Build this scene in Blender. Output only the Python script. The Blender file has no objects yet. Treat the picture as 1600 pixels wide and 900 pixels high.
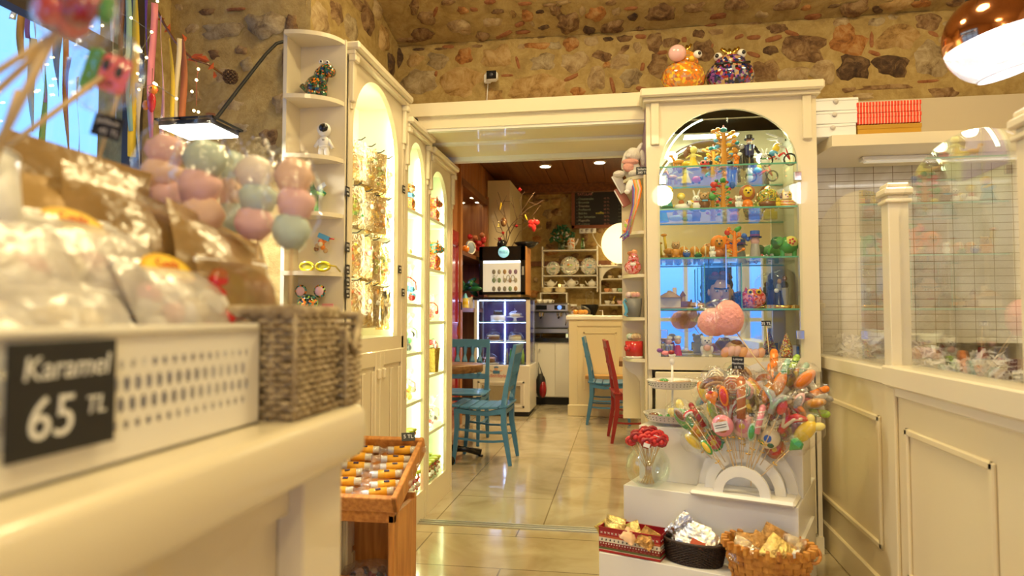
import bpy, bmesh, math, random
from mathutils import Vector, Matrix, Euler
from math import sin, cos, pi, radians as R
rnd = random.Random(7)
SC = bpy.context.scene
C = SC.collection

# ------------------------------------------------------------------ camera
FPX = 1050.0; CH = 1.15
YAW = math.atan(170/FPX); PIT = math.atan(45*math.cos(YAW)/FPX)
cd = bpy.data.cameras.new('camera'); cam = bpy.data.objects.new('camera', cd); C.objects.link(cam)
cam.location = (0, 0, CH); cam.rotation_euler = (pi/2+PIT, 0, YAW)
cd.sensor_width = 36; cd.lens = FPX/1600*36; cd.clip_start = 0.02; cd.clip_end = 100
cd.dof.use_dof = True; cd.dof.focus_distance = 3.9; cd.dof.aperture_fstop = 2.5
SC.camera = cam
SC.view_settings.view_transform = 'Standard'; SC.view_settings.look = 'None'
SC.view_settings.gamma = 1; SC.view_settings.use_curve_mapping = False
SC.view_settings.exposure = -0.55
# ------------------------------------------------------------------ world: blue daylight outside
W = bpy.data.worlds.new('world'); SC.world = W; W.use_nodes = True
bg = W.node_tree.nodes['Background']; bg.inputs[0].default_value = (0.25, 0.5, 1.0, 1); bg.inputs[1].default_value = 3.2
# ------------------------------------------------------------------ large lights (room lamps)
def area(name, loc, size, power, col, rot=(0, 0, 0), shape='DISK', sy=None, spread=pi):
    d = bpy.data.lights.new(name, 'AREA'); d.shape = shape; d.size = size
    if sy: d.size_y = sy
    d.energy = power; d.color = col; d.spread = spread
    o = bpy.data.objects.new(name, d); C.objects.link(o); o.location = loc; o.rotation_euler = rot
    return o
WARM = (1, .79, .40); WARM2 = (1, .76, .35)
area('shop_lamp', (0.5, 1.9, 3.3), .45, 62, WARM)
area('shop_lamp', (-.55, 2.6, 3.3), .35, 34, WARM)
area('shop_lamp', (0.2, -0.6, 3.1), .6, 40, WARM)
_l = bpy.data.lights.new('mirror_ceiling_fill', 'POINT'); _l.energy = 75; _l.color = WARM; _l.shadow_soft_size = .12; _o = bpy.data.objects.new('mirror_ceiling_fill', _l); C.objects.link(_o); _o.location = (.5, -1.2, 2.6)  # fill light added behind the camera to brighten the ceiling in the mirror
area('shop_lamp', (1.6, 3.0, 3.2), .3, 16, WARM)
for _y, _z, _h, _p in ((2.98, 1.66, 1.0, 1.8), (2.98, 2.08, .25, 2.5), (3.6, 1.2, 1.7, 3.5), (4.06, 1.2, 1.7, 3.5)):
    area('cabinet_led', (-1.15, _y, _z), _h, _p, (1, .98, .62) if _y < 3 else (.93, 1, .62), rot=(0, R(90), 0), shape='RECTANGLE', sy=.3 if _h < .5 else .12)
for x, y in ((-.86, 7.74), (-.227, 7.64), (-.86, 6.2), (-.227, 6.2), (-.5, 5.0)):
    area('downlight_lamp', (x, y, 2.87), .12, 24, WARM2, spread=R(150))

# ------------------------------------------------------------------ view helpers (measure the room from a pixel)
_fw = Vector((-sin(YAW)*cos(PIT), cos(YAW)*cos(PIT), sin(PIT))); _rt = Vector((cos(YAW), sin(YAW), 0)); _up = _rt.cross(_fw)
def ray(x, y): return _fw + _rt*((x-800)/FPX) + _up*((450-y)/FPX)
O = Vector((0, 0, CH))
def pY(x, y, v): d = ray(x, y); return O + d*(v/d.y)
def pX(x, y, v): d = ray(x, y); return O + d*(v/d.x)
def pZ(x, y, v): d = ray(x, y); return O + d*((v-CH)/d.z)
def pP(x, y, p, n): d = ray(x, y); return O + d*((Vector(p)-O).dot(n)/d.dot(n))

# ------------------------------------------------------------------ materials
def mat(name, col, rough=.5, metal=0, spec=.5, coat=0, emit=None, es=0, trans=0, ior=1.45, vary=0, vscale=8, bump=0, bscale=40, alpha=1, sss=0, col2=None, stretch=None):
    m = bpy.data.materials.new(name); m.use_nodes = True
    nt = m.node_tree; b = nt.nodes['Principled BSDF']
    b.inputs['Base Color'].default_value = (*col, 1); b.inputs['Roughness'].default_value = rough
    b.inputs['Metallic'].default_value = metal; b.inputs['Specular IOR Level'].default_value = spec
    b.inputs['Coat Weight'].default_value = coat; b.inputs['IOR'].default_value = ior
    b.inputs['Transmission Weight'].default_value = trans; b.inputs['Alpha'].default_value = alpha
    if emit: b.inputs['Emission Color'].default_value = (*emit, 1); b.inputs['Emission Strength'].default_value = es
    tc = None
    def coords():
        t = nt.nodes.new('ShaderNodeTexCoord'); mp = nt.nodes.new('ShaderNodeMapping')
        if stretch: mp.inputs['Scale'].default_value = stretch
        nt.links.new(t.outputs['Object'], mp.inputs[0]); return mp.outputs[0]
    if vary or col2:
        tc = coords(); n = nt.nodes.new('ShaderNodeTexNoise'); n.inputs['Scale'].default_value = vscale; n.inputs['Detail'].default_value = 5
        nt.links.new(tc, n.inputs['Vector'])
        cr = nt.nodes.new('ShaderNodeValToRGB'); a = col2 or tuple(c*(1-vary) for c in col)
        cr.color_ramp.elements[0].position = .35; cr.color_ramp.elements[1].position = .65
        cr.color_ramp.elements[0].color = (*a, 1); cr.color_ramp.elements[1].color = (*col, 1)
        nt.links.new(n.outputs['Fac'], cr.inputs[0]); nt.links.new(cr.outputs[0], b.inputs['Base Color'])
    if bump:
        tc = tc or coords(); n = nt.nodes.new('ShaderNodeTexNoise'); n.inputs['Scale'].default_value = bscale; n.inputs['Detail'].default_value = 6
        bp = nt.nodes.new('ShaderNodeBump'); bp.inputs['Strength'].default_value = bump; bp.inputs['Distance'].default_value = .02
        nt.links.new(tc, n.inputs['Vector']); nt.links.new(n.outputs['Fac'], bp.inputs['Height']); nt.links.new(bp.outputs[0], b.inputs['Normal'])
    return m
def film(name, tint=(1, 1, 1), gloss=.12, rough=.12, body=0, bcol=(1, 1, 1), bump=0, bscale=30):
    """thin clear plastic or glass: mostly transparent, with a glossy sheen stronger at grazing angles"""
    m = bpy.data.materials.new(name); m.use_nodes = True; nt = m.node_tree; nt.nodes.clear()
    out = nt.nodes.new('ShaderNodeOutputMaterial'); tr = nt.nodes.new('ShaderNodeBsdfTransparent'); tr.inputs[0].default_value = (*tint, 1)
    gl = nt.nodes.new('ShaderNodeBsdfGlossy'); gl.inputs['Roughness'].default_value = rough; gl.inputs[0].default_value = (1, 1, 1, 1)
    lw = nt.nodes.new('ShaderNodeLayerWeight'); lw.inputs[0].default_value = .35
    mr = nt.nodes.new('ShaderNodeMapRange'); mr.inputs['To Min'].default_value = gloss*.5; mr.inputs['To Max'].default_value = min(1, gloss*5)
    nt.links.new(lw.outputs['Facing'], mr.inputs['Value'])
    base = tr
    if body:
        df = nt.nodes.new('ShaderNodeBsdfDiffuse'); df.inputs[0].default_value = (*bcol, 1)
        m0 = nt.nodes.new('ShaderNodeMixShader'); m0.inputs[0].default_value = body
        nt.links.new(tr.outputs[0], m0.inputs[1]); nt.links.new(df.outputs[0], m0.inputs[2]); base = m0
    mx = nt.nodes.new('ShaderNodeMixShader')
    nt.links.new(mr.outputs[0], mx.inputs[0]); nt.links.new(base.outputs[0], mx.inputs[1]); nt.links.new(gl.outputs[0], mx.inputs[2])
    if bump:
        n = nt.nodes.new('ShaderNodeTexNoise'); n.inputs['Scale'].default_value = bscale; n.inputs['Detail'].default_value = 3
        t = nt.nodes.new('ShaderNodeTexCoord'); nt.links.new(t.outputs['Object'], n.inputs['Vector'])
        bp = nt.nodes.new('ShaderNodeBump'); bp.inputs['Strength'].default_value = bump; bp.inputs['Distance'].default_value = .03
        nt.links.new(n.outputs['Fac'], bp.inputs['Height']); nt.links.new(bp.outputs[0], gl.inputs['Normal']); nt.links.new(bp.outputs[0], lw.inputs['Normal'])
    nt.links.new(mx.outputs[0], out.inputs[0])
    return m
_mc = {}
def pm(col, rough=.35, **k):
    key = (tuple(round(c, 3) for c in col), rough, tuple(sorted(k.items())))
    if key not in _mc: _mc[key] = mat('paint_%d' % len(_mc), col, rough, **k)
    return _mc[key]
CREAM = mat('cream_lacquer', (.80, .71, .52), .28, coat=.3)
CREAM2 = mat('cream_satin', (.76, .64, .40), .35, coat=.2)
WHITE = mat('white_lacquer', (.82, .79, .72), .3, coat=.2)
WHITEC = mat('white_ceramic', (.85, .83, .78), .15, coat=.5)
WHITEP = mat('white_plastic', (.85, .85, .84), .35)
BLACK = mat('black_gloss', (.012, .012, .014), .15)
BLACKM = mat('black_matte', (.015, .014, .013), .6)
CARD = mat('chalk_card', (.018, .018, .02), .45)
CHALK = mat('chalk_white', (.85, .85, .83), .7)
GOLD = mat('gold_metal', (.85, .55, .12), .22, metal=1)
CHROME = mat('chrome', (.75, .75, .77), .12, metal=1)
STEEL = mat('brushed_steel', (.5, .5, .5), .3, metal=1)
WOODP = mat('pine_orange', (.62, .27, .06), .4, col2=(.42, .15, .03), vscale=3, stretch=(18, 18, 1.5), bump=.1)
WOODX = mat('pine_orange_across', (.62, .27, .06), .4, col2=(.42, .15, .03), vscale=3, stretch=(18, 1.5, 18), bump=.1)
WOODD = mat('brown_wood', (.22, .085, .03), .4, col2=(.13, .045, .015), vscale=3, stretch=(12, 12, 1.2))
WOODT = mat('table_wood', (.26, .13, .05), .35, col2=(.14, .065, .025), vscale=4, stretch=(1.5, 12, 12))
STICK = mat('skewer_wood', (.75, .55, .28), .6)
BLUEP = mat('blue_paint', (.06, .21, .42), .4, coat=.2)
REDP = mat('red_paint', (.36, .025, .03), .4, coat=.2)
GLASS = film('clear_glass', (.98, 1, .985), .05, .01)
GLASSG = mat('green_glass_edge', (.12, .4, .3), .15, emit=None)
CELLO = film('cellophane', (1, 1, 1), .06, .1, bump=.7, bscale=22)
CELLO_FAR = film('cellophane_loose', (1, 1, 1), .10, .15, body=.06, bump=.9, bscale=40)
GOLDFOIL = mat('gold_foil', (.83, .58, .18), .24, metal=1, bump=.8, bscale=30)
SILVERFOIL = mat('silver_foil', (.82, .8, .76), .22, metal=1, bump=.8, bscale=26)
LEDW = mat('led_strip', (1, 1, .8), .5, emit=(1, .98, .62), es=32)
LEDG = mat('led_strip_cool', (1, 1, .8), .5, emit=(.93, 1, .62), es=20)

# ------------------------------------------------------------------ mesh builder
class MB:
    def __init__(s): s.b = bmesh.new(); s.mats = []
    def mi(s, m):
        if m not in s.mats: s.mats.append(m)
        return s.mats.index(m)
    def add(s, vs, fs, m, smooth=False, M=None):
        i = s.mi(m); v = [s.b.verts.new(M @ Vector(p) if M else p) for p in vs]
        for f in fs:
            try: q = s.b.faces.new([v[k] for k in f]); q.material_index = i; q.smooth = smooth
            except ValueError: pass
        return v
    def box(s, c, d, m, rot=None, bev=0):
        M = Matrix.Translation(c) @ (Euler(rot).to_matrix().to_4x4() if rot else Matrix())
        x, y, z = d[0]/2, d[1]/2, d[2]/2
        if bev:
            bev = min(bev, x*.9, y*.9, z*.9); vs = []; 
            for sx in (-1, 1):
                for sy in (-1, 1):
                    for sz in (-1, 1):
                        vs += [(sx*x, sy*(y-bev), sz*(z-bev)), (sx*(x-bev), sy*y, sz*(z-bev)), (sx*(x-bev), sy*(y-bev), sz*z)]
            t = bmesh.new(); 
            for p in vs: t.verts.new(p)
            bmesh.ops.convex_hull(t, input=t.verts[:])
            t.verts.index_update()
            s.add([v.co.copy() for v in t.verts], [[v.index for v in f.verts] for f in t.faces], m, False, M); t.free(); return
        vs = [(a*x, b*y, c_*z) for a in (-1, 1) for b in (-1, 1) for c_ in (-1, 1)]
        s.add(vs, [(0, 1, 3, 2), (4, 6, 7, 5), (0, 4, 5, 1), (2, 3, 7, 6), (0, 2, 6, 4), (1, 5, 7, 3)], m, False, M)
    def bb(s, a, b, m, bev=0):
        s.box([(a[i]+b[i])/2 for i in range(3)], [abs(b[i]-a[i]) for i in range(3)], m, None, bev)
    def lathe(s, prof, m, c=(0, 0, 0), n=20, M=None, smooth=True, sx=1, sy=1, a0=0, a1=2*pi):
        full = abs(a1-a0-2*pi) < 1e-6; k = n if full else n+1; vs = []; fs = []
        for j in range(k):
            a = a0+(a1-a0)*j/n
            for r, z in prof: vs.append((c[0]+r*cos(a)*sx, c[1]+r*sin(a)*sy, c[2]+z))
        p = len(prof)
        for j in range(n):
            j2 = (j+1) % k if full else j+1
            for i in range(p-1): fs.append((j*p+i, j2*p+i, j2*p+i+1, j*p+i+1))
        s.add(vs, fs, m, smooth, M)
        if not full: return
        if prof[0][0] > 1e-5: s.add([vs[j*p] for j in range(k)], [tuple(range(k))[::-1]], m, False, M)
        if prof[-1][0] > 1e-5: s.add([vs[j*p+p-1] for j in range(k)], [tuple(range(k))], m, False, M)
    def open_lathe(s, prof, m, c=(0, 0, 0), n=24, M=None, sx=1, sy=1):
        vs = []; fs = []; p = len(prof)
        for j in range(n):
            a = 2*pi*j/n
            for r, z in prof: vs.append((c[0]+r*cos(a)*sx, c[1]+r*sin(a)*sy, c[2]+z))
        for j in range(n):
            j2 = (j+1) % n
            for i in range(p-1): fs.append((j*p+i, j2*p+i, j2*p+i+1, j*p+i+1))
        s.add(vs, fs, m, True, M)
    def tube(s, pts, r, m, n=8, smooth=True, rs=None):
        pts = [Vector(p) for p in pts]; vs = []; fs = []; N = len(pts); u = None
        for i, p in enumerate(pts):
            t = (pts[min(i+1, N-1)]-pts[max(i-1, 0)])
            if t.length < 1e-9: t = Vector((0, 0, 1))
            t.normalize()
            if u is None: u = t.orthogonal().normalized()
            else:
                u = u - t*u.dot(t)
                u = u.normalized() if u.length > 1e-6 else t.orthogonal().normalized()
            w = t.cross(u); rr = rs[i] if rs else r
            for k in range(n):
                a = 2*pi*k/n; vs.append(p+u*(rr*cos(a))+w*(rr*sin(a)))
        for i in range(N-1):
            for k in range(n): k2 = (k+1) % n; fs.append((i*n+k, i*n+k2, (i+1)*n+k2, (i+1)*n+k))
        fs.append(tuple(range(n))[::-1]); fs.append(tuple((N-1)*n+k for k in range(n)))
        s.add(vs, fs, m, smooth)
    def ell(s, c, r, m, n=14, h=9, rot=None, noise=0, seed=0):
        q = random.Random(seed); M = Matrix.Translation(c) @ (Euler(rot).to_matrix().to_4x4() if rot else Matrix())
        if isinstance(r, (int, float)): r = (r, r, r)
        vs = [(0, 0, -r[2])]; fs = []
        for i in range(1, h):
            ph = -pi/2+pi*i/h
            for j in range(n):
                a = 2*pi*j/n; k = 1+q.uniform(-noise, noise)
                vs.append((r[0]*cos(ph)*cos(a)*k, r[1]*cos(ph)*sin(a)*k, r[2]*sin(ph)*k))
        vs.append((0, 0, r[2])); L = len(vs)-1
        for j in range(n):
            j2 = (j+1) % n
            fs.append((0, 1+j2, 1+j)); fs.append((L, 1+(h-2)*n+j, 1+(h-2)*n+j2))
            for i in range(h-2): fs.append((1+i*n+j, 1+i*n+j2, 1+(i+1)*n+j2, 1+(i+1)*n+j))
        s.add(vs, fs, m, True, M)
    def prism(s, poly, t, m, M=None, smooth=False):
        """poly in local x,z; thickness t along +y"""
        n = len(poly); vs = [(x, 0, z) for x, z in poly]+[(x, t, z) for x, z in poly]
        i = s.mi(m); v = [s.b.verts.new(M @ Vector(p) if M else p) for p in vs]
        fs = [tuple(range(n)), tuple(range(n, 2*n))[::-1]]+[(k, (k+1) % n, n+(k+1) % n, n+k) for k in range(n)]
        made = []
        for f in fs:
            try: q = s.b.faces.new([v[k] for k in f]); q.material_index = i; q.smooth = smooth and len(f) == 4; made.append(q)
            except ValueError: pass
        for f in made: f.normal_update()
        bmesh.ops.triangulate(s.b, faces=[f for f in made if len(f.verts) > 4])
    def build(s, name, parent=None, loc=(0, 0, 0), rot=(0, 0, 0), sharp=None, fixn=True):
        if fixn: bmesh.ops.recalc_face_normals(s.b, faces=s.b.faces[:])
        me = bpy.data.meshes.new(name); s.b.to_mesh(me); s.b.free()
        for m in s.mats: me.materials.append(m)
        o = bpy.data.objects.new(name, me); C.objects.link(o); o.location = loc; o.rotation_euler = rot
        if parent: o.parent = parent
        return o
def thing(name, label, cat, loc=(0, 0, 0), rz=0, group=None, rot=None):
    o = bpy.data.objects.new(name, None); o.empty_display_size = .05; C.objects.link(o)
    o.location = loc; o.rotation_euler = rot or (0, 0, rz); o['label'] = label; o['category'] = cat
    if group: o['group'] = group
    return o
def tag(o, label, cat, group=None, kind=None):
    o['label'] = label; o['category'] = cat
    if group: o['group'] = group
    if kind: o['kind'] = kind
    return o
def struct(o): o['kind'] = 'structure'; return o
def dup(root, loc=None, rz=None, label=None, group=None, scale=None, rot=None):
    r = root.copy(); C.objects.link(r)
    if loc is not None: r.location = loc
    if rz is not None: r.rotation_euler = (0, 0, rz)
    if rot is not None: r.rotation_euler = rot
    if scale: r.scale = (scale,)*3
    if label: r['label'] = label
    if group: r['group'] = group
    def rec(a, b):
        for ch in list(a.children):
            c = ch.copy(); C.objects.link(c); c.parent = b; rec(ch, c)
    rec(root, r); return r
def text(body, size, m, parent, loc, rot, name='lettering', ext=.0004, align='CENTER', shear=0, sx=1):
    c = bpy.data.curves.new('t', 'FONT'); c.body = body; c.size = size; c.extrude = ext; c.align_x = align; c.align_y = 'CENTER'; c.shear = shear
    t = bpy.data.objects.new('t', c); me = bpy.data.meshes.new_from_object(t); bpy.data.objects.remove(t)
    me.materials.clear(); me.materials.append(m)
    o = bpy.data.objects.new(name, me); C.objects.link(o); o.location = loc; o.rotation_euler = rot; o.scale = (sx, 1, 1)
    if parent: o.parent = parent
    return o
ORD = ['first', 'second', 'third', 'fourth', 'fifth', 'sixth', 'seventh', 'eighth', 'ninth', 'tenth', 'eleventh', 'twelfth']
def arc(cx, cz, rx, rz_, a0, a1, n=16): return [(cx+rx*cos(a0+(a1-a0)*i/n), cz+rz_*sin(a0+(a1-a0)*i/n)) for i in range(n+1)]
# world gradient: pale sky above, blue towards the ground
_nt = W.node_tree; _tc = _nt.nodes.new('ShaderNodeTexCoord'); _sx = _nt.nodes.new('ShaderNodeSeparateXYZ'); _cr = _nt.nodes.new('ShaderNodeValToRGB')
_nt.links.new(_tc.outputs['Generated'], _sx.inputs[0]); _nt.links.new(_sx.outputs['Z'], _cr.inputs[0]); _nt.links.new(_cr.outputs[0], bg.inputs[0])
_cr.color_ramp.elements[0].position = 0.0; _cr.color_ramp.elements[0].color = (.08, .25, .8, 1)
_cr.color_ramp.elements[1].position = .12; _cr.color_ramp.elements[1].color = (.20, .48, 1, 1)

# ------------------------------------------------------------------ room materials
def tile_mat(name, base, alt, bw, bh, rot, off, rough=.12, mort=(.25, .2, .12), ms=.004, offset=.5):
    m = bpy.data.materials.new(name); m.use_nodes = True; nt = m.node_tree; b = nt.nodes['Principled BSDF']
    t = nt.nodes.new('ShaderNodeTexCoord'); mp = nt.nodes.new('ShaderNodeMapping'); mp.inputs['Rotation'].default_value = rot; mp.inputs['Location'].default_value = off
    nt.links.new(t.outputs['Object'], mp.inputs[0])
    br = nt.nodes.new('ShaderNodeTexBrick'); br.inputs['Scale'].default_value = 1; br.inputs['Brick Width'].default_value = bw; br.inputs['Row Height'].default_value = bh
    br.inputs['Mortar Size'].default_value = ms; br.offset = offset; br.inputs['Mortar Smooth'].default_value = .1
    br.inputs['Color1'].default_value = (*base, 1); br.inputs['Color2'].default_value = (*alt, 1); br.inputs['Mortar'].default_value = (*mort, 1)
    nt.links.new(mp.outputs[0], br.inputs['Vector'])
    n = nt.nodes.new('ShaderNodeTexNoise'); n.inputs['Scale'].default_value = 2.2; n.inputs['Detail'].default_value = 9; n.inputs['Distortion'].default_value = 1.4
    nt.links.new(mp.outputs[0], n.inputs['Vector'])
    cr = nt.nodes.new('ShaderNodeValToRGB'); cr.color_ramp.elements[0].position = .35; cr.color_ramp.elements[0].color = (.66, .60, .48, 1); cr.color_ramp.elements[1].position = .6; cr.color_ramp.elements[1].color = (1, 1, 1, 1)
    nt.links.new(n.outputs['Fac'], cr.inputs[0])
    mx = nt.nodes.new('ShaderNodeMix'); mx.data_type = 'RGBA'; mx.blend_type = 'MULTIPLY'; mx.inputs[0].default_value = .8
    nt.links.new(br.outputs['Color'], mx.inputs[6]); nt.links.new(cr.outputs[0], mx.inputs[7]); nt.links.new(mx.outputs[2], b.inputs['Base Color'])
    b.inputs['Roughness'].default_value = rough; b.inputs['Coat Weight'].default_value = .3; b.inputs['Coat Roughness'].default_value = .08
    return m
FLOORF = tile_mat('travertine_front', (.56, .47, .30), (.50, .41, .25), .9, .45, (0, 0, 0), (.1, .08, 0), .16)
FLOORB = tile_mat('travertine_back', (.54, .48, .36), (.49, .43, .31), 1.22, .61, (0, 0, pi/2), (0, 1.04, 0), .1)
WTILE = tile_mat('white_wall_tile', (.80, .79, .76), (.78, .77, .74), .1, .0415, (pi/2, 0, 0), (0, 0, 0), .12, mort=(.30, .24, .17), ms=.0016, offset=0)

def rock_mat(name, a, b_, dark, sc=14):
    m = bpy.data.materials.new(name); m.use_nodes = True; nt = m.node_tree; b = nt.nodes['Principled BSDF']
    t = nt.nodes.new('ShaderNodeTexCoord')
    n = nt.nodes.new('ShaderNodeTexNoise'); n.inputs['Scale'].default_value = sc; n.inputs['Detail'].default_value = 10; n.inputs['Roughness'].default_value = .7; n.inputs['Distortion'].default_value = .6
    cr = nt.nodes.new('ShaderNodeValToRGB'); e = cr.color_ramp.elements; e[0].position = .33; e[0].color = (*dark, 1); e[1].position = .62; e[1].color = (*b_, 1); k = e.new(.47); k.color = (*a, 1)
    nt.links.new(t.outputs['Object'], n.inputs['Vector']); nt.links.new(n.outputs['Fac'], cr.inputs[0]); nt.links.new(cr.outputs[0], b.inputs['Base Color'])
    n2 = nt.nodes.new('ShaderNodeTexNoise'); n2.inputs['Scale'].default_value = sc*3.2; n2.inputs['Detail'].default_value = 8; n2.inputs['Roughness'].default_value = .75
    bp = nt.nodes.new('ShaderNodeBump'); bp.inputs['Strength'].default_value = .9; bp.inputs['Distance'].default_value = .012
    nt.links.new(t.outputs['Object'], n2.inputs['Vector']); nt.links.new(n2.outputs['Fac'], bp.inputs['Height']); nt.links.new(bp.outputs[0], b.inputs['Normal'])
    b.inputs['Roughness'].default_value = .8; return m
MORTAR = rock_mat('mortar', (.43, .295, .10), (.52, .375, .145), (.33, .215, .07), 13)
S_GREY = rock_mat('stone_grey', (.36, .26, .13), (.52, .41, .24), (.16, .10, .05))
S_OCH = rock_mat('stone_ochre', (.42, .25, .08), (.56, .38, .17), (.17, .08, .025), 11)
S_ORA = rock_mat('stone_orange', (.42, .17, .04), (.55, .32, .12), (.14, .05, .015))
S_BRN = rock_mat('stone_brown', (.22, .115, .045), (.42, .27, .12), (.06, .025, .01))
S_DRK = rock_mat('stone_dark', (.09, .045, .02), (.24, .14, .06), (.025, .012, .006))
S_BRK = rock_mat('stone_brick', (.35, .13, .045), (.42, .18, .07), (.22, .07, .025), 20)
S_TAN = rock_mat('stone_tan', (.44, .30, .14), (.58, .44, .24), (.24, .14, .06))
KIND = dict(g=S_GREY, o=S_OCH, r=S_ORA, b=S_BRN, d=S_DRK, k=S_BRK, t=S_TAN)
PLANK = mat('wood_planks', (.22, .08, .022), .4, col2=(.12, .04, .012), vscale=2, stretch=(14, .9, 14))
PLANKV = mat('wood_planks_upright', (.42, .17, .045), .4, col2=(.27, .095, .025), vscale=2, stretch=(14, 14, .9))

def stone(mb, c, n, w, h, rot, k, up=Vector((0, 0, 1))):
    """one irregular stone face bulging out of the mortar"""
    n = Vector(n).normalized(); u = up.cross(n).normalized()*-1; v = n.cross(u).normalized()*-1
    if v.z < 0: v = -v
    seed = rnd.random()*100; N = 18 if max(w, h) > .1 else 12; rings = 4; q = random.Random(seed)
    brick = k == 'k'; ph = [q.uniform(0, 6.28) for _ in range(5)]; am = [q.uniform(.03, .12) for _ in range(5)]
    prot = min(.02, .16*min(w, h)) if not brick else .006
    vs = [c+n*prot]; fs = []
    cr, sr = cos(rot), sin(rot)
    for i in range(1, rings+1):
        f = i/rings
        for j in range(N):
            a = 2*pi*j/N
            rr = 1+sum(am[t]*sin((t+2)*a+ph[t]) for t in range(5))*(0.4 if brick else 1)
            p = 5 if brick else 2.6
            se = (abs(cos(a))**p+abs(sin(a))**p)**(-1/p)
            x, y = w/2*se*rr*f*cos(a), h/2*se*rr*f*sin(a)
            x, y = x*cr-y*sr, x*sr+y*cr
            hgt = prot*(1-f**3)*(1+q.uniform(-.25, .25))-(.004 if i == rings else 0)
            vs.append(c+u*x+v*y+n*hgt)
    for j in range(N):
        j2 = (j+1) % N; fs.append((0, 1+j, 1+j2))
        for i in range(rings-1): fs.append((1+i*N+j, 1+(i+1)*N+j, 1+(i+1)*N+j2, 1+i*N+j2))
    mb.add(vs, fs, KIND[k], True)

def rough_quad(mb, p0, du, dv, nu, nv, m, amp, n):
    vs = []; q = random.Random(3)
    for i in range(nu+1):
        for j in range(nv+1):
            p = Vector(p0)+Vector(du)*(i/nu)+Vector(dv)*(j/nv)
            vs.append(p+Vector(n)*((sin(p.x*5.3+p.z*3.1+p.y*4)*.5+sin(p.x*11+p.z*9.7)*.3+q.uniform(-.3, .3))*amp))
    mb.add(vs, [(i*(nv+1)+j, (i+1)*(nv+1)+j, (i+1)*(nv+1)+j+1, i*(nv+1)+j+1) for i in range(nu) for j in range(nv)], m, True)

# ------------------------------------------------------------------ floors
mb = MB(); mb.bb((-2.4, -3, -.1), (2.6, 3.68, 0), FLOORF); struct(mb.build('floor'))
mb = MB(); mb.bb((-3.2, 3.68, -.1), (2.4, 9.9, -.001), FLOORB); struct(mb.build('floor'))
ALU = mat('aluminium_track', (.55, .55, .5), .35, metal=.8)
mb = MB()
mb.bb((-1.13, 3.645, -.004), (.16, 3.725, .006), ALU); mb.bb((-1.13, 3.665, .006), (.16, 3.675, .012), ALU); mb.bb((-1.13, 3.695, .006), (.16, 3.705, .012), ALU)
struct(mb.build('trim_1'))

# ------------------------------------------------------------------ stone walls and vault
YB = 4.05; LED = 2.87
mb = MB(); n = Vector((0, -1, 0))
rough_quad(mb, (-1.40, YB, 2.2), (4.0, 0, 0), (0, 0, LED-2.2), 90, 18, MORTAR, .006, n)
mb.bb((.14, YB+.03, 0), (2.5, YB+.4, 2.3), MORTAR)
mb.bb((-1.45, YB+.03, 2.2), (2.5, YB+.4, 3.1), MORTAR)
BK = [(648,93,26,22,0,'o'),(684,95,36,27,0,'g'),(725,88,28,28,0,'r'),(777,89,50,36,0,'o'),(809,98,6,24,-15,'k'),(848,97,40,27,0,'g'),(898,96,42,29,0,'t'),(941,87,32,14,20,'b'),(969,96,28,24,0,'t'),(975,77,22,9,-35,'b'),
(620,92,20,34,0,'d'),(654,128,56,42,0,'g'),(681,115,5,10,10,'k'),(720,127,66,50,0,'o'),(792,118,22,5,2,'k'),(771,150,32,24,0,'o'),(841,138,90,46,0,'o'),(892,121,24,7,-22,'k'),(902,143,22,16,0,'r'),(932,122,26,38,0,'t'),(957,133,6,25,-12,'k'),(979,146,18,5,0,'d'),(987,122,28,26,0,'g'),(948,101,12,10,0,'r'),
(815,73,16,9,0,'t'),(838,71,50,10,3,'r'),(867,71,20,12,0,'g'),(892,68,26,20,0,'r'),(924,64,24,14,0,'t'),(950,61,16,8,0,'d'),(976,60,24,12,0,'b'),(1001,57,18,8,4,'k'),(1023,66,24,32,-10,'b'),(1048,66,28,16,0,'b'),(1069,62,10,10,0,'k'),(1004,104,7,14,10,'k'),(996,74,13,20,0,'t'),
(1035,82,18,7,-5,'k'),(1030,104,34,38,0,'b'),(986,120,30,28,0,'g'),(1003,139,18,8,15,'k'),(1092,53,20,16,0,'b'),(1118,50,24,12,0,'b'),(1110,74,8,16,25,'k'),(1098,80,34,36,0,'b'),(1155,57,14,6,-20,'k'),(1178,58,19,7,0,'k'),(1209,60,23,8,-12,'k'),(1178,85,20,7,22,'k'),(1204,78,22,13,0,'d'),(1238,52,22,7,25,'k'),(1256,75,62,40,8,'b'),(1197,113,38,38,0,'b'),(1242,117,42,27,0,'t'),(1287,112,34,36,0,'t'),(1215,44,28,14,0,'b'),
(1325,64,50,44,15,'r'),(1362,62,6,25,0,'k'),(1366,83,19,7,22,'k'),(1404,58,58,38,0,'o'),(1334,105,46,38,10,'d'),(1393,102,50,32,0,'d'),(1370,34,24,15,0,'g'),(1395,27,16,9,15,'g'),(1450,34,40,26,0,'b'),(1482,37,16,10,0,'g'),(1458,53,18,7,28,'k'),(1455,92,46,54,0,'g'),(1474,62,16,12,0,'t'),(1385,136,72,9,0,'b'),(1327,140,18,8,0,'b'),(1450,127,32,5,0,'k'),(1475,145,42,16,0,'b'),(1315,34,24,14,0,'t'),(1350,150,30,10,0,'t'),(1520,110,30,30,0,'b'),(1560,100,40,40,0,'t'),(1580,60,30,36,0,'g'),
(700,73,22,6,2,'k'),(745,72,20,6,0,'b'),(655,77,22,6,0,'d'),(690,76,26,5,0,'d'),(870,52,18,5,0,'b')]
for x, y, w, h, a, k in BK:
    p = pY(x, y, YB-.002); s_ = p.y/FPX; stone(mb, p, n, w*s_*1.04, h*s_*1.02, R(a), k)
o = mb.build('wall_back'); struct(o)
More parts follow.
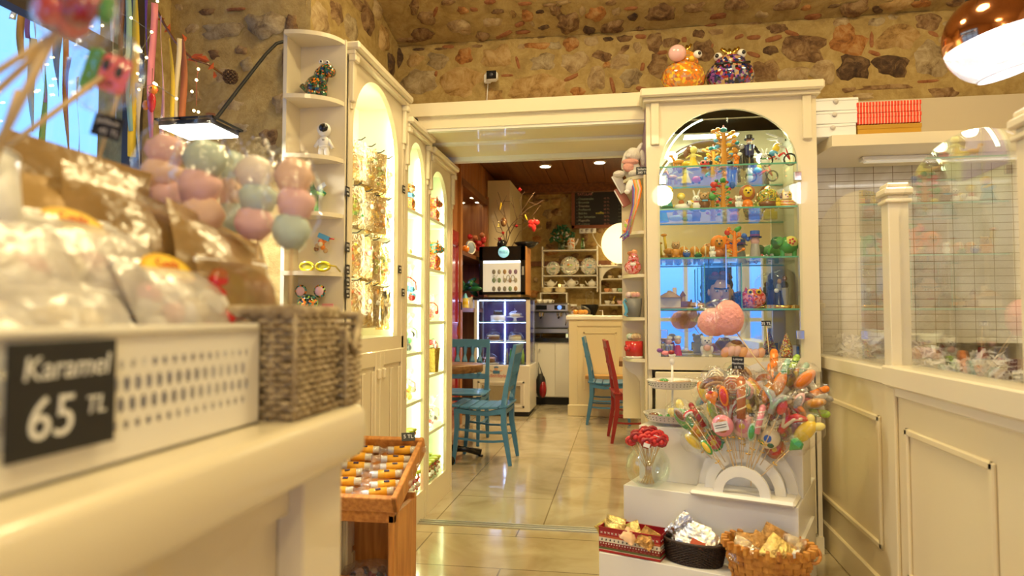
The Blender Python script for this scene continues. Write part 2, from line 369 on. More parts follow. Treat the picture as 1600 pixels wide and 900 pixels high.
# vault: springs from the ledge and curls towards the room
mb = MB(); prof = [(4.09, LED-.01), (3.97, LED+.03), (3.72, 2.99), (3.4, 3.14), (2.9, 3.33), (2.3, 3.48), (1.6, 3.56), (.6, 3.6), (-3.1, 3.6)]
vs = []; fs = []; NX = 60
for i in range(NX+1):
    for j, (y, z) in enumerate(prof): vs.append((-2.4+5*i/NX, y+.008*sin(i*2.1+j), z+.008*sin(i*1.7+j*2)))
P = len(prof)
mb.add(vs, [(i*P+j, (i+1)*P+j, (i+1)*P+j+1, i*P+j+1) for i in range(NX) for j in range(P-1)], MORTAR, True)
VN = Vector((0, 3.4-3.97, 3.14-(LED+.03))).cross(Vector((1, 0, 0))).normalized()
if VN.z > 0: VN = -VN
VK = [(667,28,28,20,0,'b'),(660,53,36,15,6,'b'),(648,10,14,24,20,'b'),(680,18,6,18,30,'k'),(723,16,16,11,0,'r'),(741,14,13,7,0,'k'),(718,42,34,22,0,'t'),(754,57,22,13,0,'b'),(770,34,30,13,0,'t'),(777,18,18,8,0,'b'),(802,22,9,11,0,'o'),(824,25,18,18,0,'r'),(843,18,13,6,0,'d'),(850,42,20,7,-14,'d'),(812,38,16,6,-22,'k'),(831,36,6,13,-20,'t'),(817,50,22,5,0,'k'),(787,54,28,6,-24,'k'),(845,61,38,8,5,'d'),(888,36,36,28,0,'b'),(890,38,17,15,0,'d'),(868,16,17,18,0,'b'),(910,18,9,15,0,'t'),(932,22,27,22,0,'r'),(920,47,16,14,0,'d'),(957,42,32,20,0,'b'),(963,18,13,12,0,'t'),(989,27,15,10,-20,'d'),(986,13,19,5,0,'k'),(1032,20,40,26,0,'b'),(1036,22,16,11,0,'d'),(1000,45,12,6,20,'b'),(859,8,22,5,0,'b'),(820,5,22,6,0,'k'),(765,3,18,6,0,'k'),(880,4,22,6,0,'t'),(955,4,14,9,0,'b'),(1085,12,30,14,0,'b'),(1120,25,26,8,0,'k'),(1150,8,30,16,0,'b'),(1190,22,20,10,20,'t'),(1230,8,34,14,0,'b'),(1270,26,22,8,0,'k'),(1335,14,36,20,0,'b'),(1370,14,10,16,-35,'d'),(1400,8,40,14,0,'o'),(1440,5,24,10,0,'r'),(1303,9,16,5,0,'d'),(1180,38,30,6,4,'b'),(1110,40,18,6,0,'k'),(1260,12,12,8,0,'r'),(700,4,20,8,0,'b'),(1500,4,30,8,0,'b'),(640,62,40,8,4,'b')]
def vault_hit(x, y):
    best = None
    for j in range(P-1):
        a = Vector((0, *prof[j])); b_ = Vector((0, *prof[j+1])); nn = (b_-a).cross(Vector((1, 0, 0))).normalized()
        h = pP(x, y, a, nn)
        if min(a.y, b_.y)-.001 <= h.y <= max(a.y, b_.y)+.001 and h.y > 0:
            if nn.z > 0: nn = -nn
            return h, nn
    return None
for x, y, w, h, a, k in VK:
    q = vault_hit(x, y)
    if q:
        p, nn = q; d_ = (p-O).normalized(); fore = max(.35, abs(d_.dot(nn)))
        s_ = (p-O).length/FPX; stone(mb, p+nn*.004, nn, w*s_, h*s_/fore*.9, R(a), k, up=Vector((0, -.6, .8)))
struct(mb.build('ceiling'))
# left side wall above the cabinets, pier, and window wall
mb = MB(); A = Vector((-1.47, 2.95, 0)); B = Vector((-1.38, 4.08, 0))
rough_quad(mb, A, B-A, (0, 0, 3.7), 26, 60, MORTAR, .012, (1, 0, 0))
for x, y, w, h, k in [(500,30,30,60,'t'),(525,20,22,44,'b'),(548,44,26,50,'g'),(575,30,24,50,'b'),(600,60,18,46,'o'),(590,15,20,34,'t'),(612,100,12,36,'d'),(560,8,30,20,'b'),(490,70,24,30,'b'),(610,20,14,30,'b')]:
    p = pP(x, y, A, (1, -.08, 0)); s_ = p.y/FPX; stone(mb, p, (1, -.08, 0), w*s_*2, h*s_, R(rnd.uniform(-20, 20)), k)
struct(mb.build('wall_left'))
mb = MB()
rough_quad(mb, (-2.2, 2.95, 0), (.75, 0, 0), (0, 0, 3.7), 30, 110, MORTAR, .012, (0, -1, 0))
for x, y, w, h, a, k in [(345,48,80,30,0,'g'),(322,18,32,12,0,'b'),(368,14,36,5,0,'k'),(415,38,70,46,5,'g'),(300,45,34,22,0,'t'),(350,118,40,26,0,'t'),(376,78,26,14,15,'b'),(385,100,22,26,0,'g'),(335,85,26,20,0,'b'),(450,100,24,70,0,'b'),(440,160,34,34,0,'t'),(300,150,40,20,0,'t'),(360,165,60,22,0,'t'),(420,215,34,36,0,'b'),(375,200,40,20,0,'g'),(330,180,24,10,10,'k'),(455,40,22,40,0,'b'),(290,80,22,20,0,'b'),(430,235,40,20,0,'g'),(280,12,20,16,0,'t')]:
    p = pY(x, y, 2.948); s_ = p.y/FPX; stone(mb, p, (0, -1, 0), w*s_, h*s_, R(a), k)
struct(mb.build('wall_left'))
# window wall: opening y .5..2.80, z .8..2.85
WX = -2.18
mb = MB()
mb.bb((WX-.3, -3, 0), (WX, 2.95, .8), MORTAR); mb.bb((WX-.3, -3, 2.95), (WX, 2.95, 3.7), MORTAR); mb.bb((WX-.3, -3, .8), (WX, .3, 2.95), MORTAR); mb.bb((WX-.3, 2.84, .8), (WX, 2.96, 2.95), MORTAR)
struct(mb.build('wall_left'))
DKF = mat('dark_frame', (.05, .035, .03), .4)
mb = MB()
for y in (.33, 1.15, 1.98, 2.81): mb.bb((WX-.12, y-.03, .8), (WX-.06, y+.03, 2.95), DKF)
for z in (.83, 2.35, 2.92): mb.bb((WX-.12, .3, z-.03), (WX-.06, 2.84, z+.03), DKF)
wf = struct(mb.build('window_1')); mb = MB(); mb.bb((WX-.094, .33, .8), (WX-.088, 2.81, 2.95), GLASS); g_ = mb.build('pane', wf)
# street outside the window
BLU = mat('street_wall_stone', (.55, .62, .75), .8, vary=.4, vscale=6, bump=.6, bscale=12)
mb = MB(); mb.bb((-6.2, -3, -.2), (-6.0, 10, 1.9), BLU); mb.bb((-6.2, -3, -.2), (-2.5, 10, -.1), BLU); struct(mb.build('street'))
AWN = mat('awning_wood', (.28, .16, .09), .6)
t = thing('awning', 'slatted wooden awning over the street outside the left window', 'awning', (-3.4, 1.5, 2.75))
mb = MB()
for k in range(6): mb.bb((-.7, -1.4+k*.5, 0), (.75, -1.32+k*.5, .1), AWN)
mb.build('rafter_set', t); mb = MB()
for k in range(5): mb.bb((-.7+k*.3, -1.5, -.04), (-.62+k*.3, 1.4, 0), AWN)
mb.build('batten_set', t)
# front wall (behind the camera) with the shop window, seen in the mirrors
mb = MB(); mb.bb((-2.4, -3.3, 0), (2.6, -3, .15), MORTAR); mb.bb((-2.4, -3.3, 2.05), (2.6, -3, 3.7), CREAM2); mb.bb((-2.4, -3.3, .15), (-1.4, -3, 2.05), MORTAR); mb.bb((2.2, -3.3, .15), (2.6, -3, 2.05), CREAM2)
struct(mb.build('wall_front'))
mb = MB()
for x in (-1.4, -.5, .4, 1.0, 1.6, 2.2): mb.bb((x-.03, -3.18, .15), (x+.03, -3.1, 2.05), WHITE)
for z in (.2, 1.1, 2.02): mb.bb((-1.4, -3.17, z-.03), (2.2, -3.11, z+.03), WHITE)
struct(mb.build('window_2'))
mb = MB(); mb.bb((2.52, -3, 0), (2.7, 4.1, 3.7), CREAM2); struct(mb.build('wall_right'))

# ------------------------------------------------------------------ boxed header over the doorway
mb = MB(); X0, X1 = -1.36, .132
mb.bb((X0, 3.62, 2.205), (X1, 4.04, 2.275), CREAM); mb.bb((X0, 3.60, 2.272), (X1, 4.03, 2.345), CREAM)
mb.bb((X0, 3.625, 2.19), (X1, 3.66, 2.206), WHITE); mb.bb((X0, 3.66, 2.198), (X1, 3.90, 2.206), CREAM2)
mb.bb((X0, 3.90, 2.185), (X1, 3.945, 2.206), WHITE); mb.bb((X0, 3.945, 2.195), (X1, 4.28, 2.206), CREAM2); mb.bb((X0, 4.26, 2.165), (X1, 4.32, 2.3), WHITE)
mb.bb((X0, 4.04, 2.206), (X1, 4.32, 2.35), CREAM2); mb.bb((X0, 4.3, 2.3), (X1, 4.66, 2.37), CREAM2)
struct(mb.build('trim_2'))
mb = MB(); mb.bb((.134, 3.59, 1.9), (.16, 4.5, 2.34), mat('lilac_paint', (.42, .28, .5), .5)); mb.bb((.14, 4.05, 0), (.16, 4.5, 1.9), CREAM2); mb.bb((-1.5, 4.5, 0), (-1.42, 4.55, 2.2), CREAM2)
struct(mb.build('trim_3'))

# ------------------------------------------------------------------ back room shell
CZ = 3.05
mb = MB()
for k in range(22): mb.bb((-3.2+k*.25, 4.5, CZ+(k % 2)*.002), (-3.2+k*.25+.243, 9.8, CZ+.05), PLANK)
mb.bb((-3.2, 4.5, CZ+.04), (2.4, 9.8, CZ+.1), BLACKM); mb.bb((-3, 9.55, CZ-.12), (2.4, 9.8, CZ), PLANK)
struct(mb.build('ceiling'))
mb = MB(); n = Vector((0, -1, 0))
rough_quad(mb, (-3.2, 9.72, 0), (5.6, 0, 0), (0, 0, 3.1), 60, 34, MORTAR, .012, n)
q = random.Random(5)
for k in range(150):
    x, z = q.uniform(-1.8, .6), q.uniform(.9, 2.95)
    stone(mb, Vector((x, 9.705, z)), n, q.uniform(.06, .22), q.uniform(.04, .13), R(q.uniform(-20, 20)), q.choice('ootbbgr'))
mb.bb((-1.45, 9.68, 1.88), (.3, 9.75, 1.95), WOODD)
struct(mb.build('wall_back'))
mb = MB(); mb.bb((.5, 4.5, 0), (.6, 9.8, 3.1), CREAM2); struct(mb.build('wall_right'))
mb = MB(); mb.bb((.16, 4.45, 0), (.6, 4.55, 3.1), CREAM2); mb.bb((-3.2, 4.6, 2.36), (.6, 4.66, 3.1), CREAM2); mb.bb((-3.2, 4.5, 0), (-1.5, 4.6, 3.1), CREAM2); struct(mb.build('wall_front'))
# wood panelled left wall with the lit niche (opening y 7.08..8.5, z .3..2.62)
LW = -1.72
mb = MB()
def planks(y0, y1, z0, z1):
    k = max(1, round((y1-y0)/.09)); w = (y1-y0)/k
    for i in range(k): mb.bb((LW-.04, y0+i*w+.002, z0), (LW+(i % 2)*.002, y0+(i+1)*w-.002, z1), PLANKV)
planks(4.5, 7.05, 2.05, CZ); planks(4.5, 6.55, 0, 2.05); planks(7.05, 8.55, 2.62, CZ)
mb.bb((LW-.04, 7.0, 0), (LW+.03, 7.09, CZ), PLANKV); mb.bb((LW-.04, 8.46, .3), (LW+.03, 8.56, 2.7), PLANKV); mb.bb((LW-.04, 7.05, 2.58), (LW+.03, 8.5, 2.66), PLANK)
mb.bb((LW-.5, 7.05, 2.62), (LW-.02, 8.5, 2.66), PLANK); mb.bb((LW-.5, 8.5, 0), (LW-.02, 8.55, 2.66), PLANKV); mb.bb((LW-.5, 7.03, 0), (LW-.02, 7.08, 2.66), PLANKV)
mb.bb((LW-.55, 7.03, 0), (LW-.5, 8.55, 2.66), mat('niche_back', (.28, .10, .16), .5, vary=.3, vscale=3))
mb.bb((LW-.04, 8.5, 0), (LW, 9.8, CZ), PLANKV)
struct(mb.build('wall_left'))
struct((lambda m_: (m_.bb((LW-.5, 7.08, 1.82), (LW+.03, 8.5, 1.865), PLANK), m_.bb((LW-.5, 7.08, 1.2), (LW+.03, 8.5, 1.245), PLANK), m_.build('trim_4'))[-1])(MB()))
# red panelled door
mb = MB(); DR = mat('red_gloss_door', (.33, .025, .03), .22, coat=.5)
mb.bb((LW-.03, 6.55, 0), (LW+.01, 7.0, 2.05), DR)
for a, b_ in ((.12, .95), (1.05, 1.93)):
    for z0, z1, y0, y1 in ((a, a+.04, 6.62, 6.93), (b_-.04, b_, 6.62, 6.93), (a, b_, 6.62, 6.65), (a, b_, 6.90, 6.93)): mb.bb((LW+.01, y0, z0), (LW+.025, y1, z1), DR)
d_ = struct(mb.build('door_1')); mb = MB(); mb.tube([(LW+.01, 6.96, 1.3), (LW+.05, 6.96, 1.3), (LW+.05, 6.96, 1.22)], .008, BLACKM); mb.build('handle', d_)
# boxed white column in the corner
mb = MB(); mb.bb((-1.715, 8.6, 0), (-1.42, 9.7, 2.93), CREAM2); struct(mb.build('trim_5'))
# ================================================================== left arched cabinets (fronts face +X at x = -1.12)
FX = -1.12
MYZ = lambda x: Matrix(((0, 1, 0, x), (1, 0, 0, 0), (0, 0, 1, 0), (0, 0, 0, 1)))   # prism (x,z)->(y,z), thickness along x
def arch_face(mb, y0, y1, z0, z1, oy0, oy1, oz0, spring, top, x0, th, m):
    """panel in the yz plane with an arched opening, as a ring of quads"""
    a = arc((oy0+oy1)/2, spring, (oy1-oy0)/2, top-spring, 0, pi, 24)
    inner = [(oy1, oz0)]+a+[(oy0, oz0)]
    for k in range(len(inner)-1):
        p, q = inner[k], inner[k+1]
        def outp(s):
            if s[1] <= spring: return (y1 if s[0] > (oy0+oy1)/2 else y0, s[1])
            t = math.atan2((s[1]-spring)/(top-spring), (s[0]-(oy0+oy1)/2)/((oy1-oy0)/2))/pi
            L = (z1-spring); Wd = (y1-y0); per = 2*L+Wd; d_ = t*per
            if d_ < L: return (y1, spring+d_)
            if d_ < L+Wd: return (y1-(d_-L), z1)
            return (y0, z1-(d_-L-Wd))
        P_, Q_ = outp(p), outp(q)
        vs = [(x0, p[0], p[1]), (x0, q[0], q[1]), (x0, Q_[0], Q_[1]), (x0, P_[0], P_[1])]
        vs2 = [(x-th, y, z) for x, y, z in vs]
        mb.add(vs+vs2, [(0, 1, 2, 3), (7, 6, 5, 4), (0, 4, 5, 1)], m)
        # keep square corners filled
        for cy in (y0, y1):
            if abs(P_[0]-Q_[0]) > 1e-4 and abs(P_[1]-Q_[1]) > 1e-4 and (abs(P_[0]-cy) < 1e-4 or abs(Q_[0]-cy) < 1e-4):
                mb.add([(x0, P_[0], P_[1]), (x0, Q_[0], Q_[1]), (x0, cy, z1)], [(0, 1, 2)], m)
    mb.bb((x0-th, y0, z0), (x0, y1, oz0), m)
def corbel(mb, y, ztop, h, x0, m, w=.035):
    mb.bb((x0, y-w/2, ztop-h), (x0+.022, y+w/2, ztop), m, .004); mb.bb((x0, y-w/2-.004, ztop-.03), (x0+.034, y+w/2+.004, ztop), m, .004); mb.bb((x0, y-w/2+.006, ztop-h-.03), (x0+.012, y+w/2-.006, ztop-h), m, .003)
INB = mat('cabinet_lining', (.86, .84, .66), .5)
INB2 = mat('cabinet_lining_pale', (.78, .86, .68), .5)
def cabinet(label, y0, y1, ztop, oy0, oy1, oz0, spring, top, doors, shelves, depth, lining, led):
    t = thing('arched_cabinet', label, 'cabinet', (FX, (y0+y1)/2, 0), 0, 'arched cream cabinets along the left wall')
    oy = -(y0+y1)/2
    def fin(mb, name, par=t):
        return mb.build(name, par, (-FX, oy, 0))
    mb = MB()   # carcass
    bx = FX-depth
    mb.bb((bx, y0, .0), (bx+.015, y1, ztop), lining); mb.bb((bx, y0, 0), (FX-.02, y0+.016, ztop), CREAM); mb.bb((bx, y1-.016, 0), (FX-.02, y1, ztop), CREAM)
    mb.bb((bx, y0, ztop-.03), (FX-.02, y1, ztop), CREAM); mb.bb((bx, y0, oz0-.03), (FX-.018, y1, oz0), lining)
    mb.bb((bx+.01, y0+.016, oz0), (FX-.022, y0+.018, ztop-.03), lining); mb.bb((bx+.01, y1-.018, oz0), (FX-.022, y1-.016, ztop-.03), lining)
    fin(mb, 'carcass')
    mb = MB(); arch_face(mb, y0, y1, 0 if not doors else oz0-.05, ztop, oy0, oy1, oz0, spring, top, FX, .022, CREAM)
    mb.bb((FX, y0+.003, 0), (FX+.004, y0+.03, ztop-.2), CREAM); mb.bb((FX, y1-.03, 0), (FX+.004, y1-.003, ztop-.2), CREAM)
    fin(mb, 'face_frame')
    mb = MB(); mb.bb((bx, y0-.005, ztop), (FX+.05, y1+.005, ztop+.035), CREAM, .008); mb.bb((bx, y0, ztop-.02), (FX+.03, y1, ztop), CREAM, .004)
    fin(mb, 'crown')
    for yy in (y0+.02, y1-.02): mb = MB(); corbel(mb, yy, ztop-.02, .2, FX, CREAM); fin(mb, 'corbel')
    for z in shelves:
        mb = MB(); mb.bb((bx+.012, y0+.016, z-.018), (FX-.012, y1-.016, z), CREAM if lining is INB else lining); fin(mb, 'shelf')
    for s_ in (0, 1):
        yy = y1-.03 if s_ else y0+.03
        mb = MB(); mb.bb((FX-.05, yy-.008, oz0+.02), (FX-.036, yy+.008, top-.05), led); fin(mb, 'light_strip')
    if doors:
        zt = oz0-.06; yc = (y0+y1)/2
        for k, (a, b_) in enumerate(((y0+.006, yc-.002), (yc+.002, y1-.006))):
            mb = MB(); mb.bb((FX-.02, a, .10), (FX+.002, b_, zt), CREAM)
            for (p, q_, r_, s_) in ((a+.0, a+.05, .1, zt), (b_-.05, b_, .1, zt), (a+.05, b_-.05, .1, .17), (a+.05, b_-.05, zt-.07, zt)): mb.bb((FX+.002, p, r_), (FX+.014, q_, s_), CREAM, .004)
            for g in range(3):
                yy = a+.065+(b_-a-.13)*g/2; mb.bb((FX+.002, yy-.02, .19), (FX+.010, yy+.02, zt-.09), CREAM, .005)
            d = fin(mb, 'door'); mb = MB(); yy = yc-.03 if k == 0 else yc+.03
            mb.bb((FX+.012, yy-.012, zt-.13), (FX+.032, yy+.012, zt-.08), CREAM, .006); kn = mb.build('knob', d)
        mb = MB(); mb.bb((FX-.03, y0, 0), (FX-.004, y1, .1), CREAM); fin(mb, 'plinth')
        mb = MB(); mb.bb((FX-.02, y0, zt), (FX+.004, y1, oz0), CREAM); fin(mb, 'rail')
    return t
cabinet('wide arched cream cabinet with hooks of candy bags and doors below', 2.63, 3.365, 2.27, 2.685, 3.275, 1.05, 1.93, 2.235, True, [], .26, INB, LEDW)
cabinet('narrow arched cream cabinet next to the candy bag cabinet', 3.37, 3.80, 2.17, 3.435, 3.755, .16, 1.88, 2.12, False, [.41, .68, .95, 1.22, 1.49, 1.74], .24, INB2, LEDG)
cabinet('narrow arched cream cabinet farthest back, inside the doorway', 3.81, 4.39, 2.12, 3.86, 4.26, .16, 1.84, 2.055, False, [.46, .80, 1.12, 1.44, 1.75], .24, INB2, LEDG)

# quarter-round corner shelf unit on the near end of the wide cabinet
SXL, SYB = -1.325, 2.625; CSZ = [1.12, 1.33, 1.57, 1.80, 2.04]
t = thing('corner_shelf_unit', 'tall cream corner shelf with quarter-round shelves at the near cabinet end', 'shelf', (SXL, SYB, 0))
mb = MB(); mb.bb((-.016, -.13, 0), (0, .003, 2.305), CREAM); mb.build('side_panel', t)
mb = MB(); mb.bb((0, -.012, 0), (.20, .003, 2.305), CREAM); mb.build('back_panel', t)
for z in [.3, .6, .87]+CSZ+[2.30]:
    mb = MB(); pl = [(0, 0)]+[(.19*sin(a), -.15*cos(a)) for a in [pi/2*i/12 for i in range(13)]][::-1]
    pl = [(0, -.002)]+[(.195*cos(a), -.155*sin(a)-.002) for a in [pi/2*i/14 for i in range(15)]]
    n_ = len(pl); mb.add([(x, y, -.017) for x, y in pl]+[(x, y, 0) for x, y in pl], [tuple(range(n_)), tuple(range(n_, 2*n_))[::-1]]+[(i, (i+1) % n_, n_+(i+1) % n_, n_+i) for i in range(n_)], CREAM)
    mb.build('shelf', t, (0, 0, z))

# ================================================================== foreground counter (left)
CT = 1.0; CXF = -.43; CYE = 1.135
t = thing('shop_counter', 'cream lacquered counter in the left foreground with thick rounded top', 'counter', (-.85, .4, 0))
def rounded_slab(mb, x0, x1, y0, y1, z0, z1, r, m, er=.018):
    """slab with rounded vertical corner at (x1,y1) and rolled edges"""
    outl = []
    for i in range(9): a = i/8*pi/2; outl.append((x1-r+r*cos(a), y1-r+r*sin(a), cos(a), sin(a)))
    outl = [(x1, y0, 1, 0)]+outl+[(x0, y1, 0, 1)]
    ring = []; K = 7
    for (x, y, nx, ny) in outl:
        for k in range(K+1):
            b_ = -pi/2+pi*k/K; zz = z0+er+(-er if b_ < -pi/4*1.999 else er*sin(b_)) if b_ < 0 else z1-er+er*sin(b_)
            off = -er+er*cos(b_); ring.append((x+nx*off, y+ny*off, zz))
    n_ = len(outl); fs = [(i*(K+1)+k, (i+1)*(K+1)+k, (i+1)*(K+1)+k+1, i*(K+1)+k+1) for i in range(n_-1) for k in range(K)]
    vs = mb.add(ring+[(x0, y0, z0), (x0, y0, z1)], fs, m, True)
    L = len(ring)
    i_ = mb.mi(m)
    f = mb.b.faces.new([vs[i*(K+1)+K] for i in range(n_)]+[vs[L+1]]); f.material_index = i_
    f = mb.b.faces.new([vs[i*(K+1)] for i in range(n_)][::-1]+[vs[L]]); f.material_index = i_
mb = MB(); rounded_slab(mb, -1.5, CXF, -.6, CYE, .915, CT, .05, CREAM); mb.build('worktop', t, (.85, -.4, 0))
mb = MB(); mb.bb((-1.45, -.6, 0), (-.505, 1.05, .915), CREAM)
mb.bb((-.505, .94, 0), (-.462, 1.075, .915), CREAM, .003); mb.bb((-.505, .62, 0), (-.485, .94, .05), CREAM); mb.bb((-.505, -.6, .86), (-.486, .94, .915), CREAM)
for y in (.55, .05, -.45): mb.bb((-.505, y-.06, .05), (-.462, y+.06, .915), CREAM, .003)
mb.bb((-1.45, 1.05, 0), (-.47, 1.075, .915), CREAM)
mb.build('body', t, (.85, -.4, 0))

# ================================================================== showcase cabinet (front y = 3.50)
SY = 3.50; SX0, SX1 = .135, .965; SD = .34
t = thing('glass_showcase', 'tall cream showcase with arched glass doors full of figurines', 'showcase', ((SX0+SX1)/2, SY, 0))
ox = -(SX0+SX1)/2
def fin(mb, name, par=t): return mb.build(name, par, (ox, -SY, 0))
MIRROR = mat('mirror', (.86, .9, .88), .02, metal=1)
mb = MB()
mb.bb((SX0, SY+.02, 0), (SX0+.02, SY+SD, 2.28), CREAM); mb.bb((SX1-.02, SY+.02, 0), (SX1, SY+SD, 2.28), CREAM); mb.bb((SX0, SY+SD-.015, 0), (SX1, SY+SD, 2.28), CREAM)
mb.bb((SX0, SY+.02, .91), (SX1, SY+SD, .935), CREAM); mb.bb((SX0, SY+.02, 2.25), (SX1, SY+SD, 2.28), CREAM); mb.bb((SX0, SY, 0), (SX1, SY+SD, .08), CREAM)
fin(mb, 'carcass')
# face frame with arched opening: rotate the yz arch into xz
mb = MB(); mb2 = MB(); arch_face(mb2, SX0, SX1, .88, 2.27, .20, .875, .945, 1.90, 2.205, 0, .022, CREAM)
for v in mb2.b.verts: v.co = Vector((v.co.y, SY-v.co.x, v.co.z))
fin(mb2, 'face_frame'); mb.b.free()
mb = MB(); mb.bb((SX0-.03, SY-.055, 2.27), (SX1+.03, SY+SD, 2.315), CREAM, .008); mb.bb((SX0-.015, SY-.03, 2.25), (SX1+.015, SY+SD, 2.27), CREAM, .003)
fin(mb, 'crown')
for x in (SX0+.045, SX1-.045): mb = MB(); mb.bb((x-.022, SY-.016, 2.03), (x+.022, SY, 2.25), CREAM, .004); fin(mb, 'corbel')
mb = MB(); mb.bb((.17, SY+SD-.02, .94), (.93, SY+SD-.016, 2.24), MIRROR); fin(mb, 'mirror_back')
SZ = [1.19, 1.452, 1.705, 1.925]
for z in SZ:
    mb = MB(); mb.bb((.16, SY+.03, z-.008), (.94, SY+SD-.022, z), GLASS); 
    s_ = fin(mb, 'glass_shelf'); mb = MB(); mb.bb((.16, SY+.026, z-.008), (.94, SY+.03, z), GLASSG); mb.build('edge', s_, (0, 0, 0))
for s_, (x0, x1) in enumerate(((.19, .536), (.540, .885))):
    mb = MB(); xc = .538; pts = []
    if s_ == 0: pts = [(x1, .95), (x1, 2.20)]+[(xc+.335*cos(a), 1.90+.30*sin(a)) for a in [pi/2+pi/2*i/14 for i in range(15)]]+[(.19, 1.90), (.19, .95)]
    else: pts = [(x0, .95), (.885, .95), (.885, 1.90)]+[(xc+.335*cos(a), 1.90+.30*sin(a)) for a in [pi/2*i/14 for i in range(15)]]+[(x0, 2.20)]
    mb.prism(pts, .005, GLASS, Matrix.Translation((0, SY-.008, 0))); d = fin(mb, 'glass_door')
    hx = .215 if s_ == 0 else .87
    for hz in (1.845, 1.06): mb = MB(); mb.box((hx, SY-.012, hz), (.035, .016, .045), CHROME, bev=.003); mb.build('hinge', d)
    mb = MB(); 
    if s_ == 0: mb.box((.521, SY-.016, 1.40), (.006, .008, .22), CHROME); mb.build('handle', d)
for x0, x1 in ((SX0+.035, .548), (.552, SX1-.035)):
    mb = MB(); mb.bb((x0, SY-.012, .1), (x1, SY+.01, .87), CREAM, .004); mb.bb((x0+.05, SY-.02, .16), (x1-.05, SY-.01, .8), CREAM, .006); fin(mb, 'door')
mb = MB(); mb.tube([(xc+.315*cos(a), SY+.045, 1.90+.285*sin(a)) for a in [pi*.62+pi*.3*i/10 for i in range(11)]], .004, LEDG); fin(mb, 'light_strip'); area('showcase_light', (.52, 3.66, 2.19), .3, 2.2, (1, .95, .6), shape='RECTANGLE', sy=.1); [(lambda l_, o_: (setattr(l_, 'energy', 1.6), setattr(l_, 'color', (1, .95, .55)), setattr(l_, 'shadow_soft_size', .03), C.objects.link(o_), setattr(o_, 'location', p_)))(*(lambda l_: (l_, bpy.data.objects.new('showcase_bulb', l_)))(bpy.data.lights.new('showcase_bulb', 'POINT'))) for p_ in ((.30, 3.66, 2.08), (.80, 3.66, 2.05))]
mb = MB(); mb.bb((SX1-.035, SY+.03, 1.0), (SX1-.027, SY+.04, 1.9), LEDG); 
mb.b.free()
mb = MB(); mb.bb((SX0+.03, SY+SD, 2.315), (SX1+.0, SY+SD-.01, 2.345), CREAM); mb.bb((.47, SY+.02, 2.315), (.80, SY+.26, 2.335), WHITE); mb.bb((SX0+.0, SY+.1, 2.315), (.30, SY+.3, 2.325), WHITE); fin(mb, 'top_board')

# narrow quarter-round shelves on the doorway side of the showcase
NX1, NY1 = .133, 3.72; NZ = [.93, 1.145, 1.37, 1.595, 1.885]
t = thing('corner_shelf_unit', 'slim cream corner shelf on the doorway side of the showcase', 'shelf', (NX1, NY1, 0))
mb = MB(); mb.bb((-.012, -.2, .6), (0, 0, 1.9), CREAM2); mb.build('side_panel', t)
mb = MB(); mb.bb((-.125, -.008, .6), (0, 0, 1.9), CREAM2); mb.build('back_panel', t)
for z in NZ:
    mb = MB(); pl = [(-.004, -.004)]+[(-.118*cos(a)-.004, -.185*sin(a)-.004) for a in [pi/2*i/14 for i in range(15)]]; n_ = len(pl)
    mb.add([(x, y, -.016) for x, y in pl]+[(x, y, 0) for x, y in pl], [tuple(range(n_)), tuple(range(n_, 2*n_))[::-1]]+[(i, (i+1) % n_, n_+(i+1) % n_, n_+i) for i in range(n_)], CREAM)
    mb.build('shelf', t, (0, 0, z))
mb = MB(); mb.prism([(0, .0), (-.118, 0), (-.115, -.03), (-.09, -.06), (-.055, -.08), (-.035, -.11), (-.03, -.3), (-.03, -.914), (0, -.914)], .03, CREAM, Matrix.Translation((0, -.04, 0))); mb.build('bracket', t, (0, 0, .914))

# ================================================================== right glazed counter
RX = .985; RY0, RYM, RY1 = 1.80, 2.68, 3.80
t = thing('glazed_counter', 'cream panelled counter with white posts and arched glass screens', 'counter', (RX, 2.7, 0))
def fin(mb, name, par=t): return mb.build(name, par, (-RX, -2.7, 0))
mb = MB()
for (a, b_, xx) in ((RYM+.02, RY1, RX+.02), (1.0, RYM+.02, RX)):
    mb.bb((xx, a, .12), (xx+.04, b_, .90), CREAM2)
    mb.bb((xx-.012, a, .0), (xx+.04, b_, .125), CREAM2, .006)
    w0, w1 = (RYM+.17, RY1-.12) if a > 2 else (1.83+.16, RYM-.12)
    mb.bb((xx-.014, a, .12), (xx, a+.08, .89), CREAM2, .004); mb.bb((xx-.014, b_-.07, .12), (xx, b_, .89), CREAM2, .004)
    for (y0, y1, z0, z1) in ((w0, w1, .24, .265), (w0, w1, .735, .76), (w0, w0+.025, .24, .76), (w1-.025, w1, .24, .76)): mb.bb((xx-.012, y0, z0), (xx+.002, y1, z1), CREAM2, .005)
mb.bb((RX, 1.3, 0), (RX+.04, 1.8, .9), CREAM2)
fin(mb, 'panelled_front')
mb = MB(); mb.bb((RX+.0, RYM+.02, .89), (RX+.10, RY1, .955), CREAM, .006); fin(mb, 'rail')
mb = MB(); mb.bb((RX-.03, 1.2, .895), (RX+.09, RYM+.02, .97), CREAM, .006); mb.bb((RX-.01, 1.2, .86), (RX+.05, RYM, .895), CREAM, .004); fin(mb, 'rail')
mb = MB(); mb.bb((RX+.04, 1.2, .86), (2.5, 4.02, .885), WHITE); fin(mb, 'display_bed')
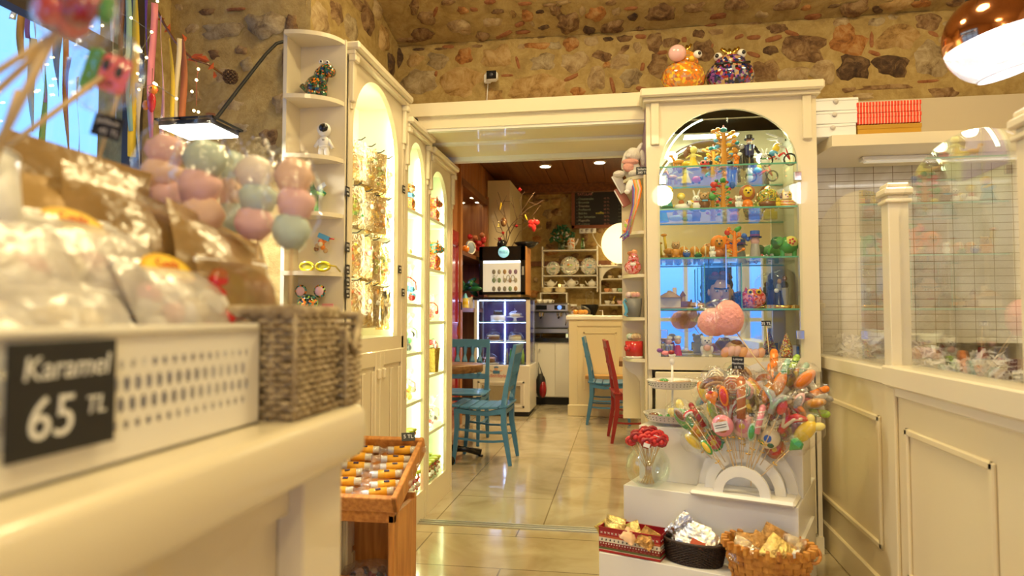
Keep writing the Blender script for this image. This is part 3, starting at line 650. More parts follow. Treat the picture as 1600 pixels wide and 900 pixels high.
def post(y, z1, w, x):
    mb = MB(); mb.bb((x-w/2, y-w/2, .95), (x+w/2, y+w/2, z1-.045), CREAM, .003)
    mb.bb((x-w/2-.01, y-w/2-.01, z1-.075), (x+w/2+.01, y+w/2+.01, z1-.06), CREAM, .004)
    mb.bb((x-w/2-.014, y-w/2-.014, z1-.045), (x+w/2+.014, y+w/2+.014, z1-.018), CREAM, .006)
    mb.bb((x-w/2-.004, y-w/2-.004, z1-.018), (x+w/2+.004, y+w/2+.004, z1), CREAM, .005); fin(mb, 'post')
post(RYM+.02, 1.645, .07, RX+.03); post(1.80, 1.66, .08, RX+.03); post(RY1-.02, 1.24, .03, RX+.05)
GLASSP = film('screen_glass', (.965, .975, .965), .10, .01)
for y0, y1 in ((1.84, RYM-.015), (RYM+.055, RY1-.03)):
    yc, ry = (y0+y1)/2, (y1-y0)/2; pts = [(y1, .955), (y1, 1.50)]+[(yc+ry*cos(a), 1.50+.205*sin(a)) for a in [pi*i/28 for i in range(1, 28)]]+[(y0, 1.50), (y0, .955)]
    mb = MB(); mb.prism(pts, .006, GLASSP, MYZ(RX+.03)); fin(mb, 'glass_screen')
# tiled wall, plaster strip and hood shelf behind the counter
mb = MB(); mb.bb((1.0, 4.005, .8), (2.52, 4.04, 2.06), WTILE); struct(mb.build('trim_6'))
mb = MB(); mb.bb((1.02, 4.0, 2.06), (2.52, 4.06, 2.36), mat('beige_board', (.60, .52, .38), .5)); struct(mb.build('trim_7'))
mb = MB()
mb.add([(.975, 3.99, 1.985), (1.03, 3.48, 1.985), (2.5, 3.48, 1.985), (2.5, 3.99, 1.985), (.975, 3.99, 2.04), (1.03, 3.48, 2.04), (2.5, 3.48, 2.04), (2.5, 3.99, 2.04)], [(0, 1, 2, 3), (7, 6, 5, 4), (0, 4, 5, 1), (1, 5, 6, 2), (2, 6, 7, 3), (3, 7, 4, 0)], CREAM)
tag(mb.build('wall_shelf'), 'deep cream shelf above the white tiled wall carrying cardboard boxes', 'shelf')
t = thing('shelf_lamp', 'long slim white lamp under the deep cream shelf', 'lamp', (1.75, 3.75, 1.985)); mb = MB(); mb.bb((-.5, -.03, -.022), (.5, .03, 0), WHITEP, .005); mb.build('housing', t); mb = MB(); mb.bb((-.48, -.022, -.028), (.48, .022, -.022), mat('lamp_cover', (.9, .9, .85), .4, emit=(1, .93, .75), es=.25)); mb.build('diffuser', t)
area('shelf_light', (1.75, 3.7, 1.94), 1.0, 2.5, (1, .93, .8), shape='RECTANGLE', sy=.05)

# ================================================================== white stepped display stand
DA = R(-21); DL = Vector((.006, 2.95, 0)); du = Vector((cos(DA), sin(DA), 0)); dv = Vector((-sin(DA), cos(DA), 0))
t = thing('stepped_stand', 'white stepped display stand in front of the showcase', 'stand', DL, DA)
mb = MB(); mb.bb((0, 0, 0), (.695, .55, .43), WHITE, .002); mb.bb((0.02, .145, .43), (.695, .40, .665), WHITE, .002)
mb.bb((-.06, -.13, 0), (.70, 0.002, .175), WHITE, .002); mb.bb((.688, -.13, 0), (.708, .4, .3), WHITE)
mb.build('body', t); DS = t
def onstand(u, v, z): return DL+du*u+dv*v+Vector((0, 0, z))

# ================================================================== back room: bar counter, display fridge, kitchen units
t = thing('bar_counter', 'cream panelled bar counter in the back room with a glass cake dome on top', 'counter', (-.1, 7.85, 0))
IV = mat('ivory_panel', (.82, .72, .48), .4)
mb = MB(); mb.bb((-.50, 0, 0), (.5, .5, 1.11), IV); 
for a, b_ in ((-.50, -.40), (.1, .2)): mb.bb((a, -.015, .1), (b_, 0, 1.11), IV, .003)
mb.bb((-.515, -.02, 0), (.5, 0, .13), IV, .005); mb.bb((-.40, -.015, 1.04), (.1, 0, 1.11), IV)
for (x0, x1, z0, z1) in ((-.33, .05, .95, .97), (-.33, -.31, .3, .97), (.03, .05, .3, .97)): mb.bb((x0, -.012, z0), (x1, 0, z1), IV, .003)
mb.build('body', t); mb = MB(); mb.bb((-.53, -.04, 1.11), (.5, .53, 1.16), WHITE, .008); mb.build('worktop', t)
t = thing('wall_bench', 'narrow wooden bench board along the front of the bar counter', 'bench', (.0, 7.72, 0))
mb = MB(); mb.bb((-.40, -.11, .45), (.45, .105, .485), mat('bench_oak', (.62, .36, .12), .4, col2=(.5, .26, .08), vscale=3, stretch=(1, 10, 10))); mb.build('board', t)
mb = MB(); mb.bb((-.3, .02, .3), (-.27, .1, .45), IV); mb.bb((.3, .02, .3), (.33, .1, .45), IV); mb.build('bracket', t)

FRX0, FRX1, FRY = -1.71, -1.04, 7.70
t = thing('display_fridge', 'white pastry display fridge with blue lit glass case and vented base', 'fridge', ((FRX0+FRX1)/2, FRY, 0))
def fin(mb, name, par=t): return mb.build(name, par, (-(FRX0+FRX1)/2, -FRY, 0))
mb = MB(); mb.bb((FRX0, FRY, .05), (FRX1, FRY+.6, .585), WHITE, .006); mb.bb((FRX0+.02, FRY+.02, 0), (FRX1-.02, FRY+.55, .05), BLACKM); fin(mb, 'base')
mb = MB(); X0_, X1_ = FRX0+.06, FRX1-.06
for (a, b_, c, d) in ((X0_, X1_, .10, .125), (X0_, X1_, .375, .40), (X0_, X0_+.025, .10, .40), (X1_-.025, X1_, .10, .40)): mb.bb((a, FRY-.012, c), (b_, FRY, d), WHITE, .003)
v_ = fin(mb, 'vent_frame'); mb = MB(); mb.bb((X0_+.05, FRY-.004, .15), (X1_-.05, FRY-.001, .35), BLACKM); BR = mat('beige_grille', (.7, .6, .4), .5)
wv, hv = X1_-X0_-.1, .2
for k in range(-12, 28):
    for s_ in (1, -1):
        x0 = X0_+.05+k*.0215*1.0; pts = [(x0, .15), (x0+s_*hv, .35)]
        # clip to the grille
        (xa, za), (xb, zb) = pts
        def clip(xa, za, xb, zb, L, Rr):
            out = []
            for (x, z, x2, z2) in ((xa, za, xb, zb), (xb, zb, xa, za)):
                if x < L: z = z+(z2-z)*(L-x)/(x2-x); x = L
                elif x > Rr: z = z+(z2-z)*(Rr-x)/(x2-x); x = Rr
                out.append((x, z))
            return out
        if max(xa, xb) > X0_+.06 and min(xa, xb) < X1_-.06:
            (xa, za), (xb, zb) = clip(xa, za, xb, zb, X0_+.05, X1_-.05)
            if .149 < za < .351 and .149 < zb < .351: mb.tube([(xa, FRY-.006, za), (xb, FRY-.006, zb)], .003, BR, n=4, smooth=False)
mb.build('grille', v_)
mb = MB()
for x in (FRX0+.012, FRX1-.045): mb.bb((x, FRY+.02, .585), (x+.035 if x < -1.5 else x+.045, FRY+.05, 1.36), WHITE)
for x in (FRX0+.012, FRX1-.025): mb.bb((x, FRY+.5, .585), (x+.015, FRY+.53, 1.36), STEEL)
mb.bb((FRX0, FRY+.01, 1.345), (FRX1, FRY+.56, 1.375), BLACK); fin(mb, 'frame')
mb = MB(); mb.bb((FRX0+.045, FRY+.03, .59), (FRX1-.045, FRY+.034, 1.345), GLASS); mb.bb((FRX1-.012, FRY+.05, .59), (FRX1-.008, FRY+.5, 1.345), GLASS); mb.bb((FRX0+.012, FRY+.05, .59), (FRX0+.016, FRY+.5, 1.345), GLASS); fin(mb, 'glass')
for z in (.86, 1.09):
    mb = MB(); mb.bb((FRX0+.03, FRY+.06, z-.006), (FRX1-.03, FRY+.5, z), GLASS); s_ = fin(mb, 'shelf'); mb = MB(); mb.bb((FRX0+.03, FRY+.055, z-.006), (FRX1-.03, FRY+.06, z), GLASSG); mb.build('edge', s_)
LEDB = mat('led_strip_blue', (.7, .8, 1), .5, emit=(.42, .55, 1), es=22)
mb = MB(); mb.bb((FRX0+.05, FRY+.045, .6), (FRX0+.056, FRY+.05, 1.33), LEDB); mb.bb((FRX0+.29, FRY+.49, .6), (FRX0+.30, FRY+.5, 1.33), LEDB)
for z in (.845, 1.075): mb.bb((FRX0+.06, FRY+.07, z), (FRX1-.06, FRY+.075, z+.004), LEDB)
mb.bb((FRX0+.06, FRY+.07, 1.335), (FRX1-.06, FRY+.08, 1.342), LEDB); fin(mb, 'light_strip')
mb = MB(); mb.bb((FRX0+.02, FRY+.51, .59), (FRX1-.03, FRY+.515, 1.345), mat('fridge_back', (.05, .04, .12), .2)); mb.bb((FRX0+.02, FRY+.05, .586), (FRX1-.02, FRY+.5, .592), STEEL); fin(mb, 'rear_panel')
# cartoonless logo plate: round cap figure kept generic, red script name
mb = MB(); fy = FRY-.004; cx_ = -1.43
RED_ = pm((.55, .04, .04), .4); BL_ = pm((.08, .22, .45), .4); SK_ = pm((.75, .45, .3), .5)
mb.box((cx_, fy, .505), (.08, .004, .035), BL_); mb.ell((cx_, fy, .54), (.022, .003, .022), SK_); mb.ell((cx_, fy, .56), (.028, .003, .012), BL_); mb.tube([(cx_-.04, fy, .515), (cx_-.075, fy, .53)], .004, SK_); mb.tube([(cx_+.04, fy, .515), (cx_+.075, fy, .53)], .004, SK_)
lg = fin(mb, 'logo_badge'); text('JuStinStyle', .055, RED_, lg, (cx_, FRY-.003, .462), (pi/2, 0, 0), shear=.2)

# black countertop fridge on top
t = thing('countertop_fridge', 'small black glass door fridge glowing white on top of the display fridge', 'fridge', (-1.375, 7.76, 1.375))
mb = MB(); w2 = .275
mb.bb((-w2, .02, .03), (w2, .46, .60), BLACK, .01)
for (a, b_, c, d) in ((-w2, w2, .43, .6), (-w2, w2, .03, .065), (-w2, -w2+.045, .03, .6), (w2-.055, w2, .03, .6)): mb.bb((a, 0, c), (b_, .02, d), BLACK, .004)
mb.bb((w2-.001, .02, .03), (w2+.004, .46, .6), WOODP)
for x in (-.22, .18): mb.bb((x, .02, 0), (x+.04, .06, .03), CHROME)
mb.build('cabinet', t)
mb = MB(); mb.bb((-w2+.045, .018, .065), (w2-.055, .0195, .43), mat('fridge_glow', (.8, .8, .7), .5, emit=(1, .93, .72), es=.5)); 
f_ = mb.build('lit_interior', t)
q = random.Random(2)
for r_ in range(3):
    for c_ in range(5):
        mb = MB(); mb.ell((-.1+c_*.065, .012, .10+r_*.1), (.022, .005, .03), pm(q.choice([(.3, .3, .28), (.5, .35, .2), (.25, .4, .25), (.35, .25, .4), (.5, .5, .45)]), .3)); mb.build('cup', f_)
mb = MB(); mb.bb((-w2+.05, .017, .405), (w2-.06, .018, .43), mat('tube_light', (1, 1, 1), .5, emit=(1, .95, .8), es=6)); mb.build('light_strip', f_)
text('% 100', .11, mat('etched_white', (.5, .5, .48), .5), t, (0.02, .004, .22), (pi/2, 0, 0), ext=.001)
mb = MB(); mb.lathe([(0, 0), (.065, 0), (.065, .003), (0, .003)], mat('badge_teal', (.3, .8, .85), .4, emit=(.45, .9, 1), es=1.0), n=24, M=Matrix.Translation((.02, -.001, .53)) @ Euler((pi/2, 0, 0)).to_matrix().to_4x4())
bd = mb.build('badge', t); text('BUZZ', .042, BLACK, bd, (.02, -.006, .53), (pi/2, 0, 0))
mb = MB(); mb.bb((w2-.04, -.006, .26), (w2-.015, 0, .36), mat('sticker_grey', (.4, .4, .4), .5)); mb.build('control_panel', t)

# kitchen base unit (front y 8.75)
t = thing('kitchen_unit', 'white kitchen unit with two doors and black worktop in the back', 'cabinet', (-.85, 8.75, 0))
mb = MB(); mb.bb((-.60, .02, .1), (.6, .86, .82), WHITE); mb.bb((-.6, .06, 0), (.6, .8, .1), BLACKM); mb.build('body', t)
for k in range(-2, 3):
    x0 = -.235+k*.235+(.0); mb = MB(); mb.bb((x0+.003, 0, .11), (x0+.232, .02, .81), WHITE, .003); d = mb.build('door', t); mb = MB(); kx = x0+.2 if k % 2 else x0+.035; mb.ell((kx, -.012, .72), .012, CHROME); mb.build('knob', d)
mb = MB(); mb.bb((-.62, -.02, .82), (.6, .87, .87), BLACK, .004); mb.build('worktop', t)
KZ = .87
# ================================================================== colours and small builders
K = dict(red=(.6, .03, .03), dred=(.3, .015, .02), orange=(.85, .24, .02), amber=(.62, .26, .03), yellow=(.82, .56, .04), lemon=(.85, .72, .2), green=(.06, .34, .07), dgreen=(.02, .13, .05), mint=(.35, .55, .42), lime=(.35, .55, .08),
    blue=(.02, .12, .55), sky=(.12, .42, .7), teal=(.02, .3, .32), navy=(.012, .02, .12), purple=(.22, .07, .35), pink=(.8, .27, .33), lpink=(.85, .5, .5), white=(.85, .83, .78), cream=(.8, .68, .45), grey=(.35, .34, .33), black=(.012, .012, .012),
    brown=(.2, .08, .03), tan=(.5, .3, .13), skin=(.72, .42, .26), gold=None, silver=None, brick=(.45, .14, .05), peach=(.85, .4, .2))
def km(c, rough=.22):
    if c == 'gold': return GOLD
    if c == 'silver': return STEEL
    return pm(K[c], rough, coat=.4)
SEP = {'eye', 'pupil', 'ear', 'arm', 'leg', 'wheel', 'paw', 'foot', 'brow', 'ball', 'spot', 'torso', 'flower', 'tower'}
def fig(name, label, cat, loc, h, parts, rz=0, group=None, wx=1):
    """small figurine: parts = (part name, kind, centre, size, colour), in units of its height h"""
    t = thing(name, label, cat, loc, rz, group); cur = None; mb = None
    def flush():
        if mb is not None: mb.build(cur, t)
    for p in parts:
        nm, kd, c, s_, col = p[:5]
        if nm != cur or nm in SEP: flush(); mb = MB(); cur = nm
        M_ = km(col) if isinstance(col, str) else col
        c = (c[0]*h*wx, c[1]*h, c[2]*h)
        if kd == 'e': mb.ell(c, tuple(k*h*(wx if i == 0 else 1) for i, k in enumerate(s_)), M_, 12, 8, rot=p[5] if len(p) > 5 else None)
        elif kd == 'b': mb.box(c, tuple(k*h*(wx if i == 0 else 1) for i, k in enumerate(s_)), M_, rot=p[5] if len(p) > 5 else None, bev=.02*h)
        elif kd == 'c': mb.lathe([(s_[0]*h, 0), (s_[1]*h, s_[2]*h)], M_, c, 12)
        elif kd == 't': mb.tube([c, tuple(k*h for k in s_[:3])], s_[3]*h, M_, 6)
        elif kd == 'r': mb.tube([(c[0]+s_[0]*h*cos(a), c[1], c[2]+s_[0]*h*sin(a)) for a in [2*pi*i/14 for i in range(15)]], s_[1]*h, M_, 5)
    flush(); return t
def mosaic(name, cols, sc=60, rough=.15):
    m = bpy.data.materials.new(name); m.use_nodes = True; nt = m.node_tree; b = nt.nodes['Principled BSDF']
    t = nt.nodes.new('ShaderNodeTexCoord'); v = nt.nodes.new('ShaderNodeTexVoronoi'); v.inputs['Scale'].default_value = sc
    nt.links.new(t.outputs['Object'], v.inputs['Vector']); cr = nt.nodes.new('ShaderNodeValToRGB'); cr.color_ramp.interpolation = 'CONSTANT'
    s_ = nt.nodes.new('ShaderNodeSeparateColor'); nt.links.new(v.outputs['Color'], s_.inputs[0]); nt.links.new(s_.outputs[0], cr.inputs[0])
    e = cr.color_ramp.elements; e[0].color = (*K[cols[0]], 1); e[0].position = 0; e[1].position = 1/len(cols); e[1].color = (*K[cols[1]], 1)
    for i, c in enumerate(cols[2:], 2): k = e.new(i/len(cols)); k.color = (*K[c], 1)
    nt.links.new(cr.outputs[0], b.inputs['Base Color']); b.inputs['Roughness'].default_value = rough; b.inputs['Coat Weight'].default_value = .7
    return m
def eyes(x, y, z, d, r=.05, w='white', b='black'):
    return [('eye', 'e', (x-d, y, z), (r, r*.7, r), w), ('pupil', 'e', (x-d, y-r*.6, z), (r*.5, r*.3, r*.5), b), ('eye', 'e', (x+d, y, z), (r, r*.7, r), w), ('pupil', 'e', (x+d, y-r*.6, z), (r*.5, r*.3, r*.5), b)]
def beads(x, z, d, r=.04, y=-.2): return [('eye', 'e', (x-d, y, z), (r, r*.6, r), 'black'), ('eye', 'e', (x+d, y, z), (r, r*.6, r), 'black')]

# ------------------------------------------------------------------ figurine recipes
def animal(body, head, extra=(), ears=None, legs=True, seated=True, nose='black'):
    p = [('body', 'e', (0, 0, .3), (.26, .2, .3), body), ('leg', 'e', (-.15, -.14, .08), (.1, .14, .08), body), ('leg', 'e', (.15, -.14, .08), (.1, .14, .08), body), ('arm', 'e', (-.22, -.1, .38), (.07, .08, .15), body), ('arm', 'e', (.22, -.1, .38), (.07, .08, .15), body),
         ('head', 'e', (0, -.02, .72), (.24, .2, .22), head)]
    if ears == 'round': p += [('ear', 'e', (-.18, 0, .9), (.09, .05, .09), head), ('ear', 'e', (.18, 0, .9), (.09, .05, .09), head)]
    if ears == 'long': p += [('ear', 'e', (-.12, 0, 1.05), (.06, .04, .24), head, (0, -.25, 0)), ('ear', 'e', (.14, 0, 1.05), (.06, .04, .24), head, (0, .3, 0))]
    if ears == 'point': p += [('ear', 'c', (-.15, 0, .85), (.08, .005, .16), head), ('ear', 'c', (.15, 0, .85), (.08, .005, .16), head)]
    return p+beads(0, .76, .08, .032, -.2)+[('nose', 'e', (0, -.22, .68), (.04, .03, .03), nose)]+list(extra)
def tree(trunk, blobs, seed=1, n=14):
    q = random.Random(seed); p = [('trunk', 'c', (0, 0, 0), (.09, .05, .9), trunk)]
    for i in range(n):
        a = q.choice([-1, 1]); z = .15+.8*i/n; L = .12+.25*(1-abs(z-.5))*q.random()
        p.append(('branch', 't', (0, 0, z-.05), (a*L, q.uniform(-.08, .08), z+.06, .022), trunk))
        p.append(('blob', 'e', (a*L, -.02, z+.08), (.065, .05, .05), q.choice(blobs)))
    q2 = sorted(p[1:], key=lambda t: t[0]); return [p[0]]+q2
SHZ = {1: 1.925, 2: 1.705, 3: 1.452, 4: 1.19, 5: .936}
YF = 3.62
def place(sh, px, hpx, y=YF):
    z = SHZ[sh]; py = 258 if sh == 1 else 320; p = pY(px, {1: 250, 2: 320, 3: 395, 4: 475, 5: 545}[sh], y); return (p.x, y, z), hpx*y/FPX
G = ['figurines in the glass showcase']
def sf(name, label, cat, sh, px, hpx, parts, y=YF, wx=1, rz=0): l, h = place(sh, px, hpx, y); return fig(name, label, cat, l, h, parts, rz, G[0], wx)
HORSE = [('body', 'e', (0, 0, .5), (.38, .15, .17), 'amber'), ('neck', 't', (-.25, 0, .55), (-.4, 0, .85, .09), 'amber'), ('head', 'e', (-.46, 0, .9), (.16, .08, .09), 'amber')]+[('leg', 't', (x, 0, .45), (x, 0, 0, .05), 'amber') for x in (-.28, -.12, .15, .28)]+[('tail', 't', (.35, 0, .55), (.5, 0, .3, .04), 'brown')]
sf('horse_figurine', 'amber glass horse at the left end of the top showcase shelf', 'figurine', 1, 1060, 24, HORSE)
sf('mermaid_figurine', 'golden yellow glass girl with brown hair on the top showcase shelf', 'figurine', 1, 1083, 36, [('dress', 'c', (0, 0, 0), (.28, .1, .5), 'yellow'), ('dress', 'e', (-.2, 0, .25), (.3, .12, .12), 'yellow'), ('body', 'e', (0, 0, .55), (.14, .1, .16), 'lemon'), ('head', 'e', (.02, -.02, .82), (.16, .14, .16), 'lemon'), ('hair', 'e', (-.1, .05, .85), (.22, .12, .15), 'brown'), ('hair', 'e', (-.28, .05, .7), (.12, .08, .2), 'brown'), ('arm', 't', (.1, -.05, .6), (.35, -.08, .5, .04), 'lemon'), ('arm', 't', (-.1, -.05, .6), (-.3, -.08, .45, .04), 'lemon')])
sf('beetle_figurine', 'small red and black spotted beetle between the golden girl and glass tree', 'figurine', 1, 1101, 20, [('body', 'e', (0, 0, .35), (.4, .3, .3), 'red'), ('spot', 'e', (-.15, -.25, .45), (.09, .06, .09), 'black'), ('spot', 'e', (.15, -.25, .45), (.09, .06, .09), 'black'), ('head', 'e', (.4, 0, .45), (.2, .18, .2), 'black'), ('wheel', 'e', (-.25, -.2, .12), (.12, .05, .12), 'black'), ('wheel', 'e', (.25, -.2, .12), (.12, .05, .12), 'black')])
sf('glass_tree', 'tall orange glass tree with blue birds on the top showcase shelf', 'figurine', 1, 1131, 60, tree('amber', ['sky', 'orange', 'amber', 'teal', 'sky', 'yellow'], 4, 20)+[('top_bird', 'e', (0, 0, .98), (.09, .06, .06), 'teal'), ('top_crest', 'c', (0, 0, 1.02), (.03, .01, .08), 'red')])
sf('cat_figurine', 'little orange glass cat right of the tallest glass tree', 'figurine', 1, 1152, 20, animal('orange', 'orange', ears='point'))
GENT = [('leg', 't', (-.07, 0, .45), (-.09, 0, .0, .06), 'black'), ('leg', 't', (.07, 0, .45), (.09, 0, 0, .06), 'black'), ('coat', 'c', (0, 0, .35), (.14, .16, .33), 'navy'), ('shirt', 'b', (0, -.13, .58), (.08, .05, .2), 'white'), ('tie', 'b', (0, -.16, .6), (.04, .02, .14), 'sky'), ('arm', 't', (-.15, 0, .64), (-.28, -.05, .42, .045), 'black'), ('arm', 't', (.15, 0, .64), (.28, -.05, .42, .045), 'black'), ('head', 'e', (0, 0, .8), (.09, .085, .1), 'skin'), ('beard', 'e', (0, -.05, .76), (.07, .05, .04), 'white'), ('hat', 'c', (0, 0, .87), (.1, .1, .13), 'black'), ('hat_brim', 'c', (0, 0, .865), (.16, .16, .02), 'black')]
sf('gentleman_figurine', 'gentleman figurine in black suit and top hat on the top showcase shelf', 'figurine', 1, 1171, 49, GENT)
sf('bride_figurine', 'shorter dark dressed figurine standing left of the top hat gentleman', 'figurine', 1, 1160, 36, [('dress', 'c', (0, 0, 0), (.22, .12, .6), 'black'), ('bodice', 'e', (0, 0, .65), (.14, .1, .14), 'black'), ('head', 'e', (0, 0, .86), (.11, .1, .13), 'grey'), ('hair', 'e', (0, .04, .92), (.13, .1, .1), 'black'), ('bouquet', 'e', (-.12, -.1, .55), (.1, .06, .08), 'white')])
sf('rabbit_figurine', 'small white rabbit with green scarf left of the cycling rabbit', 'figurine', 1, 1194, 22, animal('white', 'white', [('scarf', 'e', (0, 0, .52), (.22, .2, .07), 'green')], ears='long'))
WH = [('wheel', 'r', (-.32, -.03, .2), (.18, .03), 'black'), ('wheel', 'r', (.38, -.03, .2), (.18, .03), 'black'), ('frame', 't', (-.32, -.03, .2), (.2, -.03, .42, .022), 'red'), ('frame', 't', (.2, -.03, .42), (.38, -.03, .2, .022), 'red'), ('frame', 't', (-.05, -.03, .22), (.2, -.03, .42, .022), 'red'), ('handlebar', 't', (.38, -.03, .2), (.25, -.03, .58, .02), 'red'), ('spokes', 't', (-.32, -.03, .03), (-.32, -.03, .37, .01), 'yellow'), ('spokes', 't', (.38, -.03, .03), (.38, -.03, .37, .01), 'yellow')]
sf('cycling_rabbit', 'white rabbit in yellow shirt riding a red bicycle on top showcase shelf', 'figurine', 1, 1214, 48, WH+[('trousers', 'e', (-.1, 0, .42), (.14, .1, .1), 'sky'), ('shirt', 'e', (-.02, 0, .58), (.11, .1, .17), 'yellow', (0, .4, 0)), ('arm', 't', (0, -.06, .65), (.26, -.06, .56, .03), 'white'), ('leg', 't', (-.08, -.06, .4), (.05, -.06, .2, .035), 'white'), ('head', 'e', (.12, 0, .82), (.13, .1, .1), 'white'), ('ear', 'e', (-.12, -.02, .98), (.22, .03, .035), 'white', (0, .35, 0)), ('ear', 'e', (-.1, .03, .86), (.2, .03, .035), 'white', (0, .1, 0)), ('nose', 'e', (.26, -.02, .82), (.03, .03, .03), 'black')])
# second shelf
sf('peacock_lady', 'gold and blue striped glass lady at left end of the second shelf', 'figurine', 2, 1042, 38, [('skirt', 'c', (0, 0, 0), (.3, .16, .5), 'teal'), ('skirt_stripe', 'c', (.0, -.02, .1), (.29, .24, .08), 'dgreen'), ('wing', 'e', (0, -.02, .6), (.24, .1, .18), 'sky', (0, .4, 0)), ('wing_band', 'e', (.02, -.06, .66), (.2, .08, .06), 'yellow', (0, .4, 0)), ('head', 'e', (.05, -.05, .85), (.13, .1, .12), 'skin'), ('hair', 'e', (.05, .02, .88), (.2, .1, .17), 'yellow')])
sf('doll_in_boat', 'yellow haired doll with white dog on the second showcase shelf', 'figurine', 2, 1066, 28, [('boat', 'e', (0, 0, .22), (.45, .2, .2), 'white'), ('body', 'e', (-.05, 0, .45), (.16, .12, .18), 'brick'), ('head', 'e', (-.05, -.02, .75), (.16, .14, .17), 'lemon'), ('hair', 'e', (-.05, .05, .82), (.22, .13, .2), 'yellow'), ('dog', 'e', (.35, -.12, .4), (.17, .12, .15), 'white'), ('dog_ear', 'e', (.25, -.22, .42), (.04, .03, .08), 'black')])
sf('lion_figurine', 'tiny yellow sunflower faced lion on the second showcase shelf', 'figurine', 2, 1080, 17, [('mane', 'e', (0, 0, .55), (.42, .2, .42), 'yellow'), ('face', 'e', (0, -.15, .55), (.24, .12, .24), 'lemon'), ('body', 'e', (.1, .1, .2), (.35, .2, .2), 'green')]+beads(0, .6, .1, .05, -.26))
sf('rabbit_figurine', 'white rabbit with red scarf beside the brown bear, second shelf', 'figurine', 2, 1088, 25, animal('white', 'white', [('scarf', 'e', (0, 0, .52), (.2, .2, .05), 'red')], ears='long'))
sf('bear_figurine', 'brown bear with blue bow tie on the second showcase shelf', 'figurine', 2, 1101, 29, animal('brown', 'tan', [('bow_tie', 'b', (0, -.2, .5), (.3, .06, .09), 'sky')], ears='round'))
sf('glass_tree', 'amber glass tree with red green and blue balls, second shelf', 'figurine', 2, 1130, 46, tree('amber', ['red', 'green', 'orange', 'green'], 9, 14)+[('ball', 'e', (-.28, 0, .85), (.13, .1, .1), 'red'), ('ball', 'e', (-.3, 0, .68), (.1, .08, .08), 'red'), ('ball', 'e', (.0, 0, .98), (.1, .09, .1), 'green'), ('ball', 'e', (.3, 0, .82), (.1, .09, .12), 'blue'), ('ball', 'e', (-.34, 0, .45), (.13, .1, .12), 'green')])
sf('sheep_figurine', 'white sheep with black nose between the tree and orange lion', 'figurine', 2, 1154, 20, animal('white', 'white', ears='round'), y=3.58)
sf('lion_figurine', 'big orange lion with yellow face on the second showcase shelf', 'figurine', 2, 1168, 38, [('body', 'e', (0, 0, .2), (.22, .2, .22), 'orange'), ('paw', 'e', (-.1, -.2, .07), (.09, .1, .08), 'orange'), ('paw', 'e', (.1, -.2, .07), (.09, .1, .08), 'orange'), ('mane', 'e', (0, 0, .66), (.32, .17, .33), 'brick'), ('face', 'e', (0, -.1, .68), (.2, .12, .22), 'yellow')]+beads(0, .73, .08, .035, -.21)+[('nose', 'e', (0, -.23, .63), (.05, .03, .04), 'black')])
HEDG = mosaic('glitter_green_gold', ['lime', 'amber', 'dgreen', 'yellow', 'brown'], 260)
sf('hedgehog_figurine', 'green and gold glittering hedgehog on the second showcase shelf', 'figurine', 2, 1201, 34, [('spines', 'e', (0, 0, .5), (.5, .25, .42), HEDG), ('body', 'e', (.0, -.02, .22), (.42, .24, .22), 'brown'), ('snout', 'e', (.48, 0, .55), (.25, .1, .1), 'brown', (0, -.5, 0)), ('foot', 'e', (-.3, -.05, .06), (.1, .1, .06), 'brown'), ('foot', 'e', (.3, -.05, .06), (.1, .1, .06), 'brown')])
sf('cat_figurine', 'yellow cat with orange stripes on the right of the second shelf', 'figurine', 2, 1230, 28, [('body', 'b', (0, 0, .24), (.75, .35, .45), 'yellow'), ('stripe', 'b', (0, -.02, .2), (.77, .36, .06), 'orange'), ('stripe', 'b', (0, -.02, .35), (.77, .36, .05), 'orange'), ('head', 'b', (-.02, -.08, .68), (.5, .3, .4), 'yellow'), ('ear', 'c', (-.2, -.08, .85), (.09, .01, .18), 'yellow'), ('ear', 'c', (.16, -.08, .85), (.09, .01, .18), 'yellow')]+beads(-.02, .7, .1, .04, -.25)+[('nose', 'e', (-.02, -.26, .6), (.05, .03, .03), 'red')])
sf('cat_figurine', 'tiny yellow cat head at the feet of the striped yellow cat', 'figurine', 2, 1216, 14, animal('yellow', 'yellow', ears='point'), y=3.56)
# third shelf
sf('giraffe_figurine', 'tall amber glass giraffe at the left of the third shelf', 'figurine', 3, 1045, 40, [('body', 'e', (0, 0, .3), (.2, .12, .12), 'amber'), ('neck', 't', (-.1, 0, .35), (-.16, 0, .88, .05), 'yellow'), ('head', 'e', (-.18, -.02, .92), (.12, .06, .06), 'amber'), ('leg', 't', (-.12, 0, .28), (-.12, 0, 0, .035), 'amber'), ('leg', 't', (.12, 0, .28), (.12, 0, 0, .035), 'amber')])
sf('cat_figurine', 'striped ginger cat beside the amber giraffe', 'figurine', 3, 1056, 27, animal('amber', 'tan', ears='point'), y=3.58)
sf('elephant_bench', 'row of amber glass elephants with white trunks on third shelf', 'figurine', 3, 1085, 24, sum([[('body', 'e', (x, 0, .5), (.3, .22, .3), 'amber'), ('leg', 'c', (x-.15, 0, 0), (.09, .09, .35), 'amber'), ('leg', 'c', (x+.15, 0, 0), (.09, .09, .35), 'amber'), ('trunk', 't', (x, -.24, .8), (x, -.26, .1, .05), 'cream')] for x in (-.65, 0, .65)], []))
sf('owl_figurine', 'tiny blue owl in front of the amber elephants', 'figurine', 3, 1073, 14, [('body', 'e', (0, 0, .45), (.42, .3, .45), 'blue')]+eyes(0, -.25, .68, .18, .15), y=3.56)
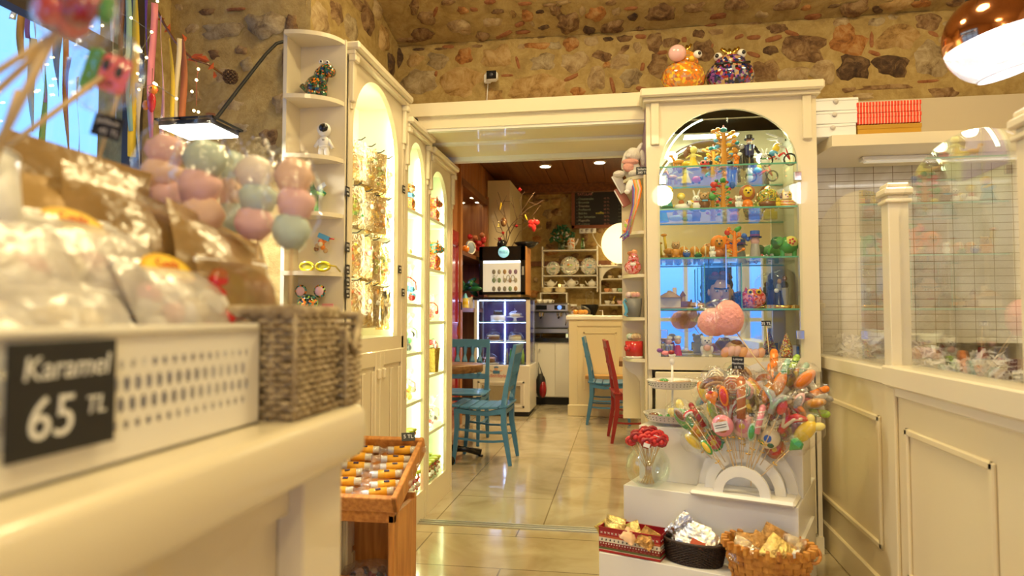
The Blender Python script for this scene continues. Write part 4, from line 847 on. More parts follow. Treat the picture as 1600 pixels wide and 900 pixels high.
sf('frog_figurine', 'tiny green spiky frog in front of the amber elephants', 'figurine', 3, 1091, 10, [('body', 'e', (0, 0, .35), (.6, .35, .35), 'dgreen'), ('eye', 'e', (-.2, -.1, .75), (.15, .15, .15), 'lime'), ('eye', 'e', (.2, -.1, .75), (.15, .15, .15), 'lime')], y=3.56)
sf('lion_figurine', 'red maned lion with yellow face on the third showcase shelf', 'figurine', 3, 1123, 36, [('body', 'e', (0, 0, .2), (.24, .2, .22), 'brick'), ('mane', 'e', (0, 0, .66), (.34, .17, .33), 'orange'), ('face', 'e', (0, -.1, .66), (.2, .12, .21), 'amber')]+beads(0, .72, .09, .035, -.21)+[('nose', 'e', (0, -.23, .6), (.05, .03, .04), 'black')])
sf('cat_figurine', 'little white cat leaning on the red maned lion', 'figurine', 3, 1113, 18, animal('white', 'white', ears='point'), y=3.56)
sf('glass_tree', 'orange glass tree with coloured balls on the third shelf', 'figurine', 3, 1148, 46, tree('orange', ['orange', 'red', 'yellow', 'orange'], 21, 14)+[('ball', 'e', (-.22, 0, .85), (.1, .08, .1), 'red'), ('ball', 'e', (.1, 0, .95), (.14, .08, .08), 'green', (0, -.6, 0)), ('ball', 'e', (.3, 0, .72), (.1, .08, .1), 'blue'), ('ball', 'e', (.42, 0, .62), (.08, .08, .08), 'blue')])
sf('hatted_figurine', 'pale figurine in a tall blue hat on the third shelf', 'figurine', 3, 1180, 42, [('coat', 'c', (0, 0, 0), (.2, .14, .5), 'grey'), ('head', 'e', (0, 0, .62), (.16, .14, .16), 'lpink'), ('hat_brim', 'c', (0, 0, .72), (.24, .24, .04), 'navy'), ('hat', 'c', (0, 0, .75), (.17, .17, .22), 'blue'), ('hat_band', 'c', (0, 0, .78), (.175, .175, .06), 'purple')])
sf('bead_heap', 'small heap of sparkling coloured beads beside the green elephant', 'beads', 3, 1195, 10, [('beads', 'e', (random.Random(i).uniform(-1.4, 1.2), random.Random(i+50).uniform(-.3, .3), random.Random(i+90).uniform(.1, .5)), (.16, .16, .16), ['silver', 'red', 'mint', 'gold', 'white'][i % 5]) for i in range(26)])
sf('elephant_figurine', 'shiny green elephant with a red flower saddle on third shelf', 'figurine', 3, 1228, 34, [('body', 'e', (.1, 0, .55), (.45, .25, .38), 'green'), ('saddle', 'e', (.2, -.04, .65), (.32, .24, .3), 'lemon')]+[('flower', 'e', (.2+.1*cos(a), -.27, .68+.1*sin(a)), (.05, .03, .05), 'red') for a in [i*1.257 for i in range(5)]]+[('head', 'e', (-.4, -.03, .65), (.25, .2, .28), 'dgreen'), ('ear', 'e', (-.3, -.2, .7), (.16, .04, .2), 'green'), ('trunk', 't', (-.55, -.05, .6), (-.75, -.05, .2, .07), 'green'), ('leg', 'c', (-.15, 0, 0), (.1, .11, .35), 'green'), ('leg', 'c', (.35, 0, 0), (.1, .11, .35), 'green')])
# fourth shelf
sf('reflection_house', 'cream house shape standing in for a mirror reflection, fourth showcase shelf', 'figurine', 4, 1047, 34, [('walls', 'b', (0, 0, .25), (.9, .4, .5), 'cream'), ('roof', 'c', (0, 0, .5), (.55, .02, .32), 'tan'), ('tower', 'b', (.2, 0, .75), (.18, .18, .4), 'cream'), ('base', 'b', (0, 0, .03), (1.4, .5, .06), 'tan')])  # solid shape added in place of buildings reflected in the mirror back
sf('reflection_castle', 'small brown castle shape in place of a mirror reflection, fourth showcase shelf', 'figurine', 4, 1070, 28, [('walls', 'b', (0, 0, .2), (.6, .4, .4), 'brown'), ('tower', 'c', (-.1, 0, .3), (.16, .12, .4), 'tan'), ('tower_roof', 'c', (-.1, 0, .7), (.18, .01, .28), 'brown'), ('base', 'b', (0, 0, .03), (.9, .5, .06), 'cream')])  # also added to imitate a reflection in the showcase mirror
sf('reflection_train', 'small train shape added for the mirror reflections beside the glass box, fourth shelf', 'toy', 4, 1089, 14, [('engine', 'b', (-.4, 0, .5), (.6, .4, .4), 'tan'), ('engine', 'c', (-.6, 0, .7), (.1, .1, .3), 'brown'), ('wagon', 'b', (.4, 0, .45), (.7, .4, .35), 'amber'), ('wheel', 'e', (-.5, -.2, .15), (.14, .06, .14), 'black'), ('wheel', 'e', (.4, -.2, .15), (.14, .06, .14), 'black')])  # added with the house and castle to imitate mirror reflections
l, h = place(4, 1127, 68, 3.66)
t = thing('glass_display_box', 'clear glass box around the painted head on the fourth shelf', 'display case', l)
mb = MB(); w_, d_, h_ = .092, .07, .235
for a, b_ in (((-w_, -d_, 0), (w_, -d_+.002, h_)), ((-w_, d_-.002, 0), (w_, d_, h_)), ((-w_, -d_, 0), (-w_+.002, d_, h_)), ((w_-.002, -d_, 0), (w_, d_, h_)), ((-w_, -d_, h_), (w_, d_, h_+.002))): mb.bb(a, b_, GLASS)
mb.build('panes', t); mb = MB()
for x in (-w_, w_):
    for y in (-d_, d_): mb.bb((x-.002, y-.002, 0), (x+.002, y+.002, h_), GLASSG)
mb.build('edge_strips', t)
fig('ceramic_head', 'painted ceramic head with dark hair and red flowers inside the glass box', 'sculpture', (l[0]-.004, l[1], l[2]+.001), .19, [('face', 'e', (0, 0, .45), (.31, .26, .45), 'skin'), ('neck', 'c', (0, 0.02, 0), (.17, .15, .2), 'skin'), ('hair', 'e', (0, .07, .66), (.36, .26, .3), 'black'), ('hair', 'e', (0, .02, .86), (.34, .22, .13), 'brown'), ('ear', 'e', (-.31, 0, .45), (.04, .06, .1), 'skin'), ('ear', 'e', (.31, 0, .45), (.04, .06, .1), 'skin'),
    ('brow', 't', (-.2, -.235, .56), (0, -.262, .53, .02), 'black'), ('brow', 't', (0, -.262, .53), (.2, -.235, .56, .02), 'black'), ('eye', 'e', (-.12, -.24, .48), (.055, .03, .028), 'white'), ('eye', 'e', (.12, -.24, .48), (.055, .03, .028), 'white'), ('pupil', 'e', (-.12, -.265, .48), (.024, .02, .026), 'black'), ('pupil', 'e', (.12, -.265, .48), (.024, .02, .026), 'black'), ('nose', 'e', (0, -.27, .38), (.045, .06, .09), 'skin'), ('mouth', 'e', (0, -.25, .24), (.09, .03, .028), 'red'),
    ('flower', 'e', (-.15, -.08, .95), (.1, .09, .08), 'dred'), ('flower', 'e', (.05, -.1, .97), (.1, .09, .08), 'brick'), ('flower', 'e', (.2, -.04, .92), (.08, .08, .07), 'brown')])
PKM = mosaic('pink_flower_glaze', ['pink', 'red', 'purple', 'red', 'pink'], 90)
sf('owl_money_box', 'round pink patterned owl money box on the fourth showcase shelf', 'money box', 4, 1177, 34, [('body', 'e', (0, 0, .45), (.56, .4, .45), PKM), ('ear', 'c', (-.3, 0, .72), (.1, .01, .25), PKM), ('ear', 'c', (.3, 0, .72), (.1, .01, .25), PKM)]+eyes(0, -.28, .72, .18, .13, 'yellow')+[('beak', 'e', (0, -.38, .6), (.05, .05, .06), 'orange')])
l, h = place(4, 1222, 64, 3.66)
t = thing('glass_dome', 'tall glass dome over a dark dancing couple on the fourth shelf', 'display case', l)
mb = MB(); mb.lathe([(.082, 0), (.088, .004), (.088, .014), (.08, .018)], GOLD, n=28); mb.build('base', t)
mb = MB(); mb.open_lathe([(.075, .018), (.075, .14)]+[(.075*cos(a), .14+.07*sin(a)) for a in [pi/2*i/8 for i in range(1, 9)]], GLASS, n=28); mb.build('cloche', t)
fig('dancing_couple', 'dark dancing couple figurine under the tall glass dome', 'figurine', (l[0], l[1], l[2]+.018), .15, [('gown', 'c', (-.12, 0, 0), (.2, .1, .5), 'black'), ('suit', 'c', (.1, 0, 0), (.1, .13, .6), 'grey'), ('torso', 'e', (-.1, 0, .6), (.1, .09, .16), 'grey'), ('torso', 'e', (.1, 0, .68), (.12, .1, .16), 'black'), ('head', 'e', (-.08, 0, .82), (.08, .08, .1), 'tan'), ('head', 'e', (.1, 0, .92), (.08, .08, .1), 'brown'), ('flowers', 'e', (-.2, -.1, .5), (.08, .06, .08), 'white')])
for k, px in enumerate((1199, 1207, 1240)):
    l, h = place(4, px, 8, 3.56); fig('gold_coin_stack', 'low stack of gold foil coins on the fourth shelf, '+['leftmost', 'middle one', 'at the right end'][k], 'coins', l, .02, [('coins', 'c', (0, 0, 0), (.75, .75, .28), 'gold'), ('coins', 'c', (.08, 0, .3), (.7, .7, .28), 'gold'), ('coins', 'c', (0, 0, .6), (.72, .72, .28), 'gold')], group='gold coin stacks on the fourth shelf')
# bottom shelf
sf('doll_pair', 'pair of dolls in red and white on the bottom showcase shelf', 'figurine', 5, 1052, 34, [('dress', 'c', (-.2, 0, 0), (.2, .1, .5), 'white'), ('head', 'e', (-.2, 0, .7), (.15, .13, .15), 'lpink'), ('hat', 'e', (-.2, 0, .86), (.18, .15, .1), 'white'), ('dress', 'c', (.2, 0, 0), (.22, .1, .55), 'red'), ('head', 'e', (.2, 0, .72), (.15, .13, .15), 'skin'), ('hat', 'e', (.2, 0, .88), (.18, .15, .1), 'white')])
for k in range(3):
    l, h = place(5, 1035+k*7, 22, 3.57); fig('foil_tube', 'slim silver foil tube at the left of the bottom shelf', 'tube', l, .07, [('tube', 'c', (0, 0, 0), (.14, .14, .9), 'silver'), ('cap', 'c', (0, 0, .9), (.15, .15, .1), 'white')], group='silver foil tubes on the bottom shelf')
PL = pm((.80, .76, .7), .9)
sf('bear_plush', 'white teddy bear with pink bow on the bottom showcase shelf', 'plush toy', 5, 1104, 34, [(a, b_, c, d, PL if e == 'white' else e, *r_) for a, b_, c, d, e, *r_ in animal('white', 'white', [('bow', 'e', (0, -.22, .45), (.16, .08, .14), 'lpink')], ears='round')])
sf('pink_garland', 'thick pink twisted sugar rope lying on the bottom showcase shelf', 'candy', 5, 1162, 24, [('rope', 'e', (-1.1+i*.35, -.05*(i % 2), .38+.1*sin(i)), (.28, .3, .36), 'lpink' if i % 3 else 'peach', (0, .5, 0)) for i in range(7)], y=3.57)
sf('shell_ornament', 'grey striped shell ornament resting behind the pink sugar rope', 'ornament', 5, 1150, 30, [('shell', 'e', (0, .3, .5), (.5, .3, .35), 'tan'), ('shell', 'e', (.05, .28, .72), (.32, .25, .2), 'brown')], y=3.6)
sf('beaded_tree', 'small beaded tree ornament at the right of the bottom shelf', 'ornament', 5, 1229, 40, [('cone', 'c', (0, 0, .08), (.32, .04, .85), mosaic('bead_tree', ['tan', 'red', 'gold' if 0 else 'lemon', 'grey', 'brown'], 200)), ('base', 'c', (0, 0, 0), (.2, .2, .08), 'brown')])
for k in range(3):
    l, h = place(5, 1241+k*4, 18, 3.56+.03*k); fig('silver_box', 'small blue and silver box at the right end of the bottom shelf', 'box', l, .07, [('box', 'b', (0, 0, .5), (.24, .3, 1), ['silver', 'blue', 'silver'][k]), ('lid', 'b', (0, 0, .95), (.26, .32, .12), 'silver')], group='small boxes on the bottom shelf')
sf('tool_bundle', 'dark metal wand with pink knob lying on the bottom shelf', 'tool', 5, 1062, 8, [('rod', 't', (-1.5, -.6, .3), (2.2, -.6, .3, .2), 'grey'), ('knob', 'e', (-1.7, -.6, .35), (.4, .35, .35), 'pink')], y=3.56)

# ------------------------------------------------------------------ money boxes on top of the showcase
CHM = mosaic('orange_poppy_glaze', ['amber', 'orange', 'amber', 'yellow', 'tan', 'brick', 'orange'], 75)
FRM = mosaic('dark_floral_glaze', ['navy', 'grey', 'black', 'dred', 'tan', 'purple', 'navy'], 75)
p = pY(1068, 142, 3.62); CRN = []
fig('chicken_money_box', 'orange floral chicken money box with gold crown atop the showcase', 'money box', (p.x, 3.62, 2.32), .26, [('body', 'e', (0, 0, .36), (.45, .4, .36), CHM), ('head', 'e', (.06, -.02, .66), (.25, .22, .26), CHM)]+[('crown', 't', (.03, 0, .88), (.03+.14*sin(a), .1*cos(a)-.02, 1.06, .03), 'gold') for a in (-1.2, -.3, .4, 1.3)]+[('crown', 'c', (.03, 0, .84), (.09, .11, .07), 'gold')]+[('eye', 'e', (.27, -.16, .78), (.09, .07, .08), 'white'), ('pupil', 'e', (.30, -.22, .78), (.035, .03, .035), 'black'), ('beak', 'e', (.14, -.25, .66), (.06, .08, .06), 'yellow'), ('bubble', 'e', (-.14, -.28, .78), (.18, .16, .17), 'lpink')])
p = pY(1143, 133, 3.62)
fig('frog_money_box', 'dark floral frog money box with gold crown atop the showcase', 'money box', (p.x, 3.66, 2.335), .235, [('body', 'e', (0, 0, .38), (.55, .42, .38), FRM), ('head', 'e', (0, -.05, .64), (.36, .3, .22), FRM)]+[('crown', 't', (0, -.02, .84), (.2*sin(a), .1*cos(a)-.05, 1.02, .035), 'gold') for a in (-1.4, -.7, 0, .7, 1.4)]+[('crown', 'c', (0, -.03, .8), (.13, .13, .08), 'gold'), ('eye', 'e', (-.27, -.1, .8), (.1, .09, .1), 'white'), ('pupil', 'e', (-.31, -.19, .8), (.045, .03, .045), 'black'), ('eye', 'e', (.24, -.1, .85), (.1, .09, .1), 'white'), ('pupil', 'e', (.27, -.19, .85), (.045, .03, .045), 'black'), ('mouth', 't', (-.38, -.34, .56), (.38, -.34, .56, .03), 'black')])

# ------------------------------------------------------------------ boxes on the wall shelf
t = None
for k in range(3):
    mb = MB(); z0 = 2.04+k*.0655; mb.bb((-.108, -.12, 0), (.108, .12, .064), WHITEP, .003); mb.bb((-.109, -.121, .05), (.109, .121, .052), pm((.5, .48, .45), .6)); mb.lathe([(0, 0), (.012, 0), (.012, .002), (0, .002)], pm((.6, .55, .5), .5), n=12, M=Matrix.Translation((0, -.1225, .045)) @ Euler((pi/2, 0, 0)).to_matrix().to_4x4())
    tag(mb.build('cardboard_box', None, (1.052+.004*(k-1), 3.63, z0), (0, 0, R(2*(k-1)))), 'flat white cardboard box on the wall shelf, '+['bottom', 'middle', 'top'][k]+' one of three', 'box', 'white boxes on the wall shelf')
STRI = bpy.data.materials.new('red_white_stripes'); STRI.use_nodes = True; _n = STRI.node_tree
_t = _n.nodes.new('ShaderNodeTexCoord'); _m = _n.nodes.new('ShaderNodeTexWave'); _m.bands_direction = 'X'; _m.inputs['Scale'].default_value = 22; _m.wave_profile = 'SIN'; _n.links.new(_t.outputs['Object'], _m.inputs['Vector'])
_c = _n.nodes.new('ShaderNodeValToRGB'); _c.color_ramp.interpolation = 'CONSTANT'; _c.color_ramp.elements[0].color = (.75, .055, .02, 1); _c.color_ramp.elements[1].position = .85; _c.color_ramp.elements[1].color = (.9, .6, .45, 1); _n.links.new(_m.outputs['Fac'], _c.inputs[0]); _n.links.new(_c.outputs[0], _n.nodes['Principled BSDF'].inputs['Base Color'])
for k in range(3):
    mb = MB(); hh = .052 if k == 0 else .054
    mb.bb((-.145, -.11, 0), (.145, .11, hh), pm((.55, .30, .03), .45) if k == 0 else STRI, .002); mb.bb((-.147, -.112, hh-.022), (.147, .112, hh), pm((.5, .27, .03), .45) if k == 0 else STRI, .002)
    tag(mb.build('cardboard_box', None, (1.305, 3.62, 2.04+k*.056)), ['mustard brown box lying under two red striped boxes', 'lower red and white striped gift box on the wall shelf', 'upper red and white striped gift box on the wall shelf'][k], 'box')

# ------------------------------------------------------------------ glazed counter contents
q = random.Random(11); mb = MB(); FLK = pm((.82, .80, .80), .5)
for k in range(2600):
    y = 1.9+1.75*q.random(); x = 1.06+abs(q.gauss(0, .10)) if q.random() < .8 else q.uniform(1.05, 1.5); yy = y
    hmax = .15*math.exp(-((x-1.1)/.16)**2)*(1 if yy > 2.0 else .6)*(1.1 if yy > 2.7 else .6+.4*sin(yy*9)**2)
    if y < 2.55 and x > 1.15: continue
    z = .887+hmax*q.random()
    M_ = Matrix.Translation((x, y, z+.006)) @ Euler((q.uniform(-.9, .9), q.uniform(-.9, .9), q.uniform(0, 6))).to_matrix().to_4x4(); a, b_ = q.uniform(.012, .025), q.uniform(.005, .010)
    mb.add([(-a, -b_, 0), (a*.6, -b_*.6, .004), (a, b_, .001), (-a*.5, b_, .006)], [(0, 1, 2, 3)], FLK, False, M_)
tag(mb.build('paper_flakes', fixn=False), 'heap of white shredded paper flakes behind the glass screens', 'paper flakes', kind='stuff')
t = thing('storage_box', 'dark brown open box lying on the counter bed behind glass', 'box', (1.36, 2.50, .885), 0)
DB = mat('dark_brown_box', (.10, .065, .045), .5, vary=.3); mb = MB(); mb.bb((-.17, 0, 0), (.35, .01, .165), DB); mb.bb((-.17, 0, 0), (-.16, .3, .165), DB); mb.bb((.34, 0, 0), (.35, .3, .165), DB); mb.bb((-.17, .29, 0), (.35, .3, .165), DB); mb.bb((-.17, 0, 0), (.35, .3, .01), DB); mb.build('body', t)
mb = MB(); mb.bb((-.15, -.002, .08), (.12, 0, .125), pm((.16, .05, .04), .5)); mb.build('printed_label', t)

# ------------------------------------------------------------------ copper pendant lamp
PP = Vector((1.17, 2.3, 2.03)); t = thing('pendant_lamp', 'copper and clear glass globe pendant lamp hanging at upper right', 'lamp', PP, rot=(0, R(-14), 0))
COP = mat('copper_mirror', (.78, .34, .17), .1, metal=1); r_ = .145
mb = MB(); mb.open_lathe([(r_*cos(a), r_*sin(a)) for a in [pi/2-(pi/2+.05)*i/14 for i in range(15)]], COP, n=40); mb.open_lathe([((r_-.002)*cos(a), (r_-.002)*sin(a)) for a in [pi/2-(pi/2+.05)*i/14 for i in range(15)]], mat('lamp_inner_white', (.9, .88, .85), .4), n=40); mb.build('copper_shade', t)
mb = MB(); mb.open_lathe([(r_*cos(a), r_*sin(a)) for a in [-.05-.95*i/10 for i in range(11)]], film('lamp_glass', (.93, .93, 1), .16, .03, body=.18, bcol=(.9, .9, 1)), n=40); mb.build('glass_bowl', t)
mb = MB(); mb.tube([(r_*.54*cos(a), r_*.54*sin(a), -r_*.842) for a in [2*pi*i/32 for i in range(33)]], .0022, mat('glass_rim', (.8, .8, .95), .1, coat=1), 6); mb.build('rim', t)
mb = MB(); mb.ell((0, 0, -.02), (.06, .06, .06), mat('pendant_bulb', (1, 1, 1), .5, emit=(1, .97, .95), es=22)); mb.build('bulb', t)
mb = MB(); mb.lathe([(.045, r_-.004), (.045, r_+.02), (.02, r_+.05), (.02, r_+.08)], BLACKM); mb.tube([(0, 0, r_+.05), (-.36, 0, r_+1.38)], .004, BLACKM); mb.build('cord', t)
pl = bpy.data.lights.new('pendant_light', 'POINT'); pl.energy = 3; pl.color = (1, .95, .88); pl.shadow_soft_size = .05; po = bpy.data.objects.new('pendant_light', pl); C.objects.link(po); po.location = PP+Vector((0.01, 0, -.08))

# ------------------------------------------------------------------ security camera on the stone wall
p = pY(768, 124, 4.03); t = thing('security_camera', 'small white security camera fixed on the stone wall', 'camera', (p.x, 4.03, p.z))
mb = MB(); mb.box((-.022, -.012, 0), (.045, .024, .055), WHITEP, bev=.006); mb.build('wall_mount', t); mb = MB(); mb.box((.012, -.05, 0), (.075, .055, .06), WHITEP, bev=.014); hb = mb.build('housing', t)
mb = MB(); mb.box((.014, -.079, 0), (.06, .006, .05), BLACK, bev=.002); mb.build('front_glass', hb); mb = MB(); mb.ell((.014, -.083, 0), (.012, .004, .012), pm((.05, .05, .07), .05)); mb.build('lens', hb)
mb = MB(); mb.tube([(-.02, -.01, -.02), (-.025, -.012, -.1), (-.028, -.012, -.16)], .003, WHITEP); mb.build('cable', t)

# ------------------------------------------------------------------ bunny, pot etc. on the slim corner shelf
def nz(i): return [.93, 1.145, 1.37, 1.595, 1.885][i]
FUR = mat('bunny_fur', (.78, .72, .66), .95, bump=.6, bscale=160); FURP = mat('bunny_pink', (.72, .36, .30), .95, bump=.5, bscale=120)
t = thing('bunny_plush', 'floppy eared white and pink plush bunny atop the slim corner shelf', 'plush toy', (.055, 3.62, 1.885))
mb = MB(); mb.ell((.01, 0, .045), (.048, .04, .05), FUR, noise=.05); mb.build('body', t)
mb = MB(); mb.ell((.015, -.01, .125), (.04, .038, .04), FUR, noise=.04); mb.ell((-.005, -.035, .115), (.018, .016, .014), FUR); hd = mb.build('head', t)
mb = MB(); mb.ell((.045, -.005, .155), (.014, .014, .042), FUR, rot=(0, .5, 0)); mb.ell((.065, -.005, .11), (.016, .013, .045), FUR, rot=(0, -.1, 0)); mb.build('ear', hd); mb = MB(); mb.ell((-.028, -.005, .10), (.016, .015, .055), FUR, rot=(0, .25, 0)); mb.build('ear', hd)
mb = MB(); mb.ell((.0, -.038, .135), (.004, .003, .005), BLACK); mb.build('eye', hd)
mb = MB(); mb.ell((0, -.03, .085), (.045, .02, .018), FURP); mb.ell((-.01, -.035, .055), (.03, .014, .025), FURP); mb.build('scarf', t)
for x in (-.06, .02): mb = MB(); mb.ell((x, -.04, .018), (.032, .03, .02), FUR); mb.build('foot', t)
t = thing('price_card', 'black handwritten price card below the plush bunny', 'price tag', (.115, 3.52, 1.905)); mb = MB(); mb.bb((-.032, -.001, -.02), (.032, .001, .02), CARD); mb.build('card', t); text('Sallama', .017, CHALK, t, (0, -.002, .008), (pi/2, 0, 0)); text('280 TL', .017, CHALK, t, (0, -.002, -.01), (pi/2, 0, 0))
for k in range(2):
    mb = MB(); mb.box((0, 0, 0), (.05, .012, .11), pm([(.55, .5, .48), (.45, .16, .12)][k], .5), bev=.003); mb.bb((-.024, -.008, -.045), (-.018, .008, .05), WHITEP)
    tag(mb.build('paper_booklet', None, (-.0+.012*k, 3.665+.02*k, 1.84-.07*k+.03), (0, R(-28), 0)), ['grey paper booklet leaning out beside the plush bunny', 'brownish red booklet tucked under the grey booklet'][k], 'booklet')
# tassel unicorn
t = thing('tassel_unicorn', 'white unicorn head hanger with long rainbow yarn mane', 'ornament', (.05, 3.53, 1.83))
mb = MB(); mb.ell((0, 0, 0), (.02, .014, .035), pm((.8, .76, .74), .8), rot=(0, .3, 0)); mb.ell((-.012, 0, -.03), (.016, .012, .014), pm((.8, .76, .74), .8)); mb.build('head', t)
q = random.Random(4)
for k, c in enumerate(('purple', 'sky', 'orange', 'peach', 'lime', 'lpink', 'orange')):
    mb = MB()
    for j in range(5):
        x0 = .005+.007*k+q.uniform(-.003, .003); mb.tube([(x0, -.004, .03), (x0+.012, -.01, -.02), (x0+.012-.003*k, -.012, -.10), (x0-.02-.004*k+q.uniform(-.008, .008), -.012, -.20-.006*(7-k)-q.uniform(0, .03)), (x0-.05-.002*k+q.uniform(-.01, .01), -.01, -.27+.018*k-q.uniform(0, .02))], .0028, pm(K[c], .9), 5)
    mb.build('yarn_strand', t)
mb = MB(); mb.tube([(0, 0, .03), (.01, .05, .05)], .0015, BLACKM, 4); mb.build('hanging_loop', t)
# pink owl
POM = mosaic('pink_glaze_pattern', ['pink', 'brick', 'lpink', 'red', 'pink'], 120)
fig('chicken_money_box', 'pink and red patterned chicken money box on the slim corner shelf', 'money box', (.065, 3.61, 1.37), .135, [('body', 'e', (0, 0, .3), (.34, .3, .3), POM), ('head', 'e', (.02, -.02, .62), (.22, .2, .24), POM), ('comb', 'e', (-.08, 0, .85), (.14, .06, .1), 'brick'), ('comb', 'e', (.06, 0, .9), (.12, .06, .1), 'peach'), ('beak', 'e', (0, -.24, .55), (.06, .07, .05), 'red'), ('bow', 'e', (0, -.27, .4), (.12, .04, .07), 'white')])
def swirl_ball(mb, c, r, c1, c2):
    mb.ell(c, (r, r*.55, r), km(c1), 12, 8)
    mb.tube([(c[0]+r*.9*i/22*cos(i*.75), c[1]-r*.5*(1-(i/22)**2)**.5-.0006, c[2]+r*.9*i/22*sin(i*.75)) for i in range(23)], r*.12, km(c2), 5)
def pot_lollies(cx, cy, z, n, cols, grp, lab):
    q = random.Random(n*7)
    for k in range(n):
        a = k*2.4; x, y = cx+.030*cos(a)*(.3+.7*k/n), cy+.030*sin(a)*(.3+.7*k/n)
        t = thing('lollipop', lab, 'lollipop', (x, y, z), group=grp); mb = MB(); mb.tube([(0, 0, -.07), (0, 0, .0)], .0018, STICK, 5); mb.build('stick', t); mb = MB(); swirl_ball(mb, (0, 0, .014), .017, *cols[k % len(cols)]); mb.build('candy', t)
t = thing('plant_pot', 'grey ribbed pot of lollipops with a blue seahorse on its side', 'pot', (.065, 3.615, 1.145)); mb = MB(); mb.open_lathe([(0, .002), (.036, .002), (.047, .10), (.042, .10), (.032, .01), (0, .01)], pm((.22, .22, .22), .4)); mb.build('pot', t)
mb = MB(); mb.tube([(-.035, -.035, .08), (-.045, -.04, .095), (-.05, -.04, .08), (-.04, -.042, .055), (-.035, -.042, .03), (-.045, -.042, .012), (-.03, -.042, .008)], .006, km('sky'), 7, rs=[.004, .007, .006, .009, .009, .006, .004]); mb.build('seahorse', t)
pot_lollies(.065, 3.615, 1.25, 6, [('cream', 'brick'), ('lpink', 'white'), ('cream', 'pink')], 'lollipops in the grey pot', 'swirled lollipop standing in the grey ribbed pot')
t = thing('biscuit_pot', 'red pot with white base and moulded face, holding swirled lollipops', 'pot', (.068, 3.615, .93)); mb = MB(); mb.open_lathe([(0, .012), (.045, .012), (.047, .09), (.043, .09), (.04, .02), (0, .02)], km('red')); mb.build('pot', t); mb = MB(); mb.lathe([(.042, 0), (.046, .002), (.046, .012), (.04, .012)], WHITEC); mb.build('base', t); mb = MB(); mb.ell((-.035, -.03, .055), (.018, .015, .022), km('red')); mb.ell((-.042, -.037, .065), (.008, .007, .006), km('dred')); mb.ell((-.03, -.044, .045), (.008, .007, .008), km('dred')); mb.build('moulded_face', t)
pot_lollies(.068, 3.615, 1.03, 6, [('orange', 'cream'), ('mint', 'white'), ('cream', 'tan')], 'lollipops in the red pot', 'swirled lollipop standing in the red pot')
# ================================================================== candy pouches on hooks in the wide cabinet
def pouch_mesh(mb, w, h, d, mf, mbk, seed=0, nx=10, nz=14, crink=.004, header=.14, taper=0, tiltx=0):
    """flat-sealed bag hanging from z=0 down to -h; front faces -y; bulges by d"""
    q = random.Random(seed); F = []; B_ = []
    for j in range(nz+1):
        v = j/nz
        for i in range(nx+1):
            u = -1+2*i/nx
            b = 0 if v < header else math.sin(min(1, (v-header)/(1-header)*1.02)*pi)**.55*(1-abs(u)**2.6)
            ww = w/2*(1-.06*b)*(1-taper*v); e = q.uniform(-1, 1)*crink
            F.append((u*ww+q.uniform(-1, 1)*crink*.4, -d*b*.5-(.0008)+e*(b > 0), -h*v)); B_.append((u*ww, d*b*.3+.0008+e*.5*(b > 0), -h*v))
    n = nx+1
    fs = [(j*n+i, j*n+i+1, (j+1)*n+i+1, (j+1)*n+i) for j in range(nz) for i in range(nx)]
    mb.add(F, fs, mf, True); mb.add(B_, [f[::-1] for f in fs], mbk, True)
def contents(mb, w, h, d, cols, n, seed, r=.010, z0=.3, kind='e'):
    q = random.Random(seed)
    for k in range(n):
        x, z = q.uniform(-.36, .36)*w, -h*q.uniform(z0, .9); y = q.uniform(-.28, .1)*d
        c = km(q.choice(cols), .25)
        if kind == 's': mb.tube([(x-.0, y, z-h*.12), (x+q.uniform(-.01, .01), y, z+h*.2)], r*.5, c, 5)
        else: mb.ell((x, y, z), (r*q.uniform(.8, 1.3), r*.8, r*q.uniform(.8, 1.2)), c, 8, 5)
HX = -1.21; ROWS = [
 ([(555,219),(572,229),(586,239),(599,248),(613,257)], 58, [['red', 'amber', 'yellow'], ['yellow', 'green', 'amber'], ['green', 'lime', 'yellow'], ['green', 'amber', 'red'], ['pink', 'lpink', 'red']], ['red and gold', 'green and yellow', 'lime green', 'green and amber', 'pink']),
 ([(549,290),(567,299),(585,306),(598,313),(612,320)], 56, [['lime', 'green', 'lime'], ['brown', 'amber', 'brick'], ['amber', 'orange', 'yellow'], ['dgreen', 'amber', 'lime'], ['pink', 'amber', 'green']], ['bright green', 'brown toffee', 'orange and gold', 'dark green', 'pink and gold']),
 ([(548,364),(563,369),(579,375),(595,380),(611,383)], 62, [['red', 'orange', 'yellow'], ['pink', 'lpink', 'red'], ['lime', 'orange', 'amber'], ['orange', 'green', 'lime'], ['green', 'mint', 'dgreen']], ['red and orange', 'rosy pink', 'lime and orange', 'orange and green', 'minty green']),
 ([(549,438),(564,444),(577,446),(595,449),(611,451)], 62, [['red', 'brick', 'tan'], ['tan', 'brick', 'amber'], ['amber', 'brown', 'tan'], ['black', 'brown', 'black'], ['grey', 'cream', 'tan']], ['red and tan', 'brick red', 'light brown', 'dark liquorice', 'speckled grey'])]
hb = MB(); LBL2 = pm((.6, .55, .42), .5)
BKC = mat('pouch_gold_back', (.60, .42, .10), .25, metal=.9, bump=.5, bscale=40); PFR = film('pouch_front', (1, .93, .72), .16, .16, body=.16, bcol=(.55, .38, .10), bump=1, bscale=45); LBL = pm((.8, .78, .72), .5)
